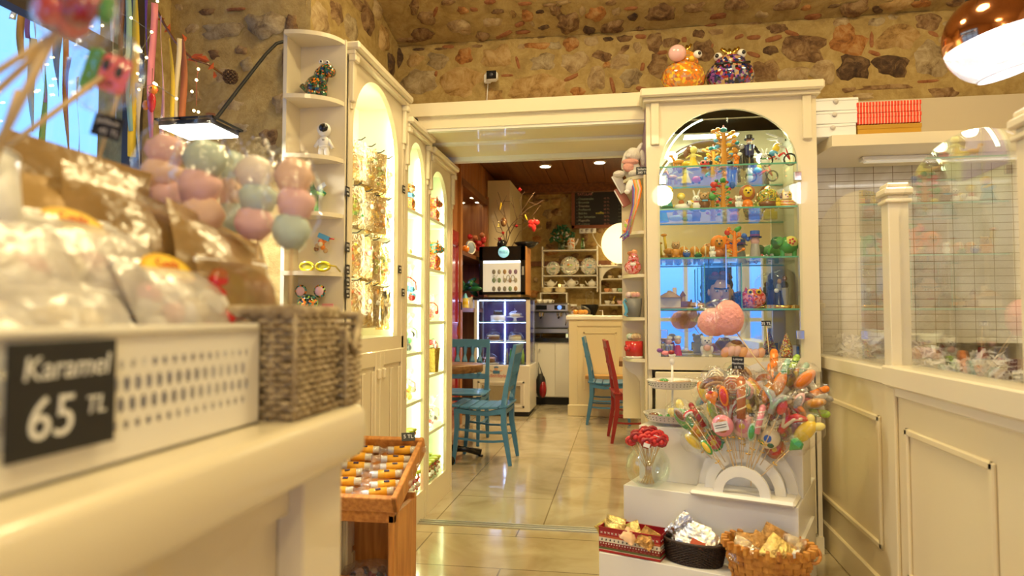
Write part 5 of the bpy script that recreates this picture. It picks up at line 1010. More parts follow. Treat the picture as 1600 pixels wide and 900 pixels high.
for r_, (pts, hpx, cols, names) in enumerate(ROWS):
    for c_, (x, y) in enumerate(pts):
        p = pX(x, y, HX); h = hpx*p.y/FPX*1.0; w = .105
        hk = MB(); hk.tube([(-.13, 0, .012), (-.03, 0, .0), (.03, 0, 0), (.05, 0, .012)], .0028, BLACKM, 6); 
        tag(hk.build('display_hook', None, (HX, p.y, p.z)), 'black metal display hook, %s from the left in the %s row of hooks' % (ORD[c_], ['top', 'second', 'third', 'bottom'][r_]), 'hook', 'hooks inside the wide cabinet')
        for rep in range(2):
            if rep and (c_ == 4 or (r_ == 3 and c_ > 2)): continue
            t = thing('candy_pouch', '%s candy pouch %s, %s hook of the %s row' % (names[c_], 'in front' if not rep else 'behind the front one', ORD[c_], ['top', 'second', 'third', 'bottom'][r_]), 'candy bag', (HX+.018-.032*rep, p.y+.004*rep, p.z-.002), R(62)+rnd.uniform(-.15, .15), 'gold backed candy pouches in the wide cabinet')
            mb = MB(); sd = r_*40+c_*7+rep; pouch_mesh(mb, w, h+.02, .04, PFR, BKC, sd, crink=.003, taper=.0); mb.build('pouch', t)
            mb = MB(); contents(mb, w, h, .04, cols[c_], 13 if not rep else 4, sd, .0095, .28, 's' if (r_ == 3 and c_ in (1, 2, 3)) else 'e'); mb.build('candy_filling', t)
            if not rep: mb = MB(); mb.lathe([(0, 0), (.012, 0), (.012, .001), (0, .001)], LBL2, n=14, M=Matrix.Translation((.012, -.024, -h*.45)) @ Euler((pi/2, 0, 0)).to_matrix().to_4x4()); mb.build('sticker', t)
hb.b.free()
# chalk price cards clipped to the cabinet frames
k = 0
for (x, y, lab) in [(543,299,'beside the second pouch row, upper left'), (543,386,'beside the third pouch row'), (543,421,'below the third pouch row card'), (543,440,'at the top of the lower left pair'), (543,458,'lowest on the wide cabinet left edge'), (631,296,'on the post right of the top pouches'), (625,421,'low on the post between the cabinets'), (630,457,'beside the cellophane gift bag'), (630,618,'beside the jars, low on the post')]:
    p = pX(x, y, FX+.006); t = thing('price_card', 'tiny black chalk price card '+lab, 'price tag', p, pi/2, 'tiny price cards on the arched cabinets')
    mb = MB(); mb.bb((-.02, -.0015, -.020), (.02, .0015, .020), CARD); mb.build('card', t); text(['25TL', '35TL', '40TL', '45TL'][k % 4], .014, CHALK, t, (0, -.002, .006), (pi/2, 0, 0)); text('adet', .011, CHALK, t, (0, -.002, -.010), (pi/2, 0, 0)); k += 1

# ------------------------------------------------------------------ near corner shelf items
def cs(px, py_, i, dy=-.06): z = CSZ[i]; p = pY(px, py_, SYB+dy); return (p.x, SYB+dy, z)
DINO = mosaic('dinosaur_mosaic', ['dgreen', 'black', 'brown', 'dgreen', 'orange', 'black', 'dgreen', 'black'], 150)
fig('dinosaur_money_box', 'dark green and orange mosaic dinosaur money box on the top corner shelf', 'money box', cs(497, 150, 4), .165, [('body', 'e', (-.05, 0, .3), (.3, .24, .32), DINO), ('neck', 'e', (.08, 0, .58), (.19, .17, .24), DINO), ('tail', 't', (-.25, 0, .2), (-.44, 0, .38, .07), DINO), ('head', 'e', (.22, -.02, .74), (.2, .15, .15), DINO), ('snout', 'e', (.34, -.04, .66), (.14, .13, .13), DINO), ('arm', 'e', (.2, -.14, .4), (.07, .07, .1), DINO), ('leg', 'e', (-.08, -.14, .1), (.14, .14, .1), DINO), ('leg', 'e', (.18, -.14, .08), (.12, .13, .08), DINO), ('eye', 'e', (.1, -.08, .92), (.055, .05, .055), 'white'), ('pupil', 'e', (.12, -.12, .92), (.028, .02, .028), 'black'), ('eye', 'e', (.27, -.08, .89), (.055, .05, .055), 'white'), ('pupil', 'e', (.29, -.12, .89), (.028, .02, .028), 'black')])
PW = pm((.82, .8, .76), .9)
fig('astronaut_plush', 'white astronaut plush with black visor on the second corner shelf', 'plush toy', cs(506, 240, 3), .142, [('body', 'e', (0, 0, .42), (.17, .12, .2), PW), ('belt', 'e', (0, 0, .30), (.16, .12, .05), PW), ('leg', 'e', (-.09, 0, .15), (.08, .08, .17), PW), ('leg', 'e', (.09, 0, .15), (.08, .08, .17), PW), ('arm', 't', (-.13, 0, .5), (-.27, 0, .3, .055), PW), ('arm', 't', (.13, 0, .5), (.27, 0, .25, .055), PW), ('helmet', 'e', (0, 0, .8), (.2, .18, .2), PW), ('visor', 'e', (.02, -.09, .82), (.145, .11, .145), 'black'), ('badge', 'b', (.03, -.12, .48), (.08, .02, .05), 'grey')])
fig('dragon_figurine', 'dark green spiky dragon figurine on the third corner shelf', 'figurine', cs(490, 322, 2), .175, [('body', 'e', (0, 0, .38), (.12, .1, .2), 'dgreen'), ('leg', 't', (-.03, 0, .28), (-.06, 0, .02, .05), 'dgreen'), ('leg', 't', (.06, 0, .28), (.08, 0, .02, .05), 'green'), ('neck', 't', (0, 0, .5), (-.08, 0, .78, .06), 'dgreen'), ('head', 'e', (-.1, -.03, .84), (.09, .08, .07), 'black'), ('horn', 'c', (-.08, 0, .88), (.02, .004, .12), 'red'), ('wing', 'b', (.16, .03, .62), (.28, .02, .12), 'grey', (0, -.6, 0)), ('wing', 'b', (.2, .03, .5), (.2, .02, .1), 'dgreen', (0, .7, 0)), ('arm', 't', (.05, 0, .5), (.26, -.04, .42, .035), 'lime')])
l = cs(500, 410, 1, -.05)
t = thing('candy_goblet', 'stemmed glass goblet with candy and a small blue ribbon', 'glass', (l[0]-.004, l[1]+.02, l[2])); mb = MB(); mb.open_lathe([(.03, .002), (.004, .006), (.003, .05), (.02, .065), (.042, .085), (.044, .13)], GLASS); mb.build('bowl', t)
mb = MB(); q = random.Random(2)
for k in range(8): mb.ell((q.uniform(-.02, .02), q.uniform(-.02, .0), .09+.05*k/8), .011, km(q.choice(['tan', 'brown', 'orange', 'cream'])), 8, 5)
mb.build('candy_filling', t); mb = MB(); mb.box((.015, -.01, .145), (.05, .01, .02), km('sky'), rot=(0, .4, 0)); mb.tube([(.03, -.01, .14), (.06, -.012, .135)], .003, km('red')); mb.build('ribbon', t)
l = cs(492, 415, 1, -.12)
t = thing('sunglasses', 'chunky transparent yellow sunglasses on the fourth corner shelf', 'sunglasses', (l[0], l[1], l[2]+.018), 0); YG = pm((.62, .48, .02), .1, coat=.6)
for x in (-.034, .034): mb = MB(); mb.tube([(x+.028*cos(a), 0, .016*sin(a)) for a in [2*pi*i/18 for i in range(19)]], .006, YG, 6); mb.build('rim', t); mb = MB(); mb.ell((x, 0, 0), (.027, .002, .015), pm((.55, .5, .05), .1, coat=.6)); mb.build('lens', t)
for x in (-.063, .063): mb = MB(); mb.tube([(x, 0, .004), (x*1.02, .05, .004), (x*1.0, .10, -.014)], .004, YG, 5); mb.build('temple', t)
MOU = mosaic('mouse_mosaic', ['dgreen', 'black', 'teal', 'orange', 'lime', 'black'], 120)
fig('mouse_money_box', 'mosaic mouse money box with big pink ears on the lowest corner shelf', 'money box', cs(483, 500, 0, -.08), .155, [('body', 'e', (0, 0, .3), (.34, .28, .3), MOU), ('head', 'e', (0, -.08, .55), (.28, .24, .22), MOU), ('ear', 'e', (-.24, 0, .85), (.17, .05, .17), MOU), ('ear', 'e', (.28, 0, .85), (.17, .05, .17), MOU), ('inner_ear', 'e', (-.24, -.035, .85), (.125, .03, .125), 'lpink'), ('inner_ear', 'e', (.28, -.035, .85), (.125, .03, .125), 'lpink'), ('eye', 'e', (-.1, -.28, .62), (.04, .03, .04), 'black'), ('eye', 'e', (.1, -.28, .62), (.04, .03, .04), 'black'), ('nose', 'e', (0, -.33, .5), (.05, .04, .04), 'orange')])
fig('pink_card', 'small bright pink card standing beside the mosaic mouse', 'card', cs(512, 465, 0, -.03), .1, [('card', 'b', (0, 0, .42), (.5, .03, .8), 'pink')])

# ------------------------------------------------------------------ narrow cabinets' items
def cz(px, z, xx=-1.2): return pX(px, 400, xx).y
FOX = mosaic('reindeer_mosaic', ['orange', 'brown', 'amber', 'brick'], 120)
N1 = [.41, .68, .95, 1.22, 1.49, 1.74]; N2 = [.46, .80, 1.12, 1.44, 1.75]
def nitem(fn, x, y, z): return (x, y, z)
fig('reindeer_figurine', 'orange mosaic reindeer with blue scarf in the nearer narrow cabinet', 'figurine', (-1.175, 3.62, 1.74), .165, [('body', 'e', (0, 0, .28), (.24, .2, .28), FOX), ('scarf', 'e', (0, 0, .55), (.22, .2, .12), 'sky'), ('head', 'e', (0, -.04, .78), (.2, .2, .18), FOX), ('ear', 'c', (-.14, 0, .9), (.05, .01, .12), FOX), ('ear', 'c', (.14, 0, .9), (.05, .01, .12), FOX), ('muzzle', 'e', (0, -.2, .72), (.1, .08, .08), 'cream'), ('leg', 'e', (-.1, -.1, .05), (.09, .1, .07), FOX), ('leg', 'e', (.1, -.1, .05), (.09, .1, .07), FOX), ('eye', 'e', (-.09, -.2, .83), (.03, .03, .03), 'black'), ('eye', 'e', (.09, -.2, .83), (.03, .03, .03), 'black')], rz=R(50))
fig('duck_figurine', 'small yellow and white figurine alone in the nearer narrow cabinet', 'figurine', (-1.165, 3.58, 1.49), .07, [('body', 'e', (0, 0, .3), (.4, .25, .3), 'lemon'), ('head', 'e', (-.25, 0, .7), (.2, .18, .2), 'cream')], rz=R(60))
def cello_bag(name, label, loc, h, w, cols, seed, inner=16, ribbon='red', grp=None):
    t = thing(name, label, 'candy bag', loc, R(50), grp); q = random.Random(seed)
    mb = MB(); prof = [(.001, 0), (w*.5, .003), (w*.56, h*.25), (w*.42, h*.55), (w*.10, h*.68)]; mb.open_lathe([(r_*1.0, z) for r_, z in prof], CELLO, n=18); mb.open_lathe([(w*.10, h*.68), (w*.3, h*.9), (w*.42, h)], CELLO_FAR, n=14)
    for v in mb.b.verts: v.co += Vector((q.uniform(-1, 1), q.uniform(-1, 1), q.uniform(-.5, .5)))*w*.05
    mb.build('cellophane', t)
    mb = MB()
    for k in range(inner):
        a, rr, z = q.uniform(0, 6.28), q.uniform(0, w*.36), q.uniform(.1, .52)*h; mb.ell((rr*cos(a), rr*sin(a), z), (w*.13*q.uniform(.7, 1.3), w*.12, w*.13), km(q.choice(cols)), 9, 6)
    mb.build('candy_filling', t)
    mb = MB(); mb.tube([(w*.11*cos(a), w*.11*sin(a), h*.68) for a in [2*pi*i/10 for i in range(11)]], .004, km(ribbon)); mb.tube([(w*.1, -w*.1, h*.68), (w*.35, -w*.2, h*.55), (w*.3, -w*.3, h*.35)], .004, km(ribbon)); mb.build('ribbon', t)
    return t
cello_bag('gift_bag', 'cellophane gift bag with red ribbon and figures, nearer narrow cabinet', (-1.185, 3.62, 1.22), .22, .13, ['white', 'red', 'sky', 'white', 'tan'], 3)
cello_bag('gift_bag', 'cellophane bag of white and green sweets in the nearer narrow cabinet', (-1.19, 3.63, .95), .22, .15, ['white', 'mint', 'white', 'brick', 'black', 'green'], 5, 24, 'mint')
cello_bag('gift_bag', 'cellophane bag with a toy chick above the two jars', (-1.18, 3.61, .68), .18, .12, ['white', 'orange', 'yellow', 'white'], 8, 16, 'pink')
DRG = mosaic('red_orange_mosaic', ['brick', 'orange', 'red', 'brown'], 110); TUR = mosaic('turtle_mosaic', ['dgreen', 'orange', 'brick', 'teal'], 110)
DRP = lambda m1, m2: [('body', 'e', (0, 0, .3), (.28, .24, .28), m1), ('head', 'e', (.05, -.05, .72), (.26, .2, .2), m2), ('ear', 'c', (-.1, 0, .85), (.06, .01, .15), m1), ('ear', 'c', (.2, 0, .85), (.06, .01, .15), m1), ('snout', 'e', (.26, -.05, .68), (.14, .14, .12), m2), ('leg', 'e', (-.1, -.1, .06), (.1, .12, .08), m1), ('leg', 'e', (.14, -.1, .06), (.1, .12, .08), m1), ('eye', 'e', (.0, -.24, .8), (.035, .03, .035), 'white'), ('eye', 'e', (.14, -.24, .8), (.035, .03, .035), 'white')]
fig('dragon_money_box', 'red and orange mosaic animal at the top of the farther narrow cabinet', 'money box', (-1.18, 4.12, 1.75), .17, DRP(DRG, DRG), rz=R(45))
fig('dragon_money_box', 'orange mosaic animal with dark green head in the farther narrow cabinet', 'money box', (-1.18, 4.12, 1.44), .2, DRP(DRG, TUR), rz=R(45))
cello_bag('gift_bag', 'red gift bag of sweets in the farther narrow cabinet', (-1.17, 4.08, 1.12), .17, .09, ['red', 'brick', 'pink'], 12, 18, 'red')
t = thing('wicker_pot', 'mustard yellow woven pot with pink flowers in the farther narrow cabinet', 'pot', (-1.185, 4.12, .80)); WKY = mat('woven_mustard', (.40, .24, .03), .7, bump=1, bscale=60)
mb = MB(); mb.open_lathe([(0, .002), (.045, .002), (.055, .14), (.06, .15), (.05, .15), (.04, .02), (0, .02)], WKY); mb.build('pot', t); mb = MB(); q = random.Random(1)
for k in range(9): a = k*.7; mb.ell((.03*cos(a), .03*sin(a), .16+.04*q.random()), .018, km(q.choice(['lpink', 'pink', 'red', 'green'])), 8, 5)
mb.build('flowers', t)
cello_bag('gift_bag', 'cellophane bag with red and white toys, farther narrow cabinet', (-1.18, 4.10, .46), .2, .12, ['white', 'red', 'white', 'grey'], 14, 18, 'white')
# jars
def jar(loc, cols, seed, label, grp, proto={}):
    t = thing('candy_jar', label, 'jar', loc, q_rz[0], grp); q = random.Random(seed)
    mb = MB(); mb.open_lathe([(0, .001), (.027, .001), (.030, .006), (.030, .095), (.026, .105)], GLASS, n=16); mb.build('glass', t)
    mb = MB()
    for k in range(34): a, rr = q.uniform(0, 6.28), .021*q.random()**.4; mb.ell((rr*cos(a), rr*sin(a), .01+.09*k/34), .0085, km(q.choice(cols)), 7, 5)
    mb.build('candy_filling', t); mb = MB(); mb.lathe([(.028, .103), (.031, .105), (.031, .118), (.0, .119)], pm((.42, .50, .05), .3), n=16); mb.build('lid', t)
    mb = MB(); mb.lathe([(0, 0), (.013, 0), (.013, .001), (0, .001)], LBL, n=12, M=Matrix.Translation((.006, -.0305, .05)) @ Euler((pi/2, 0, 0)).to_matrix().to_4x4()); mb.build('sticker', t)
    return t
q_rz = [R(45)]
j0 = jar((-1.155, 3.50, .16), ['red', 'pink', 'lpink', 'red'], 1, 'small glass jar of red sweets with lime lid leftmost on the nearer cabinet floor', 'jars on the nearer cabinet floor')
for (x, y) in [(-1.155, 3.565), (-1.155, 3.71), (-1.22, 3.60), (-1.155, 3.63), (-1.22, 3.665), (-1.22, 3.73), (-1.29, 3.7)]: dup(j0, (x, y, .16), R(rnd.uniform(20, 70)), 'small glass jar of red sweets, %s row on the nearer cabinet floor, %s' % (('front' if x > -1.2 else 'back'), {3.565: 'second from left', 3.71: 'rightmost', 3.60: 'leftmost', 3.63: 'third from left', 3.665: 'middle', 3.73: 'rightmost', 3.7: 'against the lining'}[y]))
j1 = jar((-1.155, 3.50, .41), ['green', 'red', 'white', 'lime'], 2, 'glass jar of green and red sweets on the low glass shelf', 'jars on the low glass shelf')
for (x, y) in [(-1.155, 3.565), (-1.22, 3.60)]: dup(j1, (x, y, .41), R(50))
j3 = jar((-1.155, 3.63, .41), ['pink', 'red', 'lpink', 'brick'], 3, 'glass jar of rosy pink sweets right of the green and red jars', 'jars on the low glass shelf')
j2 = jar((-1.155, 3.93, .16), ['red', 'brick', 'tan', 'green'], 4, 'glass jar of mixed sweets on the farther narrow cabinet floor', 'jars on the farther cabinet floor')
for (x, y) in [(-1.155, 4.0), (-1.155, 4.07), (-1.155, 4.14), (-1.22, 4.04), (-1.22, 4.11), (-1.22, 4.18)]: dup(j2, (x, y, .16), R(rnd.uniform(20, 70)), 'glass jar of mixed sweets, %s row on the farther cabinet floor, %s' % (('front' if x > -1.2 else 'back'), {4.0: 'second from left', 4.07: 'third from left', 4.14: 'rightmost', 4.04: 'leftmost', 4.11: 'middle', 4.18: 'rightmost'}[y]))
p = pY(665, 205, 3.72)
fig('toucan_figurine', 'black green and yellow bird figurine lying on the cabinet crown', 'figurine', (-1.12, 3.66, 2.205), .075, [('body', 'e', (0, 0, .35), (.7, .3, .3), 'black'), ('wing', 'e', (.3, -.1, .45), (.4, .25, .25), 'dgreen'), ('beak', 'e', (-.1, -.2, .6), (.2, .15, .25), 'yellow'), ('head', 'e', (-.5, 0, .6), (.3, .25, .3), 'black')], rz=R(60))

# ------------------------------------------------------------------ wooden crate stand with wrapped candy tubes
t = thing('crate_stand', 'orange pine crate stand of wrapped candies behind the front counter', 'stand', (-1.0, 2.40, 0))
mb = MB(); 
for x in (-.19, .13): mb.bb((x, .09, 0), (x+.022, .34, .40), WOODP)
mb.bb((-.19, .32, .02), (.15, .34, .42), WOODP); mb.build('side_boards', t)
mb = MB(); mb.bb((-.19, .06, .37), (.152, .085, .435), WOODX, .003); mb.build('front_rail', t)
mb = MB(); mb.bb((.128, .06, 0), (.152, .095, .40), WOODP, .003); mb.build('leg', t); mb = MB(); mb.bb((-.19, .06, 0), (-.166, .095, .40), WOODP, .003); mb.build('leg', t)
TM = Euler((R(24), 0, 0)).to_matrix().to_4x4()
mb = MB(); mb.bb((-.20, -.01, -.01), (.165, .0+.34, 0), WOODX); 
fr = MB(); fr.bb((-.215, -.03, -.012), (.175, -.005, .05), WOODX, .003); fr.bb((-.215, .335, -.012), (.175, .36, .06), WOODX, .003)
for x in (-.215, .155): fr.bb((x, -.03, -.012), (x+.022, .36, .055), WOODP, .003)
for m_ in (mb, fr):
    for v in m_.b.verts: v.co = (Matrix.Translation((0, .06, .44)) @ TM) @ v.co
mb.build('tray_bottom', t); fr.build('tray_frame', t)
mb = MB(); mb.bb((-.17, .08, .05), (.13, .32, .065), WOODX); lo = MB(); lo.bb((-.17, .06, .05), (.13, .08, .16), WOODX); mb.build('lower_shelf', t); lo.build('lower_rail', t)
WRAP = pm((.80, .78, .72), .3, coat=.4); YLB = pm((.85, .42, .03), .4)
t0 = thing('candy_tube', 'yellow labelled candy tube wrapped in clear film, lying in the crate', 'candy', (0, 0, 0), group='wrapped candy tubes in the crate')
mb = MB(); mb.tube([(-.075, 0, 0), (-.055, 0, 0), (-.048, 0, 0), (.048, 0, 0), (.055, 0, 0), (.078, 0, 0)], 0, CELLO_FAR, 9, rs=[.014, .005, .013, .013, .005, .013]); mb.build('wrapper', t0)
mb = MB(); mb.tube([(-.045, 0, 0), (.045, 0, 0)], .0115, WRAP, 9); mb.build('candy', t0); mb = MB(); mb.tube([(-.026, 0, 0), (.026, 0, 0)], .0137, YLB, 12); lb = mb.build('paper_label', t0)
mb = MB(); mb.box((0, -.0045, .0132), (.016, .009, .0015), km('navy')); mb.build('logo', lb)
n_ = 0; Mx = Matrix.Translation((-1.0, 2.46, .44)) @ TM
for r_ in range(6):
    for c_ in range(2):
        loc = Mx @ Vector((-.085+c_*.165+.015*(r_ % 2), .035+r_*.054, .022+.004*(n_ % 3)))
        o = t0 if n_ == 0 else dup(t0); o.scale = (1.3,)*3; o.location = loc; o['label'] = 'yellow labelled film wrapped candy tube, %s row from the front, %s side of crate' % (ORD[r_], ['left', 'right'][c_]); o.rotation_euler = (R(10), R(rnd.uniform(-4, 4)), R(rnd.uniform(8, 26))); n_ += 1
t0 = thing('chocolate_bag', 'brown bag of sweets on the dark lower shelf of the crate', 'candy bag', (-.98, 2.6, .07)); mb = MB(); mb.ell((0, 0, .05), (.13, .09, .055), CELLO_FAR, noise=.1); mb.build('bag', t0); mb = MB(); q = random.Random(3)
for k in range(24): mb.ell((q.uniform(-.09, .09), q.uniform(-.06, .06), q.uniform(.015, .07)), .018, km(q.choice(['brown', 'dred', 'black', 'tan'])), 8, 5)
mb.build('candy_filling', t0)
t = thing('price_card', 'black price card standing at the back of the pine crate', 'price tag', (-.885, 2.74, .645), R(20), rot=(R(-30), 0, R(25))); mb = MB(); mb.bb((-.028, -.001, -.018), (.028, .001, .018), CARD); mb.build('card', t); text('5 TL', .022, CHALK, t, (0, -.002, 0), (pi/2, 0, 0))

# ------------------------------------------------------------------ clip lamp, pine cone, garland, ribbons in the window
t = thing('arm_lamp', 'black arm lamp with glowing white head clipped beside the window', 'lamp', (-1.43, 2.93, 2.36)); P0 = Vector((-1.43, 2.93, 2.36))
def wp(x, y, yy): return pY(x, y, yy)-P0
mb = MB(); mb.tube([wp(447, 64, 2.9), wp(432, 68, 2.88), wp(415, 85, 2.8), wp(372, 140, 2.55), wp(340, 182, 2.4), wp(333, 188, 2.38)], .0075, BLACKM); mb.build('arm', t)
HL = pY(312, 205, 2.35)
mb = MB(); c = HL-P0
for a, b_ in (((-.12, -.1, .02), (.12, -.095, .028)), ((-.12, .1, .02), (.12, .105, .028)), ((-.12, -.1, .02), (-.115, .105, .028)), ((.115, -.1, .02), (.12, .105, .028)), ((-.02, -.1, .02), (-.01, .105, .028))): mb.bb(c+Vector(a), c+Vector(b_), BLACKM)
mb.bb(c+Vector((-.11, -.095, 0)), c+Vector((.11, .095, .02)), BLACKM, .004); mb.tube([c+Vector((.05, 0, .02)), wp(333, 188, 2.38)], .008, BLACKM); mb.build('head', t)
mb = MB(); mb.bb(c+Vector((-.105, -.09, -.006)), c+Vector((.105, .09, 0)), mat('arm_lamp_led', (1, 1, 1), .5, emit=(1, .97, .88), es=60)); mb.build('led_panel', t)
sp = area('arm_lamp_light', HL+Vector((0, 0, -.02)), .2, 34, (1, .95, .82), shape='RECTANGLE', sy=.16)
CONE = mat('pine_cone_brown', (.12, .065, .035), .7); p = pY(360, 120, 2.88); t = thing('pine_cone', 'dark brown pine cone hanging on the left stone wall', 'pine cone', p)
mb = MB(); mb.ell((0, 0, 0), (.018, .016, .022), CONE); q = random.Random(1)
for i in range(7):
    for j in range(9):
        a = j*.7+i*.35; zz = -.026+.0085*i; rr = .03*math.sqrt(max(.05, 1-(zz/.034)**2)); mb.ell((rr*cos(a), rr*sin(a), zz), (.008, .008, .004), CONE, 6, 4)
mb.build('scales', t)
def gw(x, y, yy=2.78): return pY(x, y, yy)
t = thing('leaf_garland', 'twig garland with orange fabric leaves from the window to pine cone', 'garland', gw(270, 60)); g0 = gw(270, 60)
mb = MB(); mb.tube([gw(245, 15)-g0, gw(258, 40)-g0, gw(275, 66)-g0, gw(300, 92)-g0, gw(325, 100)-g0, gw(352, 119, 2.93)-g0], .006, km('brown')); mb.build('twig', t)
LM = pm((.55, .10, .02), .7)
for (x, y, s_, a) in [(305, 90, 26, .3), (318, 92, 22, -.4), (262, 45, 16, 1), (288, 60, 14, 2), (330, 104, 14, .9), (335, 118, 12, 1.6), (252, 30, 12, 0)]:
    mb = MB(); r_ = s_*2.78/FPX/2; mb.add([(r_*1.3*cos(a), -.004, r_*1.3*sin(a)), (-r_*.6*sin(a), .004, r_*.6*cos(a)), (-r_*1.2*cos(a), -.006, -r_*1.1*sin(a)), (r_*.6*sin(a), .006, -r_*.6*cos(a))], [(0, 1, 2, 3)], LM); mb.build('leaf', t, gw(x, y)-g0)
RIB = [(26, -10, 30, 10, 'white'), (33, -10, 92, 12, 'amber'), (40, -10, 60, 8, 'purple'), (59, -10, 60, 5, 'white'), (50, 60, 205, 12, 'cream'), (66, 100, 160, 7, 'pink'), (72, 70, 222, 10, 'lime'), (90, 40, 150, 14, 'grey'), (101, 58, 235, 9, 'orange'), (108, 90, 200, 7, 'purple'), (122, 120, 250, 8, 'white'), (175, -10, 185, 8, 'white'), (181, -10, 170, 5, 'lpink'), (190, -10, 170, 8, 'brown'), (199, -10, 205, 9, 'mint'), (212, -10, 245, 13, 'yellow'), (216, 130, 262, 12, 'cream'), (229, -10, 205, 6, 'purple'), (240, 5, 215, 11, 'pink'), (253, 25, 215, 8, 'lpink'), (266, 60, 215, 7, 'yellow'), (279, 60, 215, 8, 'cream'), (286, 62, 215, 11, 'brick')]
names = dict(white='thin white', amber='ochre brown', purple='purple', cream='cream', pink='bright pink', lime='lime green', grey='grey', orange='orange', lpink='pale pink', brown='dark brown', mint='grey green', yellow='mustard yellow', brick='rust red')
for k, (x, y0, y1, w, c) in enumerate(RIB):
    yy = 2.62+.012*(k % 9); a, b_ = pY(x, y0, yy), pY(x+(k % 3-1)*5, y1, yy); ww = w*yy/FPX/2; N = 14; vs = []; q = random.Random(k)
    ph = q.uniform(0, 6)
    for i in range(N+1):
        f = i/N; p = a.lerp(b_, f)+Vector((0, 0, 0)); sw = .006*sin(f*6+ph); tw = .9*sin(f*2.5+ph)
        vs += [p-a+Vector((-ww*cos(tw)+sw, -ww*sin(tw), 0)), p-a+Vector((ww*cos(tw)+sw, ww*sin(tw), 0))]
    mb = MB(); mb.add(vs, [(2*i, 2*i+1, 2*i+3, 2*i+2) for i in range(N)], pm(K[c], .6), True)
    o = mb.build('ribbon', None, a); md = o.modifiers.new('thickness', 'SOLIDIFY'); md.thickness = .0008
    tag(o, '%s fabric ribbon hanging before the window, %s' % (names[c], ('%s from the left' % ORD[k]) if k < 12 else ('%s from the right' % ORD[len(RIB)-1-k])), 'ribbon', 'ribbons hanging in the window')
# fairy lights on the ribbons
BUL = mat('fairy_bulb', (1, .9, .6), .5, emit=(1, .72, .3), es=25)
t = thing('fairy_lights', 'string of warm fairy lights hanging among the window ribbons', 'fairy lights', gw(225, 60, 2.6)); g0 = gw(225, 60, 2.6)
lp = [(18, 5), (19, 25), (175, 15), (205, 28), (237, 50), (220, 80), (229, 90), (215, 115), (219, 125), (217, 140), (241, 130), (244, 132), (276, 154), (310, 108), (307, 125), (300, 143), (303, 173), (310, 175), (246, 2), (160, 40), (140, 20)]
for (x, y) in lp: mb = MB(); mb.ell(gw(x, y, 2.58)-g0, .0055, BUL, 8, 6); mb.build('bulb', t)
mb = MB(); mb.tube([gw(x, y, 2.59)-g0 for x, y in [(160, 40), (175, 15), (205, 28), (237, 50), (220, 80), (229, 90), (215, 115), (219, 125), (217, 140), (241, 130), (276, 154)]], .0012, pm((.3, .3, .25), .4), 4); mb.tube([gw(x, y, 2.59)-g0 for x, y in [(305, 95), (310, 108), (307, 125), (307, 165)]], .0012, pm((.5, .1, .05), .4), 4); mb.build('wire', t)
p = gw(237, 155, 2.6); fig('bird_ornament', 'orange and red fabric bird hanging among the window ribbons', 'ornament', (p.x, p.y, p.z-.06), .14, [('body', 'e', (0, 0, .35), (.14, .1, .34), 'red'), ('tail', 'e', (-.2, 0, .25), (.12, .05, .16), 'orange'), ('head', 'e', (.04, 0, .72), (.16, .1, .15), 'orange'), ('eye', 'e', (.05, -.1, .76), (.03, .02, .03), 'black'), ('beak', 'c', (.2, 0, .68), (.03, .005, .06), 'red'), ('string', 't', (0, 0, .8), (0, 0, 1.4, .01), 'brown')])
# ================================================================== foreground on the counter
t = thing('perforated_tray', 'white perforated metal tray of candy bags on the left counter', 'tray', (-.505, .30, CT))
TR0, TR1, TH = -.28, .585, .135     # local y range
def perf(mb, M_, y0, y1, z0, z1, m):
    cw, ch = .0165, .0195; ny = int((y1-y0)/cw); nz = int((z1-z0)/ch)
    cw = (y1-y0)/ny; ch = (z1-z0)/nz; S = 8
    for j in range(nz):
        big = 1 <= j <= nz-2
        for i in range(ny):
            cy, cz_ = y0+(i+.5)*cw, z0+(j+.5)*ch; rw, rh = (.30*cw, .40*ch) if big else (.24*cw, .24*ch); sh = .25*cw*(1 if j % 2 else -1)
            inn = [(0, cy+sh+rw*cos(a), cz_+rh*sin(a)) for a in [pi/4+2*pi*k/S for k in range(S)]]
            out = []
            for k in range(S):
                a = pi/4+2*pi*k/S; c_, s_ = cos(a), sin(a); q_ = max(abs(c_), abs(s_)); out.append((0, cy+cw/2*c_/q_, cz_+ch/2*s_/q_))
            mb.add(inn+out, [(k, (k+1) % S, S+(k+1) % S, S+k) for k in range(S)], m, False, M_)
TM_ = mat('tray_enamel', (.82, .79, .74), .35)
mb = MB()
perf(mb, Matrix(), TR0+.02, TR1-.03, .028, .112, TM_)
for (a, b_, c, d) in ((TR0, TR1, 0, .028), (TR0, TR1, .112, TH), (TR0, TR0+.02, .028, .112), (TR1-.03, TR1, .028, .112)): mb.add([(0, a, c), (0, b_, c), (0, b_, d), (0, a, d)], [(0, 1, 2, 3)], TM_)
mb.bb((-.28, TR1-.002, 0), (0, TR1, TH), TM_); mb.bb((-.28, TR0, 0), (-.278, TR1, TH), TM_); mb.bb((-.28, TR0, 0), (0, TR0+.002, TH), TM_)
mb.build('wall_panel', t); mb = MB(); mb.bb((-.28, TR0, 0), (0, TR1, .003), TM_); mb.build('bottom', t)
mb = MB(); mb.tube([(-.28, TR0, TH), (0, TR0, TH), (.0, TR0+.02, TH), (0, TR1-.01, TH), (-.01, TR1, TH), (-.28, TR1, TH), (-.28, TR0, TH)], .0055, TM_, 10); mb.build('rim', t)
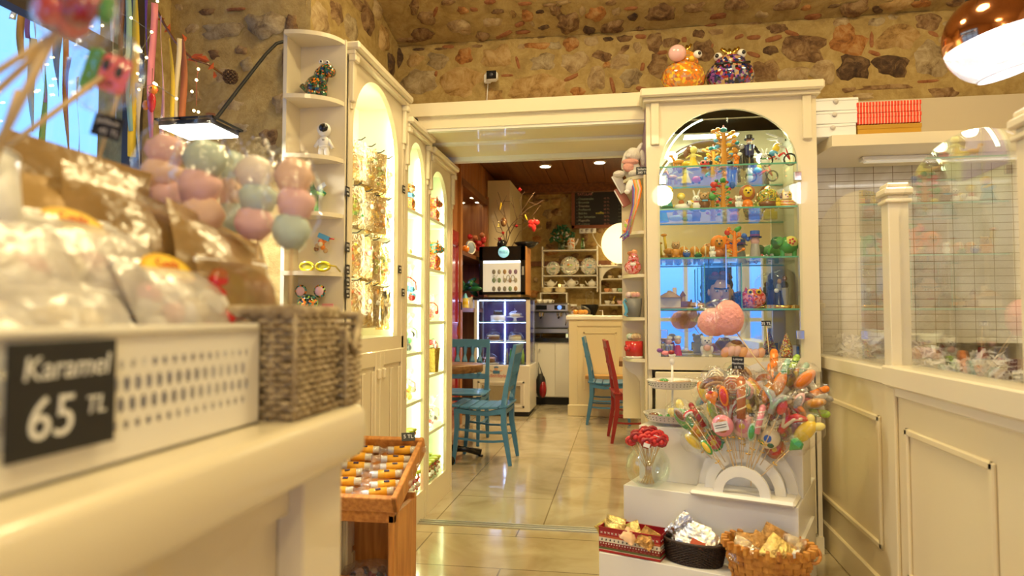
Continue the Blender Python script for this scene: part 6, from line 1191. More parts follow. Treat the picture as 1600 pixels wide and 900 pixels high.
# price card on the tray
a, b_ = pX(5, 640, -.497), pX(178, 620, -.497)
t = thing('price_card', 'large black chalk price card on the front of the white tray', 'price tag', (-.496, (a.y+b_.y)/2, 1.078), pi/2)
wd = (b_.y-a.y); mb = MB(); mb.box((0, 0, 0), (wd, .002, .100), CARD, bev=.0008); mb.build('card', t)
text('Karamel', .029, CHALK, t, (.002, -.0016, .026), (pi/2, 0, 0), shear=.15); text('65', .052, CHALK, t, (-.016, -.0016, -.018), (pi/2, 0, 0), shear=.1); text('TL', .024, CHALK, t, (.034, -.0016, -.012), (pi/2, 0, 0), shear=.2)
for k, (px, yy) in enumerate(((0, 0),)): pass
WB = film('frosted_bag', (1, 1, 1), .09, .32, body=.42, bcol=(.84, .80, .76), bump=.5, bscale=14)
WB2 = film('frosted_bag_back', (1, 1, 1), .12, .25, body=.6, bcol=(.84, .8, .76), bump=1, bscale=20)
BRF = film('brown_bag_film', (.92, .75, .5), .07, .32, body=.66, bcol=(.42, .26, .09), bump=.5, bscale=12)
BRB = mat('brown_bag_paper', (.42, .26, .09), .45, metal=.15, bump=.5, bscale=12)
YO = pm((.88, .52, .03), .35)
def bag(x, y, X_, w, h, label, front, back, cols, lean=.35, rz=pi/2, d=.07, seal=True, oval=None, n=26, seed=1, name='candy_bag', roll=0):
    p = pX(x, y, X_); t = thing(name, label, 'candy bag', p, rot=(-lean, roll, rz)); mb = MB(); pouch_mesh(mb, w, h, d, front, back, seed, 10, 12, .003, .1); mb.build('pouch', t)
    mb = MB(); contents(mb, w, h, d*.8, cols, n, seed, .017, .35); mb.build('candy_filling', t)
    if seal: mb = MB(); mb.box((0, -.001, -.012), (w, .004, .007), WHITEP, bev=.001); mb.build('zip_strip', t)
    if oval:
        mb = MB(); ox_, oz_ = oval; vs = [(ox_, -.006, oz_)]+[(ox_+.052*cos(a), -.0065-.012*max(0, -sin(a)), oz_+.026*sin(a)) for a in [2*pi*i/28 for i in range(28)]]
        mb.add(vs, [(0, 1+i, 1+(i+1) % 28) for i in range(28)], YO); mb.add([(p_[0]*.0+ox_+(p_[0]-ox_)*.86, p_[1]-.0006, oz_+(p_[2]-oz_)*.80) for p_ in vs], [(0, 1+i, 1+(i+1) % 28) for i in range(28)], pm((.95, .72, .08), .35)); lb = mb.build('oval_label', t)
        text('Candy', .018, pm((.7, .1, .03), .4), lb, (ox_, -.010, oz_+.008), (pi/2, 0, 0))
    return t
PAL = ['white', 'cream', 'white', 'white', 'lpink']
bag(252, 408, -.625, .20, .13, 'clear bag of white sweets with yellow oval label, front right of tray', WB, WB2, PAL, .5, oval=(-.005, -.018), seed=3)
bag(75, 438, -.62, .19, .12, 'clear bag of white sweets lying in the front left of the tray', WB, WB2, PAL, .5, seed=4)
bag(-40, 470, -.62, .17, .12, 'clear bag with yellow label cut by the left photo edge', WB, WB2, PAL, .45, oval=(.06, -.02), seed=5)
bag(100, 335, -.70, .27, .15, 'clear bag of pale sweets with yellow label, second row of tray', WB, WB2, PAL, .55, oval=(.0, -.02), seed=6)
bag(-30, 315, -.68, .2, .16, 'clear bag of pale sweets at the back left of the tray', WB, WB2, PAL, .45, seed=7)
bag(360, 400, -.60, .15, .12, 'brown bag with window of red and green jellies beside the basket', BRF, BRB, ['red', 'red', 'lime', 'brick'], .35, seed=8, seal=True, rz=R(78))
bag(130, 238, -.80, .20, .20, 'upright shiny gold brown bag at the back of the tray', BRF, BRB, ['brown', 'tan'], .2, seed=9, seal=False, d=.06, rz=R(60), roll=.16)
bag(215, 300, -.74, .24, .22, 'crumpled gold brown bag in the middle behind the white bags', BRF, BRB, ['brown', 'tan', 'brick'], .4, seed=10, seal=False, d=.09, rz=R(75), roll=.22)
bag(340, 350, -.66, .22, .19, 'light brown bag sloping down towards the wicker baskets', BRF, BRB, ['brown', 'tan', 'brick'], .45, seed=12, seal=False, d=.08, rz=R(80), roll=.25)
bag(70, 275, -.78, .15, .17, 'dark brown bag behind the white bags at far left', BRB, BRB, ['brown'], .2, seed=13, seal=False, rz=R(70))
p = pX(88, 262, -.86); o = MB(); o.ell((0, 0, 0), (.03, .03, .02), km('dred'), noise=.1); o.tube([(0, 0, 0), (0, 0, -.2)], .003, STICK); tag(o.build('lollipop', None, p), 'dark red lollipop peeking over the brown bags at far left', 'lollipop')

# wicker baskets on the counter
WK1 = mat('grey_willow', (.55, .44, .28), .75, col2=(.30, .22, .13), vscale=30, bump=.5, bscale=80)
def wicker(mb, x0, x1, y0, y1, z0, z1f, n_rows, r, m, top=None):
    """woven walls: horizontal strands undulating round upright stakes; top(p,s) gives local height along the loop"""
    per = []; L = 2*(x1-x0)+2*(y1-y0); N = int(L/.012); rc = .02
    def pt(s):
        s = (s % 1)*L
        if s < (y1-y0): return Vector((x1, y0+s, 0)), Vector((1, 0, 0))
        s -= (y1-y0)
        if s < (x1-x0): return Vector((x1-s, y1, 0)), Vector((0, 1, 0))
        s -= (x1-x0)
        if s < (y1-y0): return Vector((x0, y1-s, 0)), Vector((-1, 0, 0))
        s -= (y1-y0); return Vector((x0+s, y0, 0)), Vector((0, -1, 0))
    q = random.Random(int(n_rows))
    for j in range(n_rows):
        run = []
        for i in range(N+1):
            p, n = pt(i/N); z = z0+(z1f-z0)*(j+.5)/n_rows
            ok = z <= (top(p) if top else 9)
            if ok: run.append(p+n*(.0045*(1 if (i+j) % 2 else -1))+Vector((0, 0, z+q.uniform(-.0012, .0012))))
            if (not ok or i == N) and len(run) > 2: mb.tube(run, r, m, 5); run = []
            elif not ok: run = []
    for i in range(0, N, 3):
        p, n = pt(i/N); z = min(z1f, top(p) if top else 9); mb.tube([p+Vector((0, 0, z0)), p+Vector((0, 0, z))], r*.9, m, 5)
t = thing('wicker_basket', 'tall grey brown wicker basket behind the tray on the counter', 'basket', (-.62, .975, CT))
mb = MB(); wicker(mb, -.10, .16, -.075, .065, .004, .155, 17, .0042, WK1); mb.build('woven_wall', t)
mb = MB(); mb.tube([(.16, -.075, .158), (.16, .065, .158), (-.1, .065, .158), (-.1, -.075, .158), (.16, -.075, .158)], .009, WK1, 8); mb.build('rim', t); mb = MB(); mb.bb((-.1, -.07, 0), (.155, .06, .006), WK1); mb.build('bottom', t)
t = thing('wicker_basket', 'low grey wicker basket with scooped front at the counter end', 'basket', (-.60, 1.10, CT))
P1 = Vector((-.44, .90, 0))
mb = MB(); wicker(mb, -.12, .148, -.038, .022, .004, .15, 16, .0042, WK1, top=lambda p: .15 if p.x < .1 else .085+.065*abs((p.y+.015)/.04))
mb.build('woven_wall', t); mb = MB(); mb.tube([(.15, .022, .152), (-.12, .022, .154), (-.12, -.038, .154), (.148, -.038, .125), (.15, -.012, .088), (.15, .022, .152)], .007, WK1, 8); mb.build('rim', t); mb = MB(); mb.bb((-.12, -.035, 0), (.145, .02, .005), WK1); mb.build('bottom', t)

# marshmallow lollipops
MP = dict(pk=pm((.82, .52, .50), .9), mt=pm((.55, .66, .58), .9), or_=pm((.86, .60, .44), .9), wh=pm((.88, .80, .72), .8))
def marsh(x, y, Y_, h, seq, label, w=.05, bag_=True, stick=.22, tilt=0):
    p = pY(x, y, Y_); t = thing('marshmallow_lollipop', label, 'lollipop', p, rot=(0, tilt, R(30)), group='marshmallow lollipops behind the wicker baskets'); n = len(seq); q = random.Random(x)
    for k, c in enumerate(seq):
        mb = MB(); zc = h*(.5-(k+.5)/n); mb.ell((q.uniform(-.1, .1)*w, 0, zc), (w*.48, w*.42, h/n*.66), MP[c], 12, 8, noise=.10, seed=k); mb.build('marshmallow', t)
    mb = MB(); mb.tube([(0, 0, h*.4), (0, 0, -h*.5-stick)], .0025, STICK, 6); mb.build('stick', t)
    if bag_:
        mb = MB(); pr = [(.004, -h*.62), (w*.35, -h*.5), (w*.72, -h*.2), (w*.74, h*.2), (w*.5, h*.55), (.005, h*.85)]; mb.open_lathe(pr, CELLO, n=14, sy=.8)
        for v in mb.b.verts: v.co += Vector((q.uniform(-1, 1), q.uniform(-1, 1), q.uniform(-1, 1)))*w*.04
        mb.build('cellophane', t)
marsh(456, 318, .98, .13, ['or_', 'pk', 'mt'], 'pastel marshmallow lollipop standing out in front at the right', .062, tilt=0)
marsh(404, 310, 1.02, .125, ['wh', 'mt', 'pk'], 'marshmallow lollipop second from the right in the group', .066)
marsh(318, 292, 1.0, .14, ['mt', 'pk', 'or_'], 'mint topped marshmallow lollipop in the middle of the group', .072)
marsh(362, 300, 1.08, .13, ['mt', 'or_', 'mt'], 'slim mint and orange marshmallow lollipop behind the middle pair', .05)
marsh(258, 272, 1.02, .12, ['pk', 'or_', 'pk'], 'pink and orange marshmallow lollipop leftmost of the group', .07)
marsh(272, 320, 1.05, .12, ['or_', 'wh', 'pk'], 'pale marshmallow lollipop low behind the leftmost pink one', .06)

# lollipops at upper left
CELB = film('cellophane_bright', (1, 1, 1), .09, .12, body=.03, bump=.8, bscale=24)
def fan_stick(t, base, a, b_, r=.0036): mb = MB(); mb.tube([pY(*a)-base, pY(*b_)-base], r, STICK, 7); mb.build('stick', t)
b0 = pY(120, 12, .55)
t = thing('rose_lollipop', 'big red rose lollipop in clear film cut by the top edge', 'lollipop', b0)
mb = MB(); q = random.Random(2)
for k in range(9): a = k*.7; mb.ell((.018*cos(a)*(k > 0), -.006*(k % 3), .014*sin(a)*(k > 0)), (.018, .012, .016), km('red' if k % 2 else 'dred'), 12, 8, rot=(0, a, 0))
mb.build('candy', t); mb = MB(); mb.ell((.026, .005, .004), (.008, .01, .02), km('green')); mb.build('leaf', t)
mb = MB(); mb.ell((0, 0, 0), (.042, .03, .038), CELB, noise=.08); pts = pY(200, 22, .55)-b0
mb.add([pY(85, 60, .55)-b0, pY(130, 48, .54)-b0, pY(200, 14, .55)-b0, pY(150, 45, .56)-b0, pY(110, 50, .56)-b0], [(0, 1, 2, 3, 4)], CELB); mb.add([pY(85, 62, .55)-b0, pY(35, 58, .54)-b0, pY(28, 78, .55)-b0, pY(60, 75, .56)-b0], [(0, 1, 2, 3)], CELB); mb.build('cellophane', t)
fan_stick(t, b0, (95, 35, .55), (-5, 232, .55), .0042)
for k, (a, b_) in enumerate((((76, 60, .56), (-40, 135, .56)), ((80, 65, .57), (-40, 175, .57)), ((30, 140, .6), (-12, 262, .6)))):
    base = pY(*a); t = thing('lollipop_stick', 'bare wooden stick in the bundle under the rose lollipop, %s one' % ['upper', 'middle', 'short lower'][k], 'stick', base); mb = MB(); mb.tube([(0, 0, 0), pY(*b_)-base], .0036, STICK, 7); mb.build('shaft', t)
b0 = pY(165, 112, .72)
t = thing('watermelon_lollipop', 'pink and green watermelon lollipop with a sweet face in clear film', 'lollipop', b0, rot=(0, R(20), 0))
mb = MB(); mb.box((.012, 0, .0), (.042, .012, .045), pm((.8, .13, .17), .3, coat=.3), bev=.006); mb.build('candy', t); mb = MB(); mb.box((-.02, 0, -.002), (.02, .013, .055), km('green'), bev=.005); mb.build('rind', t)
mb = MB(); mb.ell((.004, -.007, .008), (.005, .003, .007), BLACK); mb.build('eye', t); mb = MB(); mb.ell((.024, -.007, .004), (.005, .003, .007), BLACK); mb.build('eye', t); mb = MB(); mb.ell((.016, -.007, -.012), (.006, .002, .003), km('dred')); mb.build('mouth', t)
mb = MB(); mb.ell((0, 0, 0), (.052, .02, .052), CELB, noise=.06); mb.build('cellophane', t)
t2 = MB(); t2.tube([pY(160, 120, .71)-b0, pY(8, 232, .66)-b0], .0034, STICK, 7); o = t2.build('stick'); o.parent = t; o.matrix_parent_inverse = Euler((0, R(20), 0)).to_matrix().to_4x4().inverted()
b0 = pY(168, 198, .78); t = thing('price_card', 'black tilted price card on a wooden pick above the brown bags', 'price tag', b0, rot=(0, R(14), R(20)))
mb = MB(); mb.box((0, 0, 0), (.036, .0015, .030), CARD); mb.build('card', t); text('Jellibon', .0095, CHALK, t, (0, -.001, .006), (pi/2, 0, 0)); text('45 TL', .0105, CHALK, t, (.004, -.001, -.007), (pi/2, 0, 0)); mb = MB(); mb.tube([(0, .002, .09), (0, .002, -.05)], .002, STICK); mb.build('pick', t)
p = pY(-30, 330, .62); t = thing('lollipop_bucket', 'plain white bucket at the left edge holding the lollipop sticks', 'bucket', p, rot=(0, R(-18), 0))
mb = MB(); mb.open_lathe([(0, -.04), (.032, -.04), (.045, .055), (.042, .055), (.03, -.036), (0, -.036)], WHITEP, n=28); mb.build('wall', t); mb = MB(); mb.tube([(.0455*cos(a), .0455*sin(a), .055) for a in [2*pi*i/24 for i in range(25)]], .002, WHITEP, 6); mb.build('rim', t)

# ================================================================== display stand goods
def srx(x, y, v): return pP(x, y, DL+dv*v, dv)
def tostand(p): q_ = p-DL; return q_.dot(du), q_.dot(dv), p.z
# arc holder (front)
def arc_ring(mb, uc, v, z0, ro, ri, th, m):
    pts = [(uc+ro*cos(a), z0+ro*1.02*sin(a)) for a in [pi*i/28 for i in range(29)]]+[(uc-ri*cos(a), z0+ri*sin(a)) for a in [pi*i/28 for i in range(29)]]
    n = 29; A_ = pts[:n]; B_ = pts[n:][::-1]
    vs = [(x, v, z) for x, z in A_]+[(x, v, z) for x, z in B_]+[(x, v+th, z) for x, z in A_]+[(x, v+th, z) for x, z in B_]
    fs = []
    for i in range(n-1): fs += [(i, i+1, n+i+1, n+i), (2*n+i, 3*n+i, 3*n+i+1, 2*n+i+1), (i, 2*n+i, 2*n+i+1, i+1), (n+i, n+i+1, 3*n+i+1, 3*n+i)]
    fs += [(0, n, 3*n, 2*n), (n-1, 3*n-1, 4*n-1, 2*n-1)]
    mb.add(vs, fs, m)
UC = tostand(srx(1159, 775, .0))[0]
t = thing('lollipop_arch_stand', 'white three arch lollipop holder on the middle step', 'stand', DL+Vector((0, 0, .431)), DA)
mb = MB(); mb.box((UC, .052, .011), (.40, .172, .022), WHITE, bev=.012); mb.build('base_board', t)
for k, (ro, v) in enumerate(((.108, -.012), (.155, .045), (.192, .098))): mb = MB(); arc_ring(mb, UC, v, .022, ro, ro-.038, .018, WHITE); mb.build('arch', t)
UC2 = tostand(srx(1207, 640, .29))[0]
t = thing('lollipop_arch_stand', 'white round arch lollipop holder on the top step', 'stand', DL+Vector((0, 0, .666)), DA)
mb = MB(); mb.box((UC2, .285, .009), (.34, .12, .018), WHITE, bev=.008); mb.box((UC2, .285, .055), (.30, .09, .075), WHITE, bev=.004); mb.build('base_board', t)
ro2 = .215
for k, (ro, v) in enumerate(((.12, .245), (.16, .275), (.20, .305))): mb = MB(); arc_ring(mb, UC2, v, .088, ro, ro-.034, .016, WHITE); mb.build('arch', t)
mb = MB(); mb.bb((UC2-.015, .3, .018), (UC2+.015, .315, .26), WHITE)
mb.b.free()
# lollipop candies
def lol(x, y, size, kind, c1, c2, label, back=False, tag_=False, k=[0]):
    k[0] += 1; i = k[0]
    v = (.24, .275, .31)[i % 3]-.03*(i % 2) if back else (-.005, .03, .075, .11)[i % 4]
    uc, zc, r0 = (UC2, .76, (.11, .15, .185)[i % 3]) if back else (UC, .455, (.10, .14, .18, .18)[i % 4])
    p = srx(x, y, v); u, _, z = tostand(p); dx, dz_ = u-uc, z-zc; a = math.atan2(dx, dz_); L = math.hypot(dx, dz_); s = size*p.y/FPX/2*1.28
    t = thing('lollipop', label, 'lollipop', p, rot=(0, a, DA), group='lollipops on the top arch stand' if back else 'lollipops on the front arch stand')
    L2 = max(.04, L-r0+.01)
    mb = MB(); mb.tube([(0, .004, 0), (0, .002, -L2)], .0017, STICK, 5); mb.build('stick', t)
    mb = MB(); A_, B_ = km(c1, .25), km(c2, .25); q = random.Random(i)
    if kind == 'swirl': mb.ell((0, 0, 0), (s, s*.45, s), A_, 14, 8); mb.tube([(s*.92*j/30*cos(j*.8), -s*.42*(1-(j/31)**2)**.5-.001, s*.92*j/30*sin(j*.8)) for j in range(31)], s*.11, B_, 5)
    elif kind == 'slice': mb.ell((0, 0, 0), (s*.5, s*.35, s*1.1), A_, 12, 9); mb.ell((0, -s*.2, 0), (s*.36, s*.22, s*.85), B_, 10, 7)
    elif kind == 'long': mb.tube([(0, 0, -s*1.3), (0, 0, s*1.3)], s*.3, A_, 9, rs=[s*.3, s*.3]); mb.ell((0, 0, s*1.3), s*.3, A_, 9, 6); mb.tube([(s*.3*cos(j), s*.3*sin(j), s*(-1.2+.12*j)) for j in range(20)], s*.07, B_, 4)
    elif kind == 'round':
        mb.ell((0, 0, 0), (s, s*.4, s), A_, 16, 8); mb.ell((0, -s*.2, 0), (s*.66, s*.3, s*.66), B_, 12, 7); mb.ell((0, -s*.34, 0), (s*.32, s*.22, s*.32), km('yellow'), 10, 6)
    elif kind == 'globe': mb.ell((0, 0, 0), (s, s*.6, s), km('cream'), 16, 9); mb.ell((.0, -s*.25, .0), (s*.5, s*.42, s*.5), km('blue')); mb.ell((-s*.3, -s*.2, -s*.5), (s*.4, s*.36, s*.3), km('green')); mb.ell((s*.35, -s*.2, -s*.4), (s*.4, s*.36, s*.35), km('dgreen'))
    elif kind == 'tail':
        for d_ in (-1, 1): mb.tube([(0, 0, -s*.9), (0, 0, 0), (d_*s*.45, 0, s*.5), (d_*s*1.05, 0, s*.75)], s*.25, A_, 8, rs=[s*.22, s*.28, s*.3, s*.1]); mb.tube([(0, -s*.18, -s*.5), (d_*s*.3, -s*.2, s*.3), (d_*s*.7, -s*.15, s*.62)], s*.12, B_, 6)
    elif kind == 'fish': mb.ell((0, 0, 0), (s*.55, s*.35, s), A_, 12, 8); mb.ell((s*.4, 0, s*.9), (s*.3, s*.15, s*.45), B_, 8, 6, rot=(0, .6, 0)); mb.ell((-s*.3, 0, s*.9), (s*.3, s*.15, s*.4), B_, 8, 6, rot=(0, -.6, 0))
    elif kind == 'gem': mb.lathe([(0, -s), (s*.75, 0), (s*.5, s*.55), (0, s*.6)], A_, n=7, smooth=False, sy=.5)
    elif kind == 'heart': mb.ell((-s*.35, 0, s*.3), (s*.5, s*.3, s*.5), A_); mb.ell((s*.35, 0, s*.3), (s*.5, s*.3, s*.5), A_); mb.lathe([(0, -s), (s*.72, s*.1)], A_, n=14, sy=.4); mb.ell((0, -s*.15, s*.75), (s*.4, s*.2, s*.2), B_)
    elif kind == 'bow': mb.tube([(s*cos(j), 0, s*.5*sin(j)) for j in [pi*m/10 for m in range(11)]], s*.25, A_, 8); mb.tube([(s*.7*cos(j), -.002, s*.3*sin(j)) for j in [pi*m/10 for m in range(11)]], s*.2, B_, 8)
    elif kind == 'chick': mb.ell((0, 0, -s*.2), (s*.65, s*.4, s*.75), A_); mb.ell((0, -s*.05, s*.5), (s*.45, s*.35, s*.4), B_); mb.ell((0, -s*.4, s*.45), (s*.14, s*.2, s*.1), km('orange'))
    mb.build('candy', t)
    mb = MB(); e = 1.45 if kind != 'long' else 1.1; mb.ell((0, 0, s*.05), (s*e*.85, s*.7, s*e*1.0), CELLO, 12, 9, noise=.10, seed=i); mb.open_lathe([(s*.08, -s*1.2), (s*.35, -s*1.75)], CELLO, n=8); mb.build('cellophane', t)
    mb = MB(); mb.ell((-.006, -.003, -L2*.55), (.006, .002, .003), GOLD, 6, 4, rot=(0, .5, 0)); mb.ell((.006, -.003, -L2*.55), (.006, .002, .003), GOLD, 6, 4, rot=(0, -.5, 0)); mb.build('gold_tie', t)
    if tag_: mb = MB(); mb.box((0, -s*.62, 0), (s*1.3, .001, s*.8), pm((.75, .74, .72), .5)); mb.bb((-s*.5, -s*.62-.0012, s*.1), (s*.5, -s*.62-.0006, s*.16), BLACKM); mb.bb((-s*.5, -s*.62-.0012, -s*.1), (s*.5, -s*.62-.0006, -s*.05), BLACKM); mb.build('price_sticker', t)
    return t
BACKL = [(1204,593,24,'long','orange','peach','long pale orange stick lollipop left of the tallest one'),(1209,577,30,'long','orange','orange','tallest orange stick lollipop at the centre top'),(1218,599,28,'slice','orange','peach','broad orange oval lollipop right of the tallest stick'),(1196,600,24,'round','brick','tan','brown round lollipop with white sticker below the orange sticks'),(1238,592,26,'slice','orange','yellow','orange oval lollipop right of centre on the top stand'),(1257,593,28,'slice','peach','orange','pale orange oval lollipop near the right of the top stand'),(1268,616,26,'long','orange','brick','orange stick lollipop leaning far right'),(1241,612,18,'slice','amber','lemon','small amber lollipop with sticker under the right ovals'),(1224,582,22,'long','mint','green','mint green stick lollipop behind the orange ovals'),(1236,577,24,'long','lime','dgreen','yellow green stick lollipop at the very top right'),(1248,586,22,'long','mint','white','grey green stick lollipop between two orange ovals'),(1256,626,20,'slice','brick','red','red brown bean shaped lollipop at the right'),(1250,614,18,'slice','white','cream','small white lollipop above the red brown bean'),(1277,620,24,'fish','white','grey','white grey shell lollipop at the extreme right'),(1274,630,22,'slice','tan','amber','tan baton lollipop pointing right at the extreme right'),(1262,644,30,'long','lime','tan','green and tan striped stick lollipop at lower right'),(1206,606,22,'heart','red','brick','red lollipop under the pale orange stick'),
 (1178,606,28,'slice','orange','yellow','bright orange lollipop left of the round brown one'),(1159,588,24,'swirl','tan','brown','brown spiral lollipop highest on the left side'),(1150,583,22,'swirl','mint','tan','grey green spiral lollipop beside the black card'),(1120,590,24,'swirl','grey','cream','greyish spiral lollipop at upper left'),(1136,596,24,'swirl','mint','white','pale mint spiral lollipop behind the cream one')]
for a in BACKL: lol(*a, back=True, tag_='sticker' in a[6])
FRONTL = [(1070,655,34,'fish','green','lemon','green and cream fish lollipop at far left with red bow'),(1077,648,14,'bow','red','white','small red and white bow lollipop over the green fish'),(1062,648,18,'slice','grey','brown','small grey brown lollipop leftmost on the front stand'),(1083,690,22,'slice','lemon','yellow','thin pale yellow lollipop lowest on the left'),(1093,673,24,'round','yellow','orange','yellow round lollipop on the left side'),(1104,699,18,'slice','green','yellow','green and yellow lollipop below the yellow round one'),(1090,650,22,'long','dred','tan','dark red stick lollipop leaning left'),(1099,657,20,'slice','mint','grey','bluish lollipop between the dark stick and banana'),(1117,690,28,'round','green','red','yellow red and green flower lollipop, lower left'),
 (1129,665,26,'round','pink','brick','pink round lollipop with white sticker'),(1161,665,28,'round','lpink','pink','pink flower lollipop with yellow centre'),(1117,642,34,'slice','yellow','lime','yellow banana lollipop with green tip'),(1106,628,24,'bow','mint','sky','blue grey curved lollipop at upper left'),(1113,622,18,'heart','orange','red','orange red heart beside the curved blue one'),(1138,642,34,'tail','red','white','red and white forked tail lollipop left of centre'),(1163,636,26,'chick','yellow','lemon','yellow chick lollipop at the centre'),(1187,633,24,'tail','cream','lemon','cream whale tail lollipop right of the chick'),(1187,657,24,'long','pink','white','pink stick lollipop below the cream tail'),(1201,684,26,'globe','blue','green','round globe lollipop of blue and green on cream'),(1211,701,24,'round','brick','red','brick red oval lollipop lowest on the right'),(1209,644,24,'heart','red','cream','red heart lollipop with cream top'),(1210,628,32,'tail','grey','mint','blue grey whale tail lollipop above the red heart'),(1230,657,36,'tail','red','cream','large red forked tail lollipop at the right'),(1236,640,28,'bow','orange','red','orange red arched lollipop above the red tail'),(1225,678,20,'round','yellow','red','yellow and red lollipop below the red tail'),(1244,694,22,'gem','green','dgreen','dark green gem lollipop at lower right'),(1258,674,32,'fish','yellow','lemon','yellow fish lollipop at right above the green gem'),(1245,668,20,'gem','pink','red','pinkish red gem lollipop beside the yellow fish'),(1236,631,20,'slice','tan','cream','tan bean lollipop above the orange arch'),
 (1158,624,34,'long','brick','cream','brown and cream striped lollipop leaning right at centre'),(1117,603,30,'bow','brown','tan','brown bent spiral lollipop at upper left'),(1100,614,26,'slice','orange','yellow','orange slice lollipop at far upper left'),(1129,612,24,'bow','orange','peach','orange rainbow lollipop right of the brown spiral'),(1131,619,22,'slice','orange','red','red orange oval lollipop under the rainbow one'),(1146,603,26,'swirl','cream','brick','cream spiral lollipop with brown line at upper centre'),(1160,610,26,'swirl','lpink','mint','pink and mint spiral lollipop right of the cream spiral'),(1174,620,24,'slice','cream','lemon','cream oval lollipop behind the chick'),(1222,636,20,'fish','red','tan','red fish lollipop beside the red heart'),(1198,615,22,'slice','amber','orange','amber lollipop between the two stands'),(1247,628,22,'slice','lpink','grey','pale pink lollipop above the tan bean'),(1148,660,20,'slice','tan','cream','tan oval lollipop between the two pink rounds'),(1175,675,20,'slice','mint','green','green leaf shaped lollipop beside the pink flower')]
for a in FRONTL: lol(*a, tag_='sticker' in a[6])
def pick(x, y, x2, y2, v, lines, w, h, label, ts):
    p = srx(x, y, v); t = thing('price_card', label, 'price tag', p, DA); mb = MB(); mb.box((0, 0, 0), (w, .0015, h), CARD); mb.build('card', t); b_ = srx(x2, y2, v)-p; b_ = Matrix.Rotation(-DA, 3, 'Z') @ b_
    mb = MB(); mb.tube([(0, .003, 0), b_+Vector((0, .003, 0))], .0017, STICK, 5); mb.build('pick', t)
    for i, l_ in enumerate(lines): text(l_, ts, CHALK, t, (0, -.0012, h*(.5-(i+.6)/len(lines))), (pi/2, 0, 0))
pick(1153, 567, 1150, 640, .2, ['Lolipop', 'Marshmal', '25 TL'], .05, .052, 'black three line price card above the lollipops', .013)
pick(1197, 505, 1206, 600, .22, ['25 TL'], .038, .021, 'small black price card on the tall pick', .017)
pick(1175, 648, 1173, 760, -.01, ['45 TL'], .022, .014, 'tiny black price card among the front lollipops', .011)
# cotton candy
p = srx(1127, 500, .2); t = thing('cotton_candy', 'large pink heart shaped cotton candy in clear film above the lollipops', 'candy', p, DA)
CC = mat('cotton_candy_pink', (.82, .36, .33), .8, bump=.5, bscale=60); s = 2.45/FPX
mb = MB(); mb.ell((-14*s, 0, -4*s), (30*s, 16*s, 26*s), CC, 18, 12, noise=.04); mb.ell((14*s, -4*s, 4*s), (28*s, 16*s, 32*s), CC, 18, 12, noise=.04, seed=3); mb.build('candy', t)
mb = MB(); mb.ell((0, 0, 0), (47*s, 22*s, 38*s), CELLO, 16, 12, noise=.08); mb.open_lathe([(30*s, 0), (16*s, 30*s), (22*s, 52*s)], CELLO, n=10, M=Euler((0, R(-70), 0)).to_matrix().to_4x4()); mb.build('cellophane', t)
mb = MB(); b_ = Matrix.Rotation(-DA, 3, 'Z') @ (srx(1185, 566, .22)-p); mb.tube([(25*s, 0, -20*s), b_, b_*1.5], .0028, STICK, 7); mb.build('stick', t)
# two tier tray
p = srx(1050, 640, .25); u_, v_, z_ = tostand(p); p0 = onstand(u_, .26, .666)
t = thing('tiered_tray', 'cream two tier metal tray stand with sweets on the top step', 'tray', p0, DA); zt = [pY(1048, 657, p0.y).z-.666, pY(1055, 606, p0.y).z-.666]
for k, (rr, z0) in enumerate(((.128, zt[0]), (.112, zt[1]))):
    mb = MB(); mb.open_lathe([(0, z0), (rr*.82, z0), (rr*.9, z0+.008), (rr, z0+.034), (rr+.004, z0+.036), (rr-.003, z0+.034), (rr*.88, z0+.012), (0, z0+.004)], TM_, n=36); tr = mb.build('tray', t)
    mb = MB()
    for j in range(40):
        a = 2*pi*j/40
        for zz, f in ((.024, .965), (.014, .925)): mb.ell((rr*f*cos(a)*1.005, rr*f*sin(a)*1.005, z0+zz), (.0022, .0022, .0022), BLACKM, 5, 4)
    mb.build('punched_holes', tr)
mb = MB(); mb.tube([(0, 0, 0), (0, 0, zt[1]+.12)], .0055, TM_, 8); mb.ell((0, 0, zt[1]+.12), (.012, .012, .016), TM_); mb.lathe([(.012, zt[1]+.14), (.018, zt[1]+.15), (.008, zt[1]+.155)], TM_, n=14); mb.lathe([(.06, 0), (.055, .008), (.01, .014)], TM_); mb.build('pole', t)
def tid(name, label, cat, dx, dy, zk, parts, h): return fig(name, label, cat, p0+Vector((dx, dy, zt[zk]+.006)), h, parts, DA)
tid('wafer_sweet', 'flat orange and green wrapped sweets at left of the upper tier', 'candy', -.05, -.04, 1, [('sweet', 'e', (0, 0, .5), (1.1, .8, .4), 'peach'), ('sweet', 'e', (.3, 0, .9), (.6, .5, .25), 'green'), ('wrap', 'e', (0, 0, .6), (1.3, 1, .6), CELLO)], .035)
tid('chocolate_bar', 'brown wrapped bar lying at right of the upper tier', 'candy', .035, -.03, 1, [('bar', 'b', (0, 0, .5), (2.4, 1, .5), 'tan', (0, -.12, 0)), ('bar', 'b', (.1, 0, .75), (2.0, .9, .3), 'cream', (0, -.12, 0)), ('wrap', 'e', (.8, 0, .9), (1, .8, .7), CELLO)], .035)
tid('corn_candy', 'yellow corn shaped candy on the lower tier', 'candy', .0, -.07, 0, [('cob', 'b', (.5, -.2, .8), (1.7, .6, 1.1), mosaic('corn_yellow', ['yellow', 'lemon', 'yellow', 'amber'], 170), (0, -.15, 0)), ('husk', 'b', (-.6, 0, .8), (.5, .6, 1.6), 'green', (0, .9, 0)), ('husk', 'b', (-.3, 0, .7), (.3, .6, 1.5), 'cream', (0, .9, 0))], .033)
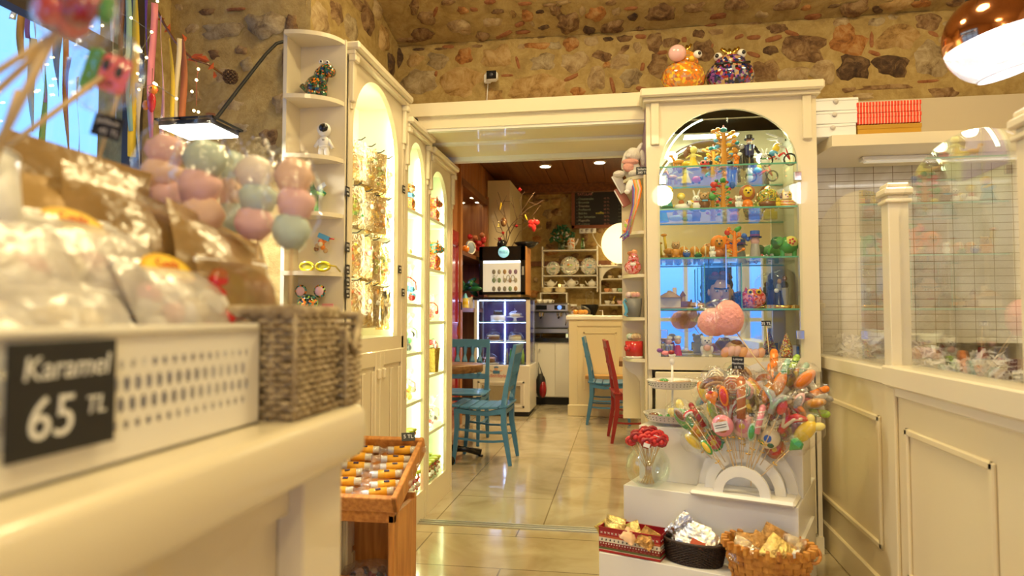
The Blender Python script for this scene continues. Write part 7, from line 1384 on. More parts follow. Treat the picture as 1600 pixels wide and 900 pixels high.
tid('nut_candy', 'brown nut candy in clear film at left of the lower tier', 'candy', -.085, -.03, 0, [('nut', 'e', (0, 0, .6), (.9, .7, .5), 'brown'), ('nut', 'e', (.9, 0, .5), (.5, .4, .4), 'green'), ('wrap', 'e', (.2, 0, .7), (1.5, 1, .8), CELLO)], .03)
tid('pink_sweet', 'small pink and purple sweets on top of the tiered tray pole', 'candy', -.02, 0, 1, [('sweet', 'e', (-.3, 0, 4.2), (.5, .4, .3), 'pink'), ('sweet', 'e', (.5, 0, 4.3), (.4, .4, .3), 'dred'), ('sweet', 'e', (-1, 0, 4.5), (.4, .4, .3), 'purple')], .036)
# glass bowl of red lollipops
pb = onstand(.10, .03, .431); t = thing('glass_bowl', 'round clear glass bowl holding red lollipops on the middle step', 'bowl', pb)
mb = MB(); mb.open_lathe([(0, .002), (.045, .002), (.082, .03), (.098, .075), (.088, .12), (.066, .15), (.070, .158)], GLASS, n=36); mb.open_lathe([(0, .005), (.044, .005), (.08, .032), (.095, .075), (.085, .119), (.063, .15)], GLASS, n=36); mb.build('bowl', t)
q = random.Random(9)
for k in range(20):
    a = k*2.4; rr = .078*math.sqrt(k/20); hz = .185+.035*(1-(rr/.08)**2)+q.uniform(-.012, .012); top = Vector((rr*cos(a), rr*sin(a), hz)); bot = Vector((-.4*rr*cos(a+.6), -.4*rr*sin(a+.6), .012))
    ax = (top-bot).normalized(); t = thing('lollipop', 'glossy red wrapped lollipop standing in the round glass bowl', 'lollipop', pb+top, group='red lollipops in the glass bowl')
    mb = MB(); mb.tube([(0, 0, 0), bot-top], .0016, STICK, 5); mb.build('stick', t); c = km('red' if k % 3 else 'dred'); mb = MB()
    mb.tube([(.018*cos(j), .006*sin(2*j), .015*sin(j)+.005) for j in [2*pi*m/9 for m in range(10)]], .0085, c, 7); mb.ell((0, -.004, .004), (.012, .012, .012), km('red'), 8, 6); mb.build('candy', t)
    if k in (5, 8, 15): mb = MB(); mb.box((0, -.022, .0), (.026, .001, .016), WHITEP, rot=(0, .3, 0)); mb.build('price_sticker', t)
# tin, dark basket, orange basket on the low step
TINM = bpy.data.materials.new('festive_tin_paint'); TINM.use_nodes = True; nt = TINM.node_tree; tc = nt.nodes.new('ShaderNodeTexCoord'); sp_ = nt.nodes.new('ShaderNodeSeparateXYZ'); nt.links.new(tc.outputs['Object'], sp_.inputs[0])
mr = nt.nodes.new('ShaderNodeMapRange'); mr.inputs['From Min'].default_value = 0; mr.inputs['From Max'].default_value = .1; nt.links.new(sp_.outputs['Z'], mr.inputs['Value']); cr = nt.nodes.new('ShaderNodeValToRGB'); cr.color_ramp.interpolation = 'CONSTANT'; nt.links.new(mr.outputs[0], cr.inputs[0])
e = cr.color_ramp.elements; bands = [(0, (.42, .02, .02)), (.10, (.75, .6, .45)), (.12, (.10, .12, .03)), (.2, (.25, .02, .02)), (.42, (.74, .66, .5)), (.60, (.5, .1, .04)), (.68, (.36, .015, .02))]
e[0].color = (*bands[0][1], 1); e[1].position = .1; e[1].color = (*bands[1][1], 1)
for pz, c in bands[2:]: k_ = e.new(pz); k_.color = (*c, 1)
nt.links.new(cr.outputs[0], nt.nodes['Principled BSDF'].inputs['Base Color']); nt.nodes['Principled BSDF'].inputs['Roughness'].default_value = .22
tp = onstand(-.063, -.122, .176); t = thing('gift_tin', 'red patterned holiday tin of gold bags on the lowest step', 'tin', tp, DA+R(0))
mb = MB(); W_, D_, H_ = .262, .115, .10
for a, b_ in (((0, 0, 0), (W_, .002, H_)), ((0, D_-.002, 0), (W_, D_, H_)), ((0, 0, 0), (.002, D_, H_)), ((W_-.002, 0, 0), (W_, D_, H_)), ((0, 0, 0), (W_, D_, .002))): mb.bb(a, b_, TINM)
mb.build('wall', t); mb = MB(); mb.tube([(0, 0, H_), (W_, 0, H_), (W_, D_, H_), (0, D_, H_), (0, 0, H_)], .003, pm((.36, .015, .02), .2), 6); mb.build('rim', t)
mb = MB(); SN = pm((.8, .7, .6), .4)
for k in range(16):
    x = .012+k*.0158; mb.tube([(x-.004, -.0008, .083), (x, -.0008, .080), (x+.004, -.0008, .083)], .0011, SN, 4); mb.tube([(x-.004, -.0008, .076), (x, -.0008, .080), (x+.004, -.0008, .076)], .0011, SN, 4)
for k in range(14): x = .014+k*.018; mb.ell((x, -.0008, .052), (.0035, .0008, .0048), BLACKM, 8, 5); mb.ell((x-.001, -.0012, .054), (.0016, .0008, .002), SN, 6, 4)
for k in range(22): x = .009+k*.0117; mb.ell((x, -.0008, .036), (.003, .0008, .003), SN, 5, 4)
for k in range(15): x = .014+k*.0168; mb.ell((x, -.0008, .026), (.004, .0006, .002), pm((.45, .12, .08), .4), 6, 4)
for k in range(6):
    y = .012+k*.018; mb.ell((W_+.0008, y, .052), (.0008, .0035, .0048), BLACKM, 8, 5); mb.ell((W_+.0008, y, .036), (.0008, .003, .003), SN, 5, 4); mb.ell((W_+.0008, y, .08), (.0008, .004, .003), SN, 5, 4)
mb.build('printed_pattern', t)
def foil(loc, w, h, m, rot, label, grp, seed, d=.03, name='foil_bag'):
    t = thing(name, label, 'candy bag', loc, rot=rot, group=grp); mb = MB(); pouch_mesh(mb, w, h, d, m, m, seed, 10, 12, .005, .08); mb.build('pouch', t); return t
def lo(u, v, z): return onstand(u, v, z)
GF = mat('gold_foil_bag', (.80, .60, .22), .28, metal=1, bump=1, bscale=34); BF = mat('bronze_film', (.42, .22, .06), .25, metal=.6, bump=1, bscale=30)
foil(lo(.0, -.08, .315), .085, .10, GF, (-.3, .1, DA), 'large crinkled gold bag at the left of the red tin', 'bags in the red tin', 1)
foil(lo(.06, -.07, .30), .06, .09, GF, (-.4, -.5, DA), 'gold bag in the middle of the red tin', 'bags in the red tin', 2)
foil(lo(-.035, -.06, .28), .05, .08, GF, (.1, .9, DA), 'gold bag folded against the left tin wall', 'bags in the red tin', 3)
foil(lo(.155, -.08, .285), .07, .09, BF, (-.9, .4, DA), 'bronze wrapped cake bag at the right of the red tin', 'bags in the red tin', 4)
foil(lo(.08, -.1, .275), .06, .06, pm((.85, .55, .3), .3), (-.9, .5, DA), 'small orange bag low at the front of the red tin', 'bags in the red tin', 5)
def oval_basket(t, a, b_, h, flare, rows, n, r, m, band=None):
    mb = MB(); q = random.Random(3)
    for j in range(rows):
        f = (j+.5)/rows; s_ = 1-flare*(1-f)
        pts = []
        for i in range(n+1):
            an = 2*pi*i/n; k_ = 1+((.008 if band else .009)/a)*(1 if (i+j) % 2 else -1); pts.append((a*s_*k_*cos(an), b_*s_*k_*sin(an), .004+(h-.006)*f))
        if band:
            vs = []; 
            for p_ in pts[:-1]: vs += [(p_[0], p_[1], p_[2]-band), (p_[0], p_[1], p_[2]+band)]
            mb.add(vs, [(2*i, 2*((i+1) % n), 2*((i+1) % n)+1, 2*i+1) for i in range(n)], m)
        else: mb.tube(pts, r, m, 5)
    for i in range(n):
        an = 2*pi*i/n; s0 = 1-flare
        if band:
            w = pi/n*.8; vs = []
            for (f, k_) in ((0, s0), (1, 1)):
                for d_ in (-w, w): vs.append((a*k_*cos(an+d_)*(1.005), b_*k_*sin(an+d_)*1.005, h*f))
            mb.add(vs, [(0, 1, 3, 2)], m)
        else: mb.tube([(a*s0*cos(an), b_*s0*sin(an), 0), (a*cos(an), b_*sin(an), h)], r*.9, m, 4)
    mb.build('woven_wall', t); mb = MB(); mb.lathe([(0, 0), (1, 0), (1, .004), (0, .004)], m, n=24, sx=a*(1-flare), sy=b_*(1-flare)); mb.build('bottom', t)
DKW = mat('dark_wicker', (.045, .025, .015), .45, bump=.4, bscale=60)
t = thing('wicker_basket', 'dark brown oval basket of silver bags on the lowest step', 'basket', lo(.315, -.055, .176), DA); oval_basket(t, .118, .062, .085, .14, 16, 56, .0026, DKW)
mb = MB(); mb.tube([(.12*cos(a), .064*sin(a), .087) for a in [2*pi*i/40 for i in range(41)]], .0055, DKW, 8); mb.build('rim', t)
SF = 'silver bags in the dark basket'; rd = pm((.55, .10, .04), .4)
for k, (u, v, z, w, h, rx, ry, lab) in enumerate([(.28, -.04, .30, .09, .085, -.5, .1, 'wide silver bag at the left of the dark basket'), (.355, -.05, .285, .10, .075, -.6, .25, 'silver bag with red patch at the front of the dark basket'), (.33, -.03, .325, .10, .10, -.4, .25, 'silver bag at the back of the dark basket'), (.29, -.03, .355, .045, .12, -.2, .75, 'narrow white silver bag sticking up highest in the dark basket'), (.39, -.04, .30, .08, .10, -.4, .5, 'silver bag at the right end of the dark basket')]):
    t = foil(lo(u, v, z), w, h, SILVERFOIL, (rx, ry, DA), lab, SF, 20+k)
    if k == 1: mb = MB(); mb.box((-.01, -.02, -.045), (.055, .002, .03), rd); mb.build('red_patch', t)
OW = mat('orange_splint', (.66, .30, .05), .5, col2=(.40, .14, .02), vscale=26); 
bc = lo(.60, -.09, .176); t = thing('splint_basket', 'round orange splint basket of wrapped cakes on the lowest step', 'basket', bc, DA); oval_basket(t, .155, .125, .125, .16, 6, 26, .003, OW, band=.0095)
mb = MB()
for k in range(26): a = 2*pi*k/26; mb.box((.157*cos(a), .127*sin(a), .128), (.026, .014, .03), OW, rot=(0, 0, a), bev=.003)
mb.build('rim', t); mb = MB(); mb.tube([(.155+.022*cos(a)*1, .02*sin(a), .115+.022*sin(a)) for a in [2*pi*i/14 for i in range(15)]], .006, WOODX, 6); mb.build('handle', t)
GB = 'wrapped cakes in the orange basket'; CL2 = film('cake_film', (.98, .9, .7), .2, .1, body=.15, bcol=(.8, .6, .25), bump=.8, bscale=26)
for k, (u, v, z, w, h, rx, ry, m, lab) in enumerate([(.55, -.12, .315, .12, .10, -.7, .3, CL2, 'clear wrapped cake at the front of the orange basket'), (.60, -.09, .33, .10, .11, -.6, .5, BF, 'bronze wrapped cake in the middle of the orange basket'), (.66, -.09, .325, .10, .10, -.6, .6, GF, 'gold bag right of centre in the orange basket'), (.63, -.05, .36, .09, .11, -.3, .4, BF, 'brown bag standing highest in the orange basket'), (.69, -.06, .34, .08, .1, -.3, .2, CL2, 'clear wrapped cake at the right of the orange basket'), (.52, -.07, .33, .09, .1, -.3, -.1, BF, 'brown bag at the left back of the orange basket')]):
    t = foil(lo(u, v, z), w, h, m, (rx, ry, DA), lab, GB, 40+k)
    if m is CL2: mb = MB(); contents(mb, w, h, .03, ['tan', 'amber', 'brown'], 12, k, .014); mb.build('candy_filling', t)
# ================================================================== chairs (seat faces -x locally; back at +x)
def chair(name, label, loc, rz, m, group=None, proto=None):
    if proto: o = dup(proto, loc, rz, label, group); return o
    t = thing(name, label, 'chair', loc, rz, group); 
    for s_ in (-1, 1):
        y = s_*.19
        mb = MB(); mb.tube([(-.215, y, 0), (-.20, y, .12), (-.185, y, .3), (-.19, y, .43)], .02, m, 4, False, rs=[.017, .021, .025, .028]); mb.build('leg', t)
        mb = MB(); mb.tube([(.235, y, 0), (.215, y, .12), (.185, y, .3), (.185, y, .45), (.205, y, .6), (.275, y, .93)], .02, m, 4, False, rs=[.018, .024, .028, .03, .026, .018]); mb.build('leg', t)
        for z, x0, x1 in ((.27, -.19, .19), (.20, -.195, .20)): mb = MB(); mb.tube([(x0, y, z), (x0*.5, y, z-.008), (0, y, z-.02), (x1*.5, y, z-.02), (x1, y, z-.012)], .011, m, 4, False); mb.build('stretcher', t)
        mb = MB(); mb.tube([(-.19, y, .415), (-.05, y, .40), (.05, y, .395), (.19, y, .42)], .02, m, 4, False, rs=[.026, .022, .024, .03]); mb.build('side_rail', t)
    mb = MB(); mb.tube([(-.19, -.19, .41), (-.19, .19, .41)], .02, m, 4, False); mb.tube([(.19, -.19, .41), (.19, .19, .41)], .02, m, 4, False); mb.build('apron', t)
    mb = MB()
    for k in range(6): x = -.20+k*.077; z = .455-.018*math.sin(pi*(k+.5)/6); mb.box((x, 0, z), (.07, .44, .018), m, rot=(0, -.12*(2.5-k)/2.5*-1, 0), bev=.004)
    mb.build('seat', t)
    mb = MB()
    for z, hh in ((.89, .08), (.58, .05)):
        x = .205+(z-.6)/.33*.07; mb.box((x, 0, z), (.022, .36, hh), m, rot=(0, .2, 0), bev=.003)
    for y in (-.11, -.037, .037, .11):
        mb.tube([(.207, y, .60), (.222, y, .68), (.232, y, .72), (.245, y, .78), (.262, y, .86)], .01, m, 6, False, rs=[.024, .012, .028, .012, .024])
    mb.build('backrest', t); return t
BC = chair('dining_chair', 'blue wooden chair in side view beside the round wooden table', (-1.085, 5.35, 0), 0, BLUEP, 'blue wooden chairs')
chair('dining_chair', 'blue wooden chair mostly hidden behind the arched cabinets', (-1.45, 6.1, 0), R(90), BLUEP, 'blue wooden chairs', BC)
chair('dining_chair', 'blue wooden chair before the cream bar counter', (-.13, 7.42, 0), R(180), BLUEP, 'blue wooden chairs', BC)
chair('dining_chair', 'red wooden chair in side view at the right of the doorway', (.125, 6.42, 0), R(186), REDP)
t = thing('round_table', 'round thick wooden table top at the left of the back room', 'table', (-1.40, 5.38, 0)); mb = MB(); mb.lathe([(.0, .70), (.28, .70), (.285, .705), (.285, .755), (.28, .76), (0, .76)], WOODT, n=40); mb.build('table_top', t)
mb = MB(); mb.tube([(0, 0, .03), (0, 0, .70)], .03, BLACK, 12); mb.build('pedestal', t)
for k in range(4): a = k*pi/2+.35; mb = MB(); mb.tube([(0, 0, .08), (.15*cos(a), .15*sin(a), .06), (.27*cos(a), .27*sin(a), .03)], .02, BLACK, 8, rs=[.03, .022, .03]); mb.lathe([(.02, 0), (.02, .012)], BLACK, (.27*cos(a), .27*sin(a), 0)); mb.build('foot', t)
t = thing('square_table', 'wooden table edge just showing beyond the red chair', 'table', (.23, 6.3, 0)); mb = MB(); mb.box((0, 0, .735), (.50, .6, .05), WOODT, bev=.004); mb.build('table_top', t); mb = MB(); mb.tube([(.05, 0, 0), (.05, 0, .71)], .03, BLACK, 12); mb.build('pedestal', t)
p = pY(845, 603, 8.66); t = thing('shoulder_bag', 'dark bag with red lining hanging beside the pastry fridge', 'bag', (p.x, p.y, p.z)); mb = MB(); mb.ell((0, 0, 0), (.07, .07, .16), BLACKM); mb.ell((.03, -.03, -.04), (.05, .06, .11), km('dred')); mb.build('pouch', t); mb = MB(); mb.tube([(-.03, 0, .12), (-.03, 0, .3), (.03, 0, .12)], .008, BLACKM); mb.build('strap', t)

# ------------------------------------------------------------------ display fridge contents
fx = lambda px, yy=7.85: pY(px, 500, yy).x
def cloche(name, label, loc, r, h, parts):
    t = thing(name, label, 'cake', loc); mb = MB(); mb.lathe([(.0, 0), (r*1.1, 0), (r*1.15, .008), (0, .01)], WHITEC, n=24); mb.build('plate', t); mb = MB(); mb.open_lathe([(r*cos(a), .01+h*sin(a)) for a in [pi/2*i/8 for i in range(9)]], GLASS, n=24); mb.ell((0, 0, h+.02), .012, GLASS); mb.build('cloche', t)
    mb = MB(); mb.lathe([(0, .012), (r*.7, .012), (r*.7, h*.5), (0, h*.52)], km(parts[0]), n=20); mb.build('cake', t); mb = MB(); mb.lathe([(0, h*.52), (r*.72, h*.5), (r*.6, h*.62), (0, h*.64)], km(parts[1]), n=20); mb.build('icing', t); return t
cloche('covered_cake', 'chocolate cake under glass dome on the lowest fridge level', (-1.55, 7.88, .593), .11, .12, ('brown', 'lpink'))
cloche('covered_cake', 'cake under glass dome on the middle fridge shelf, left', (-1.50, 7.88, .861), .11, .11, ('brown', 'cream'))
cloche('covered_cake', 'cake under glass dome on the middle fridge shelf, right', (-1.24, 7.88, .861), .11, .11, ('cream', 'tan'))
t = cloche('covered_cake', 'small cake on a tall white pedestal, top fridge shelf', (-1.24, 7.88, 1.14), .09, .07, ('cream', 'white')); mb = MB(); mb.lathe([(.05, -.048), (.02, -.04), (.015, -.01), (.06, 0)], WHITEC); mb.build('pedestal', t)
t = thing('layer_cake', 'white frosted layer cake with dark top on the upper fridge shelf', 'cake', (-1.44, 7.86, 1.091)); mb = MB(); mb.lathe([(0, 0), (.09, 0), (.09, .07), (0, .075)], km('white'), n=22); mb.build('frosting', t); mb = MB(); mb.lathe([(0, .075), (.06, .075), (.05, .13), (0, .13)], km('black'), n=18); mb.build('topping', t)
for k, (px, c) in enumerate([(791, 'silver'), (797, 'green'), (801, 'green'), (810, 'silver'), (816, 'lime')]):
    t = thing('drink_bottle', '%s drink bottle standing on the lowest fridge level, %s from the left' % ({'silver': 'silver', 'green': 'green', 'lime': 'lime'}[c], ORD[k]), 'bottle', (fx(px), 7.9, .593), group='drink bottles in the fridge'); mb = MB(); mb.lathe([(0, 0), (.02, 0), (.02, .10), (.009, .14), (.009, .17), (0, .17)], km(c), n=12); mb.build('glass', t); mb = MB(); mb.lathe([(.0105, .165), (.0105, .18), (0, .18)], STEEL, n=10); mb.build('cap', t)
area('fridge_light', (-1.4, 7.9, 1.33), .4, 3.2, (.45, .55, 1), shape='RECTANGLE', sy=.3)

# ------------------------------------------------------------------ on top of the black fridge
FT = 1.975+.001
t = thing('wok', 'black pan with glass lid lying on the black fridge', 'pan', (-1.12, 8.0, FT)); mb = MB(); mb.open_lathe([(0, .0), (.08, .0), (.15, .06), (.155, .06), (.08, -.0), (0, .004)], BLACK, n=28); mb.build('pan', t); mb = MB(); mb.open_lathe([(.15, .062), (.1, .085), (0, .095)], GLASS, n=28); mb.build('lid', t)
t = thing('branch_bouquet', 'bare branches in a dark vase decorated with ornaments, above the black fridge', 'branches', (-1.42, 8.0, FT)); B0 = Vector((-1.42, 8.0, FT)); BRK = mat('bark', (.13, .07, .04), .7)
mb = MB(); mb.open_lathe([(0, 0), (.05, 0), (.06, .05), (.04, .1), (.035, .1), (.05, .05), (0, .01)], BLACK, n=18); mb.build('vase', t)
def bp(x, y, yy=8.0): return pY(x, y, yy)-B0
segs = [[(790, 385), (797, 365), (808, 345), (815, 330), (825, 315), (835, 300)], [(790, 385), (792, 362), (800, 350), (812, 338), (826, 325), (840, 318)], [(790, 385), (787, 365), (780, 350), (772, 330)], [(797, 365), (790, 340), (785, 320), (778, 300)], [(808, 345), (803, 325), (800, 305)], [(800, 352), (815, 350), (830, 340), (845, 320)], [(812, 338), (822, 345), (838, 345)], [(788, 366), (776, 362), (770, 345)], [(790, 340), (780, 328), (776, 312)], [(815, 330), (812, 312), (820, 298)], [(785, 320), (792, 305)], [(826, 315), (838, 320), (850, 312)], [(800, 385), (812, 362), (826, 352)], [(803, 325), (798, 315), (786, 314)], [(787, 365), (778, 376), (772, 372)]]
mb = MB()
for k, s_ in enumerate(segs):
    n = len(s_); mb.tube([bp(x, y, 8.0+.03*sin(k*2+i)) for i, (x, y) in enumerate(s_)], .004, BRK, 5, rs=[.007*(1-.75*i/n)*(1 if k < 4 else .6) for i in range(n)])
mb.build('branches', t)
ORN = [(812, 297, 'star_ornament', 'red star ornament at the top of the branches', [('star', 'c', (0, 0, .3), (.5, .1, .5), 'red'), ('star', 'c', (0, 0, 0), (.1, .5, .35), 'red')], .06), (787, 350, 'owl_ornament', 'small brown owl ornament among the branches', [('body', 'e', (0, 0, .5), (.36, .3, .5), 'brown'), ('belly', 'e', (.05, -.15, .4), (.2, .2, .3), 'tan')], .11), (786, 366, 'heart_ornament', 'red heart ornament low in the branches', [('heart', 'e', (-.15, 0, .7), (.25, .15, .25), 'red'), ('heart', 'e', (.15, 0, .7), (.25, .15, .25), 'red'), ('heart', 'c', (0, 0, .1), (.02, .34, .5), 'red')], .05), (807, 354, 'star_ornament', 'dark red star ornament in the middle of the branches', [('star', 'c', (0, 0, .3), (.5, .1, .5), 'dred'), ('star', 'c', (0, 0, 0), (.1, .5, .35), 'dred')], .05), (781, 375, 'flower_ornament', 'dark red flower ornament lowest on the branches', [('petals', 'e', (-.2, 0, .6), (.25, .2, .25), 'dred'), ('petals', 'e', (.2, 0, .6), (.25, .2, .25), 'dred'), ('petals', 'e', (0, 0, .25), (.2, .2, .3), 'dred')], .06), (782, 325, 'pod_ornament', 'yellow pod ornament hanging upper left in the branches', [('pod', 'e', (0, 0, .5), (.12, .1, .5), 'yellow', (0, .2, 0))], .1), (822, 342, 'pod_ornament', 'yellow pod ornament hanging at right in the branches', [('pod', 'e', (0, 0, .5), (.12, .1, .5), 'yellow', (0, -.4, 0))], .08), (779, 352, 'fairy_ornament', 'pale yellow fairy ornament left of the owl ornament', [('dress', 'c', (0, 0, 0), (.3, .08, .6), 'lemon'), ('head', 'e', (0, 0, .75), (.14, .14, .16), 'cream')], .08), (834, 355, 'leaf_bunch', 'bright red leaf bunch hanging right of the branches', [('leaves', 'e', (-.2, 0, .7), (.3, .1, .25), 'red'), ('leaves', 'e', (.2, 0, .7), (.3, .1, .25), 'red'), ('leaves', 'e', (0, 0, .25), (.2, .1, .35), 'red'), ('leaves', 'e', (-.3, 0, .45), (.2, .1, .2), 'red')], .14)]
for (x, y, nm, lab, parts, h) in ORN: p = pY(x, y, 7.97); fig(nm, lab, 'ornament', (p.x, p.y, p.z-h*.3), h, parts+[('thread', 't', (0, 0, .9), (0, .2, 1.2, .02), 'brown')])

# ------------------------------------------------------------------ niche
def nf(name, label, cat, x, y, X_, h, parts, z=None):
    p = pX(x, y, X_); return fig(name, label, cat, (p.x, p.y, z if z else p.z), h, parts, rz=R(60))
nf('flower_bunch', 'bunch of orange red flowers standing on the niche shelf', 'flowers', 746, 390, -1.80, .34, [('stems', 'c', (0, 0, 0), (.12, .16, .3), 'brown')]+[('blooms', 'e', (.33*cos(k*2.4)*(k/16)**.5, .28*sin(k*2.4)*(k/16)**.5, .35+.038*k), (.11, .1, .1), 'red' if k % 3 else 'brick') for k in range(16)], z=1.866)
nf('drum_bag', 'blue grey and white drum shaped bag on the niche shelf', 'bag', 734, 395, -1.74, .17, [('side', 'e', (0, 0, .5), (.42, .2, .5), pm((.25, .32, .45), .5)), ('rim', 'r', (0, -.12, .5), (.42, .05), 'white')], z=1.866)  # a drum shaped bag, gives no light
nf('pumpkin', 'small orange pumpkin on the niche shelf', 'pumpkin', 727, 395, -1.73, .1, [('flesh', 'e', (0, 0, .45), (.5, .5, .42), 'orange'), ('stem', 'c', (0, 0, .8), (.07, .05, .25), 'brown')], z=1.866)
nf('potted_plant', 'dark green leafy plant on the lower niche shelf', 'plant', 730, 460, -1.8, .36, [('pot', 'c', (0, 0, 0), (.2, .25, .35), 'white')]+[('leaves', 'e', (.3*cos(k*2.4), .3*sin(k*2.4), .55+.04*k), (.26, .1, .09), 'dgreen', (0, .6*cos(k*2.4), k)) for k in range(10)], z=1.246)
nf('milk_bottle', 'small white bottle on the lower niche shelf', 'bottle', 737, 460, -1.74, .16, [('bottle', 'c', (0, 0, 0), (.2, .2, .6), 'white'), ('neck', 'c', (0, 0, .6), (.18, .08, .25), 'white'), ('cap', 'c', (0, 0, .85), (.09, .09, .1), 'red')], z=1.246)
nf('sauce_bottle', 'yellow and blue squeeze bottle on the lower niche shelf', 'bottle', 727, 465, -1.72, .18, [('bottle', 'c', (0, 0, 0), (.22, .2, .6), 'lemon'), ('label', 'c', (0, 0, .2), (.225, .215, .2), 'yellow'), ('neck', 'c', (0, 0, .6), (.18, .06, .3), 'sky')], z=1.246)
for k, (x, y) in enumerate(((739, 309), (748, 317), (723, 318))):
    p = pZ(x, y, 2.615); t = thing('spotlight', 'small glowing spotlight in the niche soffit, %s' % ['front right', 'back right', 'leftmost'][k], 'lamp', (max(p.x, LW-.45), min(p.y, 8.4), 2.62)); mb = MB(); mb.lathe([(.05, 0), (.05, -.006), (.04, -.008)], STEEL, n=20); mb.build('ring', t); mb = MB(); mb.lathe([(0, -.006), (.038, -.006), (.036, -.01), (0, -.01)], mat('spot_glow', (1, 1, .9), .5, emit=(1, .85, .5), es=14), n=20); mb.build('lens', t)
area('niche_light', (LW-.2, 7.8, 2.58), .3, 3.5, (1, .75, .45)); area('niche_light', (LW-.3, 7.7, 1.78), .4, 1.2, (.5, .3, 1))
for k, (x, y) in enumerate(((852, 260), (937, 254))):
    p = pZ(x, y, CZ-.01); t = thing('downlight', 'round recessed ceiling downlight, %s of the two over the back room' % ['left', 'right'][k], 'lamp', (p.x, p.y, CZ), group='ceiling downlights'); mb = MB(); mb.lathe([(.085, 0), (.08, -.012), (.066, -.014)], pm((.6, .5, .4), .4), n=24); mb.build('ring', t); mb = MB(); mb.lathe([(0, -.01), (.066, -.01), (.064, -.016), (0, -.016)], mat('downlight_glow', (1, 1, .9), .5, emit=(1, .9, .62), es=14), n=24); mb.build('lens', t)

# ------------------------------------------------------------------ back wall: chalkboard, sockets, shelves
BW = 9.64
def bw(x, y): return pY(x, y, BW)
a, b_ = bw(893, 283), bw(1003, 355); t = thing('menu_chalkboard', 'wood framed black menu chalkboard hanging on the far stone wall', 'sign', (a.x, BW, b_.z)); W_, H_ = b_.x-a.x, a.z-b_.z
mb = MB(); mb.bb((0, 0, 0), (W_, .02, H_), CARD); mb.build('board', t); mb = MB(); FRW = mat('chalkboard_frame', (.22, .07, .03), .5)
for (x0, x1, z0, z1) in ((0, W_, 0, .045), (0, W_, H_-.045, H_), (0, .045, 0, H_), (W_-.045, W_, 0, H_)): mb.bb((x0, -.02, z0), (x1, .02, z1), FRW)
mb.build('frame', t)
text('JUSTinC', .11, pm((.55, .48, .35), .7), t, (.48, -.003, H_-.13), (pi/2, 0, 0)); text('~~~~', .12, pm((.45, .4, .3), .7), t, (.19, -.003, H_-.13), (pi/2, 0, 0)); text('TATLILAR', .05, pm((.5, .2, .18), .7), t, (.19, -.003, H_-.2), (pi/2, 0, 0))
for k, l_ in enumerate(['- Cheesecake', '- Brownie', '- Tiramisu', '- Profiterol', '- Belcika', '- San Sebastian', '- Magnolia', '- Kurabiye']):
    zz = H_-.265-k*.052; text(l_, .045, pm([(.35, .42, .32), (.55, .5, .4)][k in (2, 6)], .7), t, (.07, -.003, zz), (pi/2, 0, 0), align='LEFT'); text('%d TL' % (45+5*k), .035, pm((.4, .17, .14), .7), t, (.50, -.003, zz), (pi/2, 0, 0)); text('- - - Tatli', .04, pm((.4, .42, .3), .7), t, (.74, -.003, zz), (pi/2, 0, 0))
text('waffle', .05, pm((.7, .6, .1), .6), t, (.40, -.004, H_-.265-4*.052), (pi/2, 0, 0))
t = thing('heart_magnet', 'small orange red heart on the chalkboard heading', 'magnet', (a.x+.62, BW-.005, b_.z+H_-.09)); mb = MB(); mb.ell((-.012, 0, .008), (.02, .004, .018), km('brick')); mb.ell((.012, 0, .008), (.02, .004, .018), km('brick')); mb.ell((0, 0, -.01), (.014, .004, .02), km('brick')); mb.build('heart', t)
p = bw(918, 360); t = thing('socket_strip', 'white socket strip on the far wall under the chalkboard', 'socket', (p.x, BW+.02, p.z)); mb = MB(); mb.box((0, 0, 0), (.24, .03, .075), WHITEP, bev=.006); mb.build('plate', t)
for x in (-.07, .0, .07): mb = MB(); mb.lathe([(0, 0), (.024, 0), (.024, .003), (0, .003)], pm((.6, .6, .58), .5), n=16, M=Matrix.Translation((x, -.018, 0)) @ Euler((pi/2, 0, 0)).to_matrix().to_4x4()); mb.build('socket', t)
mb = MB(); mb.tube([(.07, -.02, 0), (.08, -.04, -.08), (.14, -.03, -.2), (.2, -.03, -.26)], .005, WHITEP); mb.build('cable', t)
def shelf_unit(label, x0, x1, ys, ytop, ybot, arch=False):
    A_, B_ = bw(x0, ytop), bw(x1, ybot); t = thing('wall_shelf', label, 'shelf', (A_.x, BW, B_.z)); W = B_.x-A_.x; H = A_.z-B_.z; zs = [bw(x0, y).z-B_.z for y in ys]
    for x in (0, W-.02): mb = MB(); mb.bb((x, -.13, 0 if arch else -.05), (x+.02, .02, H+(.0 if arch else .05)), WHITE, .003); mb.build('side_panel', t)
    for z in zs: mb = MB(); mb.bb((0, -.13, z-.018), (W, .02, z), WHITE, .002); mb.build('shelf', t)
    return t, A_.x, B_.z, W, zs
s1, sx, sz, sw, zs1 = shelf_unit('white wall shelf of plates and teapots on the far stone wall', 848, 935, (392, 431, 449), 392, 451)
mb = MB(); mb.bb((0, -.13, bw(848, 418).z-sz-.006), (sw, -.12, bw(848, 418).z-sz+.006), WHITE); mb.build('plate_rail', s1)
PT = mosaic('plate_rim', ['white', 'grey', 'cream', 'white', 'mint'], 60)
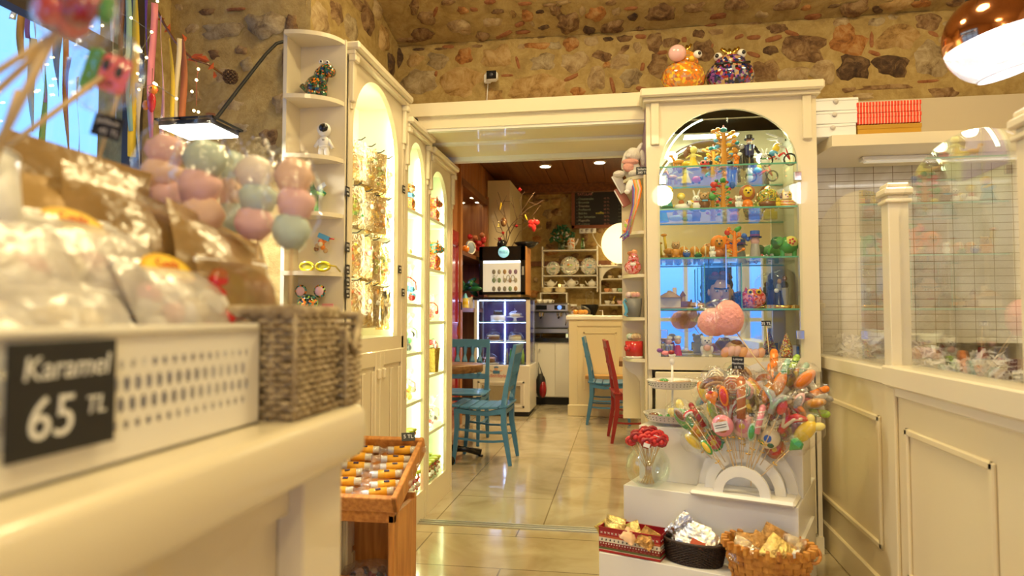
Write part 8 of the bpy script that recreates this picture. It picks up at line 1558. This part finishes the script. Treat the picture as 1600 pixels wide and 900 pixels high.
for k, (x, r_, lab) in enumerate(((865, .10, 'smaller decorated plate, left of three behind the shelf rail'), (891, .135, 'largest decorated plate with bird motif, centre of the rail'), (921, .125, 'decorated floral plate, right of three behind the rail'))):
    zc = sz+zs1[1]+r_; p = bw(x, 420); t = thing('decorative_plate', lab, 'plate', (p.x, BW-.05, zc), rot=(R(80), 0, 0)); mb = MB(); mb.lathe([(0, 0), (r_*.6, 0), (r_, .015), (r_, .018), (r_*.6, .005), (0, .004)], PT, n=28); mb.build('rim', t); mb = MB(); mb.lathe([(0, .006), (r_*.58, .006), (r_*.56, .008), (0, .008)], WHITEC, n=24); mb.build('well', t); mb = MB(); mb.ell((0, 0, .010), (r_*.35, r_*.2, .003), km(['mint', 'lime', 'sky'][k])); mb.ell((-.02, .015, .011), (r_*.15, r_*.12, .003), km(['lpink', 'orange', 'pink'][k])); mb.build('motif', t)
def teapot(x, z, r, lab, flip=1):
    p = bw(x, 440); t = thing('teapot', lab, 'teapot', (p.x, BW-.06, z), 0 if flip == 1 else pi); mb = MB(); mb.lathe([(.0, 0), (r*.6, 0), (r, r*.6), (r*.85, r*1.15), (r*.4, r*1.4), (0, r*1.42)], WHITEC, n=22); mb.build('body', t); mb = MB(); mb.lathe([(r*.42, r*1.4), (r*.3, r*1.55), (r*.08, r*1.6), (r*.14, r*1.78), (0, r*1.85)], WHITEC, n=18); mb.build('lid', t)
    mb = MB(); mb.tube([(r*.8, 0, r*.5), (r*1.2, 0, r*.8), (r*1.5, 0, r*1.35)], r*.12, WHITEC, 8, rs=[r*.22, r*.14, r*.09]); mb.build('spout', t); mb = MB(); mb.tube([(-r*.8, 0, r*1.15), (-r*1.3, 0, r*1.15), (-r*1.4, 0, r*.7), (-r*.9, 0, r*.4)], r*.09, WHITEC, 7); mb.build('handle', t)
zt_ = sz+zs1[2]
teapot(861, zt_, .062, 'white teapot at left of the lower shelf board'); teapot(893, zt_, .07, 'largest white teapot in the middle of the lower shelf board', -1); teapot(925, zt_, .062, 'white teapot at right of the lower shelf board', -1)
def cup(x, y, z, r, col, lab, grp=None, yy=None):
    p = bw(x, y); t = thing('cup', lab, 'cup', (p.x, (yy or BW-.06), z), group=grp); m = km(col) if isinstance(col, str) else col; mb = MB(); mb.open_lathe([(0, .002), (r*.6, .002), (r, r*1.3), (r*.93, r*1.3), (r*.55, .008), (0, .008)], m, n=18); mb.build('body', t); mb = MB(); mb.tube([(r*.9, 0, r*1.05), (r*1.5, 0, r*.95), (r*1.4, 0, r*.4), (r*.75, 0, r*.35)], r*.12, m, 6); mb.build('handle', t); return t
cup(881, 445, zt_, .03, WHITEC, 'small white cup with red print between left and middle teapot'); cup(909, 445, zt_, .03, WHITEC, 'small white cup between middle and right teapot')
p = bw(875, 445); fig('tea_light', 'tiny glowing yellow tea light beside the left teapot', 'candle', (p.x, BW-.07, zt_), .05, [('glass', 'c', (0, 0, 0), (.35, .4, .8), mat('tea_light_glow', (1, .8, .3), .4, emit=(1, .7, .2), es=3)), ('base', 'c', (0, 0, 0), (.4, .4, .1), 'amber')])
tz = sz+zs1[0]
p = bw(878, 392); t = thing('flower_vase', 'clear vase of dark leaves and white flowers on the wall shelf', 'vase', (p.x, BW-.06, tz)); mb = MB(); mb.open_lathe([(0, .002), (.05, .002), (.06, .12), (.05, .12), (.045, .01)], film('green_vase_glass', (.5, .75, .5), .15, .03), n=18); mb.build('vase', t); mb = MB(); q = random.Random(6)
for k in range(60): a = q.uniform(0, 6.3); rr = q.uniform(.02, .17); mb.ell((rr*cos(a), rr*sin(a)*.4, .13+q.uniform(0, .22)*(1.2-rr*3)), (.045, .012, .018), km('dgreen', .5), 6, 4, rot=(q.uniform(-1, 1), q.uniform(-1, 1), a))
mb.build('leaves', t); mb = MB()
for k in range(9): a = k*.7; mb.ell((.10*cos(a), -.03, .2+.05*sin(a*1.7)), (.018, .015, .018), WHITEC, 7, 5)
mb.build('flowers', t)
p = bw(893, 392); t = thing('patterned_jug', 'white and red patterned jug with handle on top of wall shelf', 'jug', (p.x, BW-.06, tz)); JM = mosaic('jug_pattern', ['white', 'brick', 'cream', 'orange', 'white'], 45); mb = MB(); mb.open_lathe([(0, .002), (.055, .002), (.06, .1), (.05, .16), (.055, .17), (.045, .16)], JM, n=20); mb.build('body', t); mb = MB(); mb.tube([(-.05, 0, .14), (-.1, 0, .13), (-.1, 0, .06), (-.055, 0, .05)], .008, WHITEC); mb.build('handle', t); mb = MB(); mb.tube([(.05, 0, .07), (.08, 0, .11), (.1, 0, .16)], .014, WHITEC, rs=[.018, .013, .009]); mb.build('spout', t)
p = bw(911, 392); t = thing('green_bottle', 'green glass bottle at the right end of wall shelf top', 'bottle', (p.x, BW-.06, tz)); mb = MB(); mb.lathe([(0, 0), (.03, 0), (.034, .07), (.018, .12), (.018, .15), (0, .15)], film('green_bottle_glass', (.3, .6, .25), .2, .03), n=16); mb.build('glass', t); mb = MB(); mb.lathe([(.02, .15), (.02, .165), (0, .165)], km('lime'), n=12); mb.build('cap', t)
s2, sx2, sz2, sw2, zs2 = shelf_unit('white arched cup shelf beside the globe lamp on the far wall', 937, 988, (417, 436, 457, 476), 414, 477, arch=True)
mb = MB(); pts = [(.02, zs2[1]-.03), (.02, zs2[0]), (sw2-.02, zs2[0]), (sw2-.02, zs2[1]+.04)]+[(sw2*.52+.2*cos(a)*.95, zs2[1]-.02+.17*sin(a)) for a in [.35+(pi-.35)*i/12 for i in range(13)]]; mb.prism(pts, .015, WHITE, Matrix.Translation((0, -.135, 0))); mb.build('arched_front', s2); mb = MB(); mb.bb((-.03, -.16, zs2[0]-.01), (sw2+.03, .02, zs2[0]+.012), WHITE, .004); mb.build('cornice', s2)
CU = 'cups on the arched shelf'
for (x, k, c, lab) in ((953, 1, 'cream', 'cream cup at left under the shelf arch'), (969, 1, 'white', 'white cup at right under the shelf arch'), (948, 2, 'peach', 'peach bowl on the middle arched shelf board'), (960, 2, 'white', 'small white jar on the middle arched shelf board'), (969, 2, 'mint', 'mint green bowl on the middle arched shelf board'), (949, 3, 'white', 'white tea cup on the lowest arched shelf board, left'), (968, 3, 'lpink', 'rose patterned tea cup on the lowest arched board, right'), (958, 0, 'cream', 'cream cup on top of the arched shelf, left'), (966, 0, 'tan', 'tan cup on top of the arched shelf, right')): cup(x, 440, sz2+zs2[k]+(.012 if k == 0 else 0), .042 if k in (2, 3) else .034, c, lab, CU)
p = bw(958, 470); fig('giraffe_ornament', 'little yellow giraffe between cups on the lowest arched board', 'ornament', (p.x, BW-.06, sz2+zs2[3]), .12, [('body', 'e', (0, 0, .25), (.2, .15, .2), 'cream'), ('neck', 't', (0, 0, .3), (.15, 0, .9, .05), 'yellow'), ('head', 'e', (.2, 0, .92), (.12, .07, .07), 'yellow')])
p = pY(972, 384, 9.45); t = thing('globe_lamp', 'large glowing cream globe lamp above the arched cup shelf', 'lamp', (p.x, 9.40, p.z-.275)); mb = MB(); mb.ell((0, 0, .30), .285, mat('globe_glow', (1, .9, .6), .5, emit=(1, .76, .34), es=3.2), 36, 24); mb.build('globe', t); mb = MB(); mb.lathe([(.07, 0), (.075, .01), (.06, .03)], STEEL); mb.build('base', t)

# ------------------------------------------------------------------ espresso corner
def kx(px, py, yy): p = pY(px, py, yy); return p
KW = KZ
p0_ = kx(845, 500, 8.95); t = thing('espresso_machine', 'steel two group espresso machine on the black kitchen worktop', 'coffee machine', (-.93, 8.98, KZ))
mb = MB(); mb.bb((-.26, 0, .05), (.24, .35, .12), STEEL, .01); mb.bb((-.26, .18, .12), (.24, .36, .36), STEEL, .01); mb.bb((-.27, 0, .33), (.25, .38, .46), STEEL, .02); mb.bb((-.24, .0, .115), (.22, .18, .125), BLACKM)
for x in (-.24, .2): mb.bb((x, .05, 0), (x+.03, .08, .05), CHROME)
mb.build('body', t)
for x in (-.13, .11): mb = MB(); mb.lathe([(.035, .28), (.04, .33)], CHROME, (x, .07, 0)); mb.tube([(x, .07, .275), (x, -.05, .26)], .012, BLACK); mb.build('group_head', t)
mb = MB(); mb.ell((.12, -.004, .4), (.03, .006, .03), mat('panel_blue', (.1, .2, .6), .3, emit=(.2, .4, 1), es=1.5)); mb.bb((-.2, -.004, .37), (-.05, 0, .43), BLACK); mb.bb((.05, -.003, .37), (.2, 0, .43), BLACK); mb.build('control_panel', t); mb = MB(); mb.tube([(.2, .04, .33), (.22, -.02, .25), (.2, -.04, .16)], .006, CHROME); mb.build('steam_wand', t)
for k, (px, c, r_) in enumerate(((849, WHITEC, .04), (858, WHITEC, .038), (865, WHITEC, .038))): cup(px, 480, KZ+.461, r_, c, 'white coffee cup on top of the espresso machine, %s' % ['left', 'middle', 'right'][k], 'cups on the espresso machine', 9.15)
rp = kx(840, 465, 9.3); t = thing('plate_rack', 'small white rack with stacked bowls behind the espresso machine', 'rack', (-1.12, 9.39, KZ)); mb = MB(); mb.bb((0, 0, .60), (.38, .2, .615), WHITE); mb.build('shelf', t)
for x in (0, .365): mb = MB(); mb.bb((x, 0, 0), (x+.015, .2, .6), WHITE); mb.build('side_panel', t)
for k in range(2):
    for j in range(3): t = thing('bowl', 'pale bowl, %s of the %s stack on the white rack' % (['bottom', 'middle', 'top'][j], ['left', 'right'][k]), 'bowl', (-1.03+.19*k, 9.49, KZ+.616+j*.02), group='bowls on the white rack'); mb = MB(); mb.open_lathe([(0, .002), (.05, .002), (.085, .03), (.08, .03), (.045, .008), (0, .008)], km('cream'), n=20); mb.build('bowl', t)
g = kx(878, 480, 9.2); fig('leaf_bunch', 'green herb bunch beside the coffee machine', 'plant', (g.x, 9.2, g.z-.12), .14, [('pot', 'c', (0, 0, 0), (.3, .35, .5), 'white')]+[('leaves', 'e', (.4*cos(k*2.4), .2*sin(k*2.4), .6+.04*k), (.3, .15, .12), 'green') for k in range(8)])
g = kx(895, 478, 9.48); t = thing('spread_jar', 'brown spread jar with white lid behind the bar counter', 'jar', (g.x, 9.48, 1.131)); mb = MB(); mb.lathe([(0, 0), (.065, 0), (.07, .13), (.055, .16), (0, .16)], km('brown'), n=20); mb.build('glass', t); mb = MB(); mb.lathe([(.058, .16), (.06, .19), (0, .19)], WHITEP, n=20); mb.build('lid', t); mb = MB(); mb.lathe([(.0715, .04), (.0715, .10)], km('cream'), n=20); mb.build('paper_label', t)
g = kx(921, 480, 9.1); t = thing('coffee_grinder', 'black coffee grinder with clear hopper behind the bar counter', 'grinder', (g.x, 9.15, KZ)); mb = MB(); mb.lathe([(.09, 0), (.08, .3), (.12, .40), (.12, .44)], BLACK, n=20); mb.build('body', t); mb = MB(); mb.open_lathe([(.05, .44), (.06, .6), (.03, .62)], GLASS, n=16); mb.build('hopper', t); mb = MB(); mb.tube([(0, -.08, .32), (0, -.18, .3)], .015, BLACK); mb.build('handle', t)
mb = MB(); mb.bb((-1.0, 9.1, 0), (-.2, 9.5, 1.129), CREAM2); 
mb.b.free()
t = thing('raised_shelf', 'plain pale raised shelf on the black worktop behind the bar', 'shelf', (-.35, 9.42, KZ)); mb = MB(); mb.bb((-.33, -.06, 0), (.1, .18, .23), CREAM2); mb.build('body', t); mb = MB(); mb.bb((-.35, -.07, .23), (.1, .19, .26), WHITE, .004); mb.build('worktop', t)
t = thing('cake_dome', 'glass cake dome with golden pastries on the bar counter', 'cake stand', (-.485, 8.07, 1.161)); mb = MB(); mb.lathe([(0, 0), (.15, 0), (.155, .01), (0, .012)], WHITEC, n=28); mb.build('plate', t); mb = MB(); mb.open_lathe([(.13, .012), (.13, .04)]+[(.13*cos(a), .04+.08*sin(a)) for a in [pi/2*i/8 for i in range(1, 9)]], GLASS, n=28); mb.ell((0, 0, .13), .014, GLASS); mb.build('cloche', t)
for k in range(5): a = k*1.26; mb = MB(); mb.ell((.06*cos(a), .06*sin(a), .04), (.04, .035, .03), km('amber')); mb.build('pastry', t)
g = pY(941, 490, 8.05); t = thing('tap', 'small chrome tap rising behind the bar worktop', 'tap', (g.x, 8.25, 1.161)); mb = MB(); mb.tube([(0, 0, 0), (0, 0, .06), (-.04, 0, .065)], .007, CHROME); mb.build('spout', t)
bpy.context.view_layer.update()
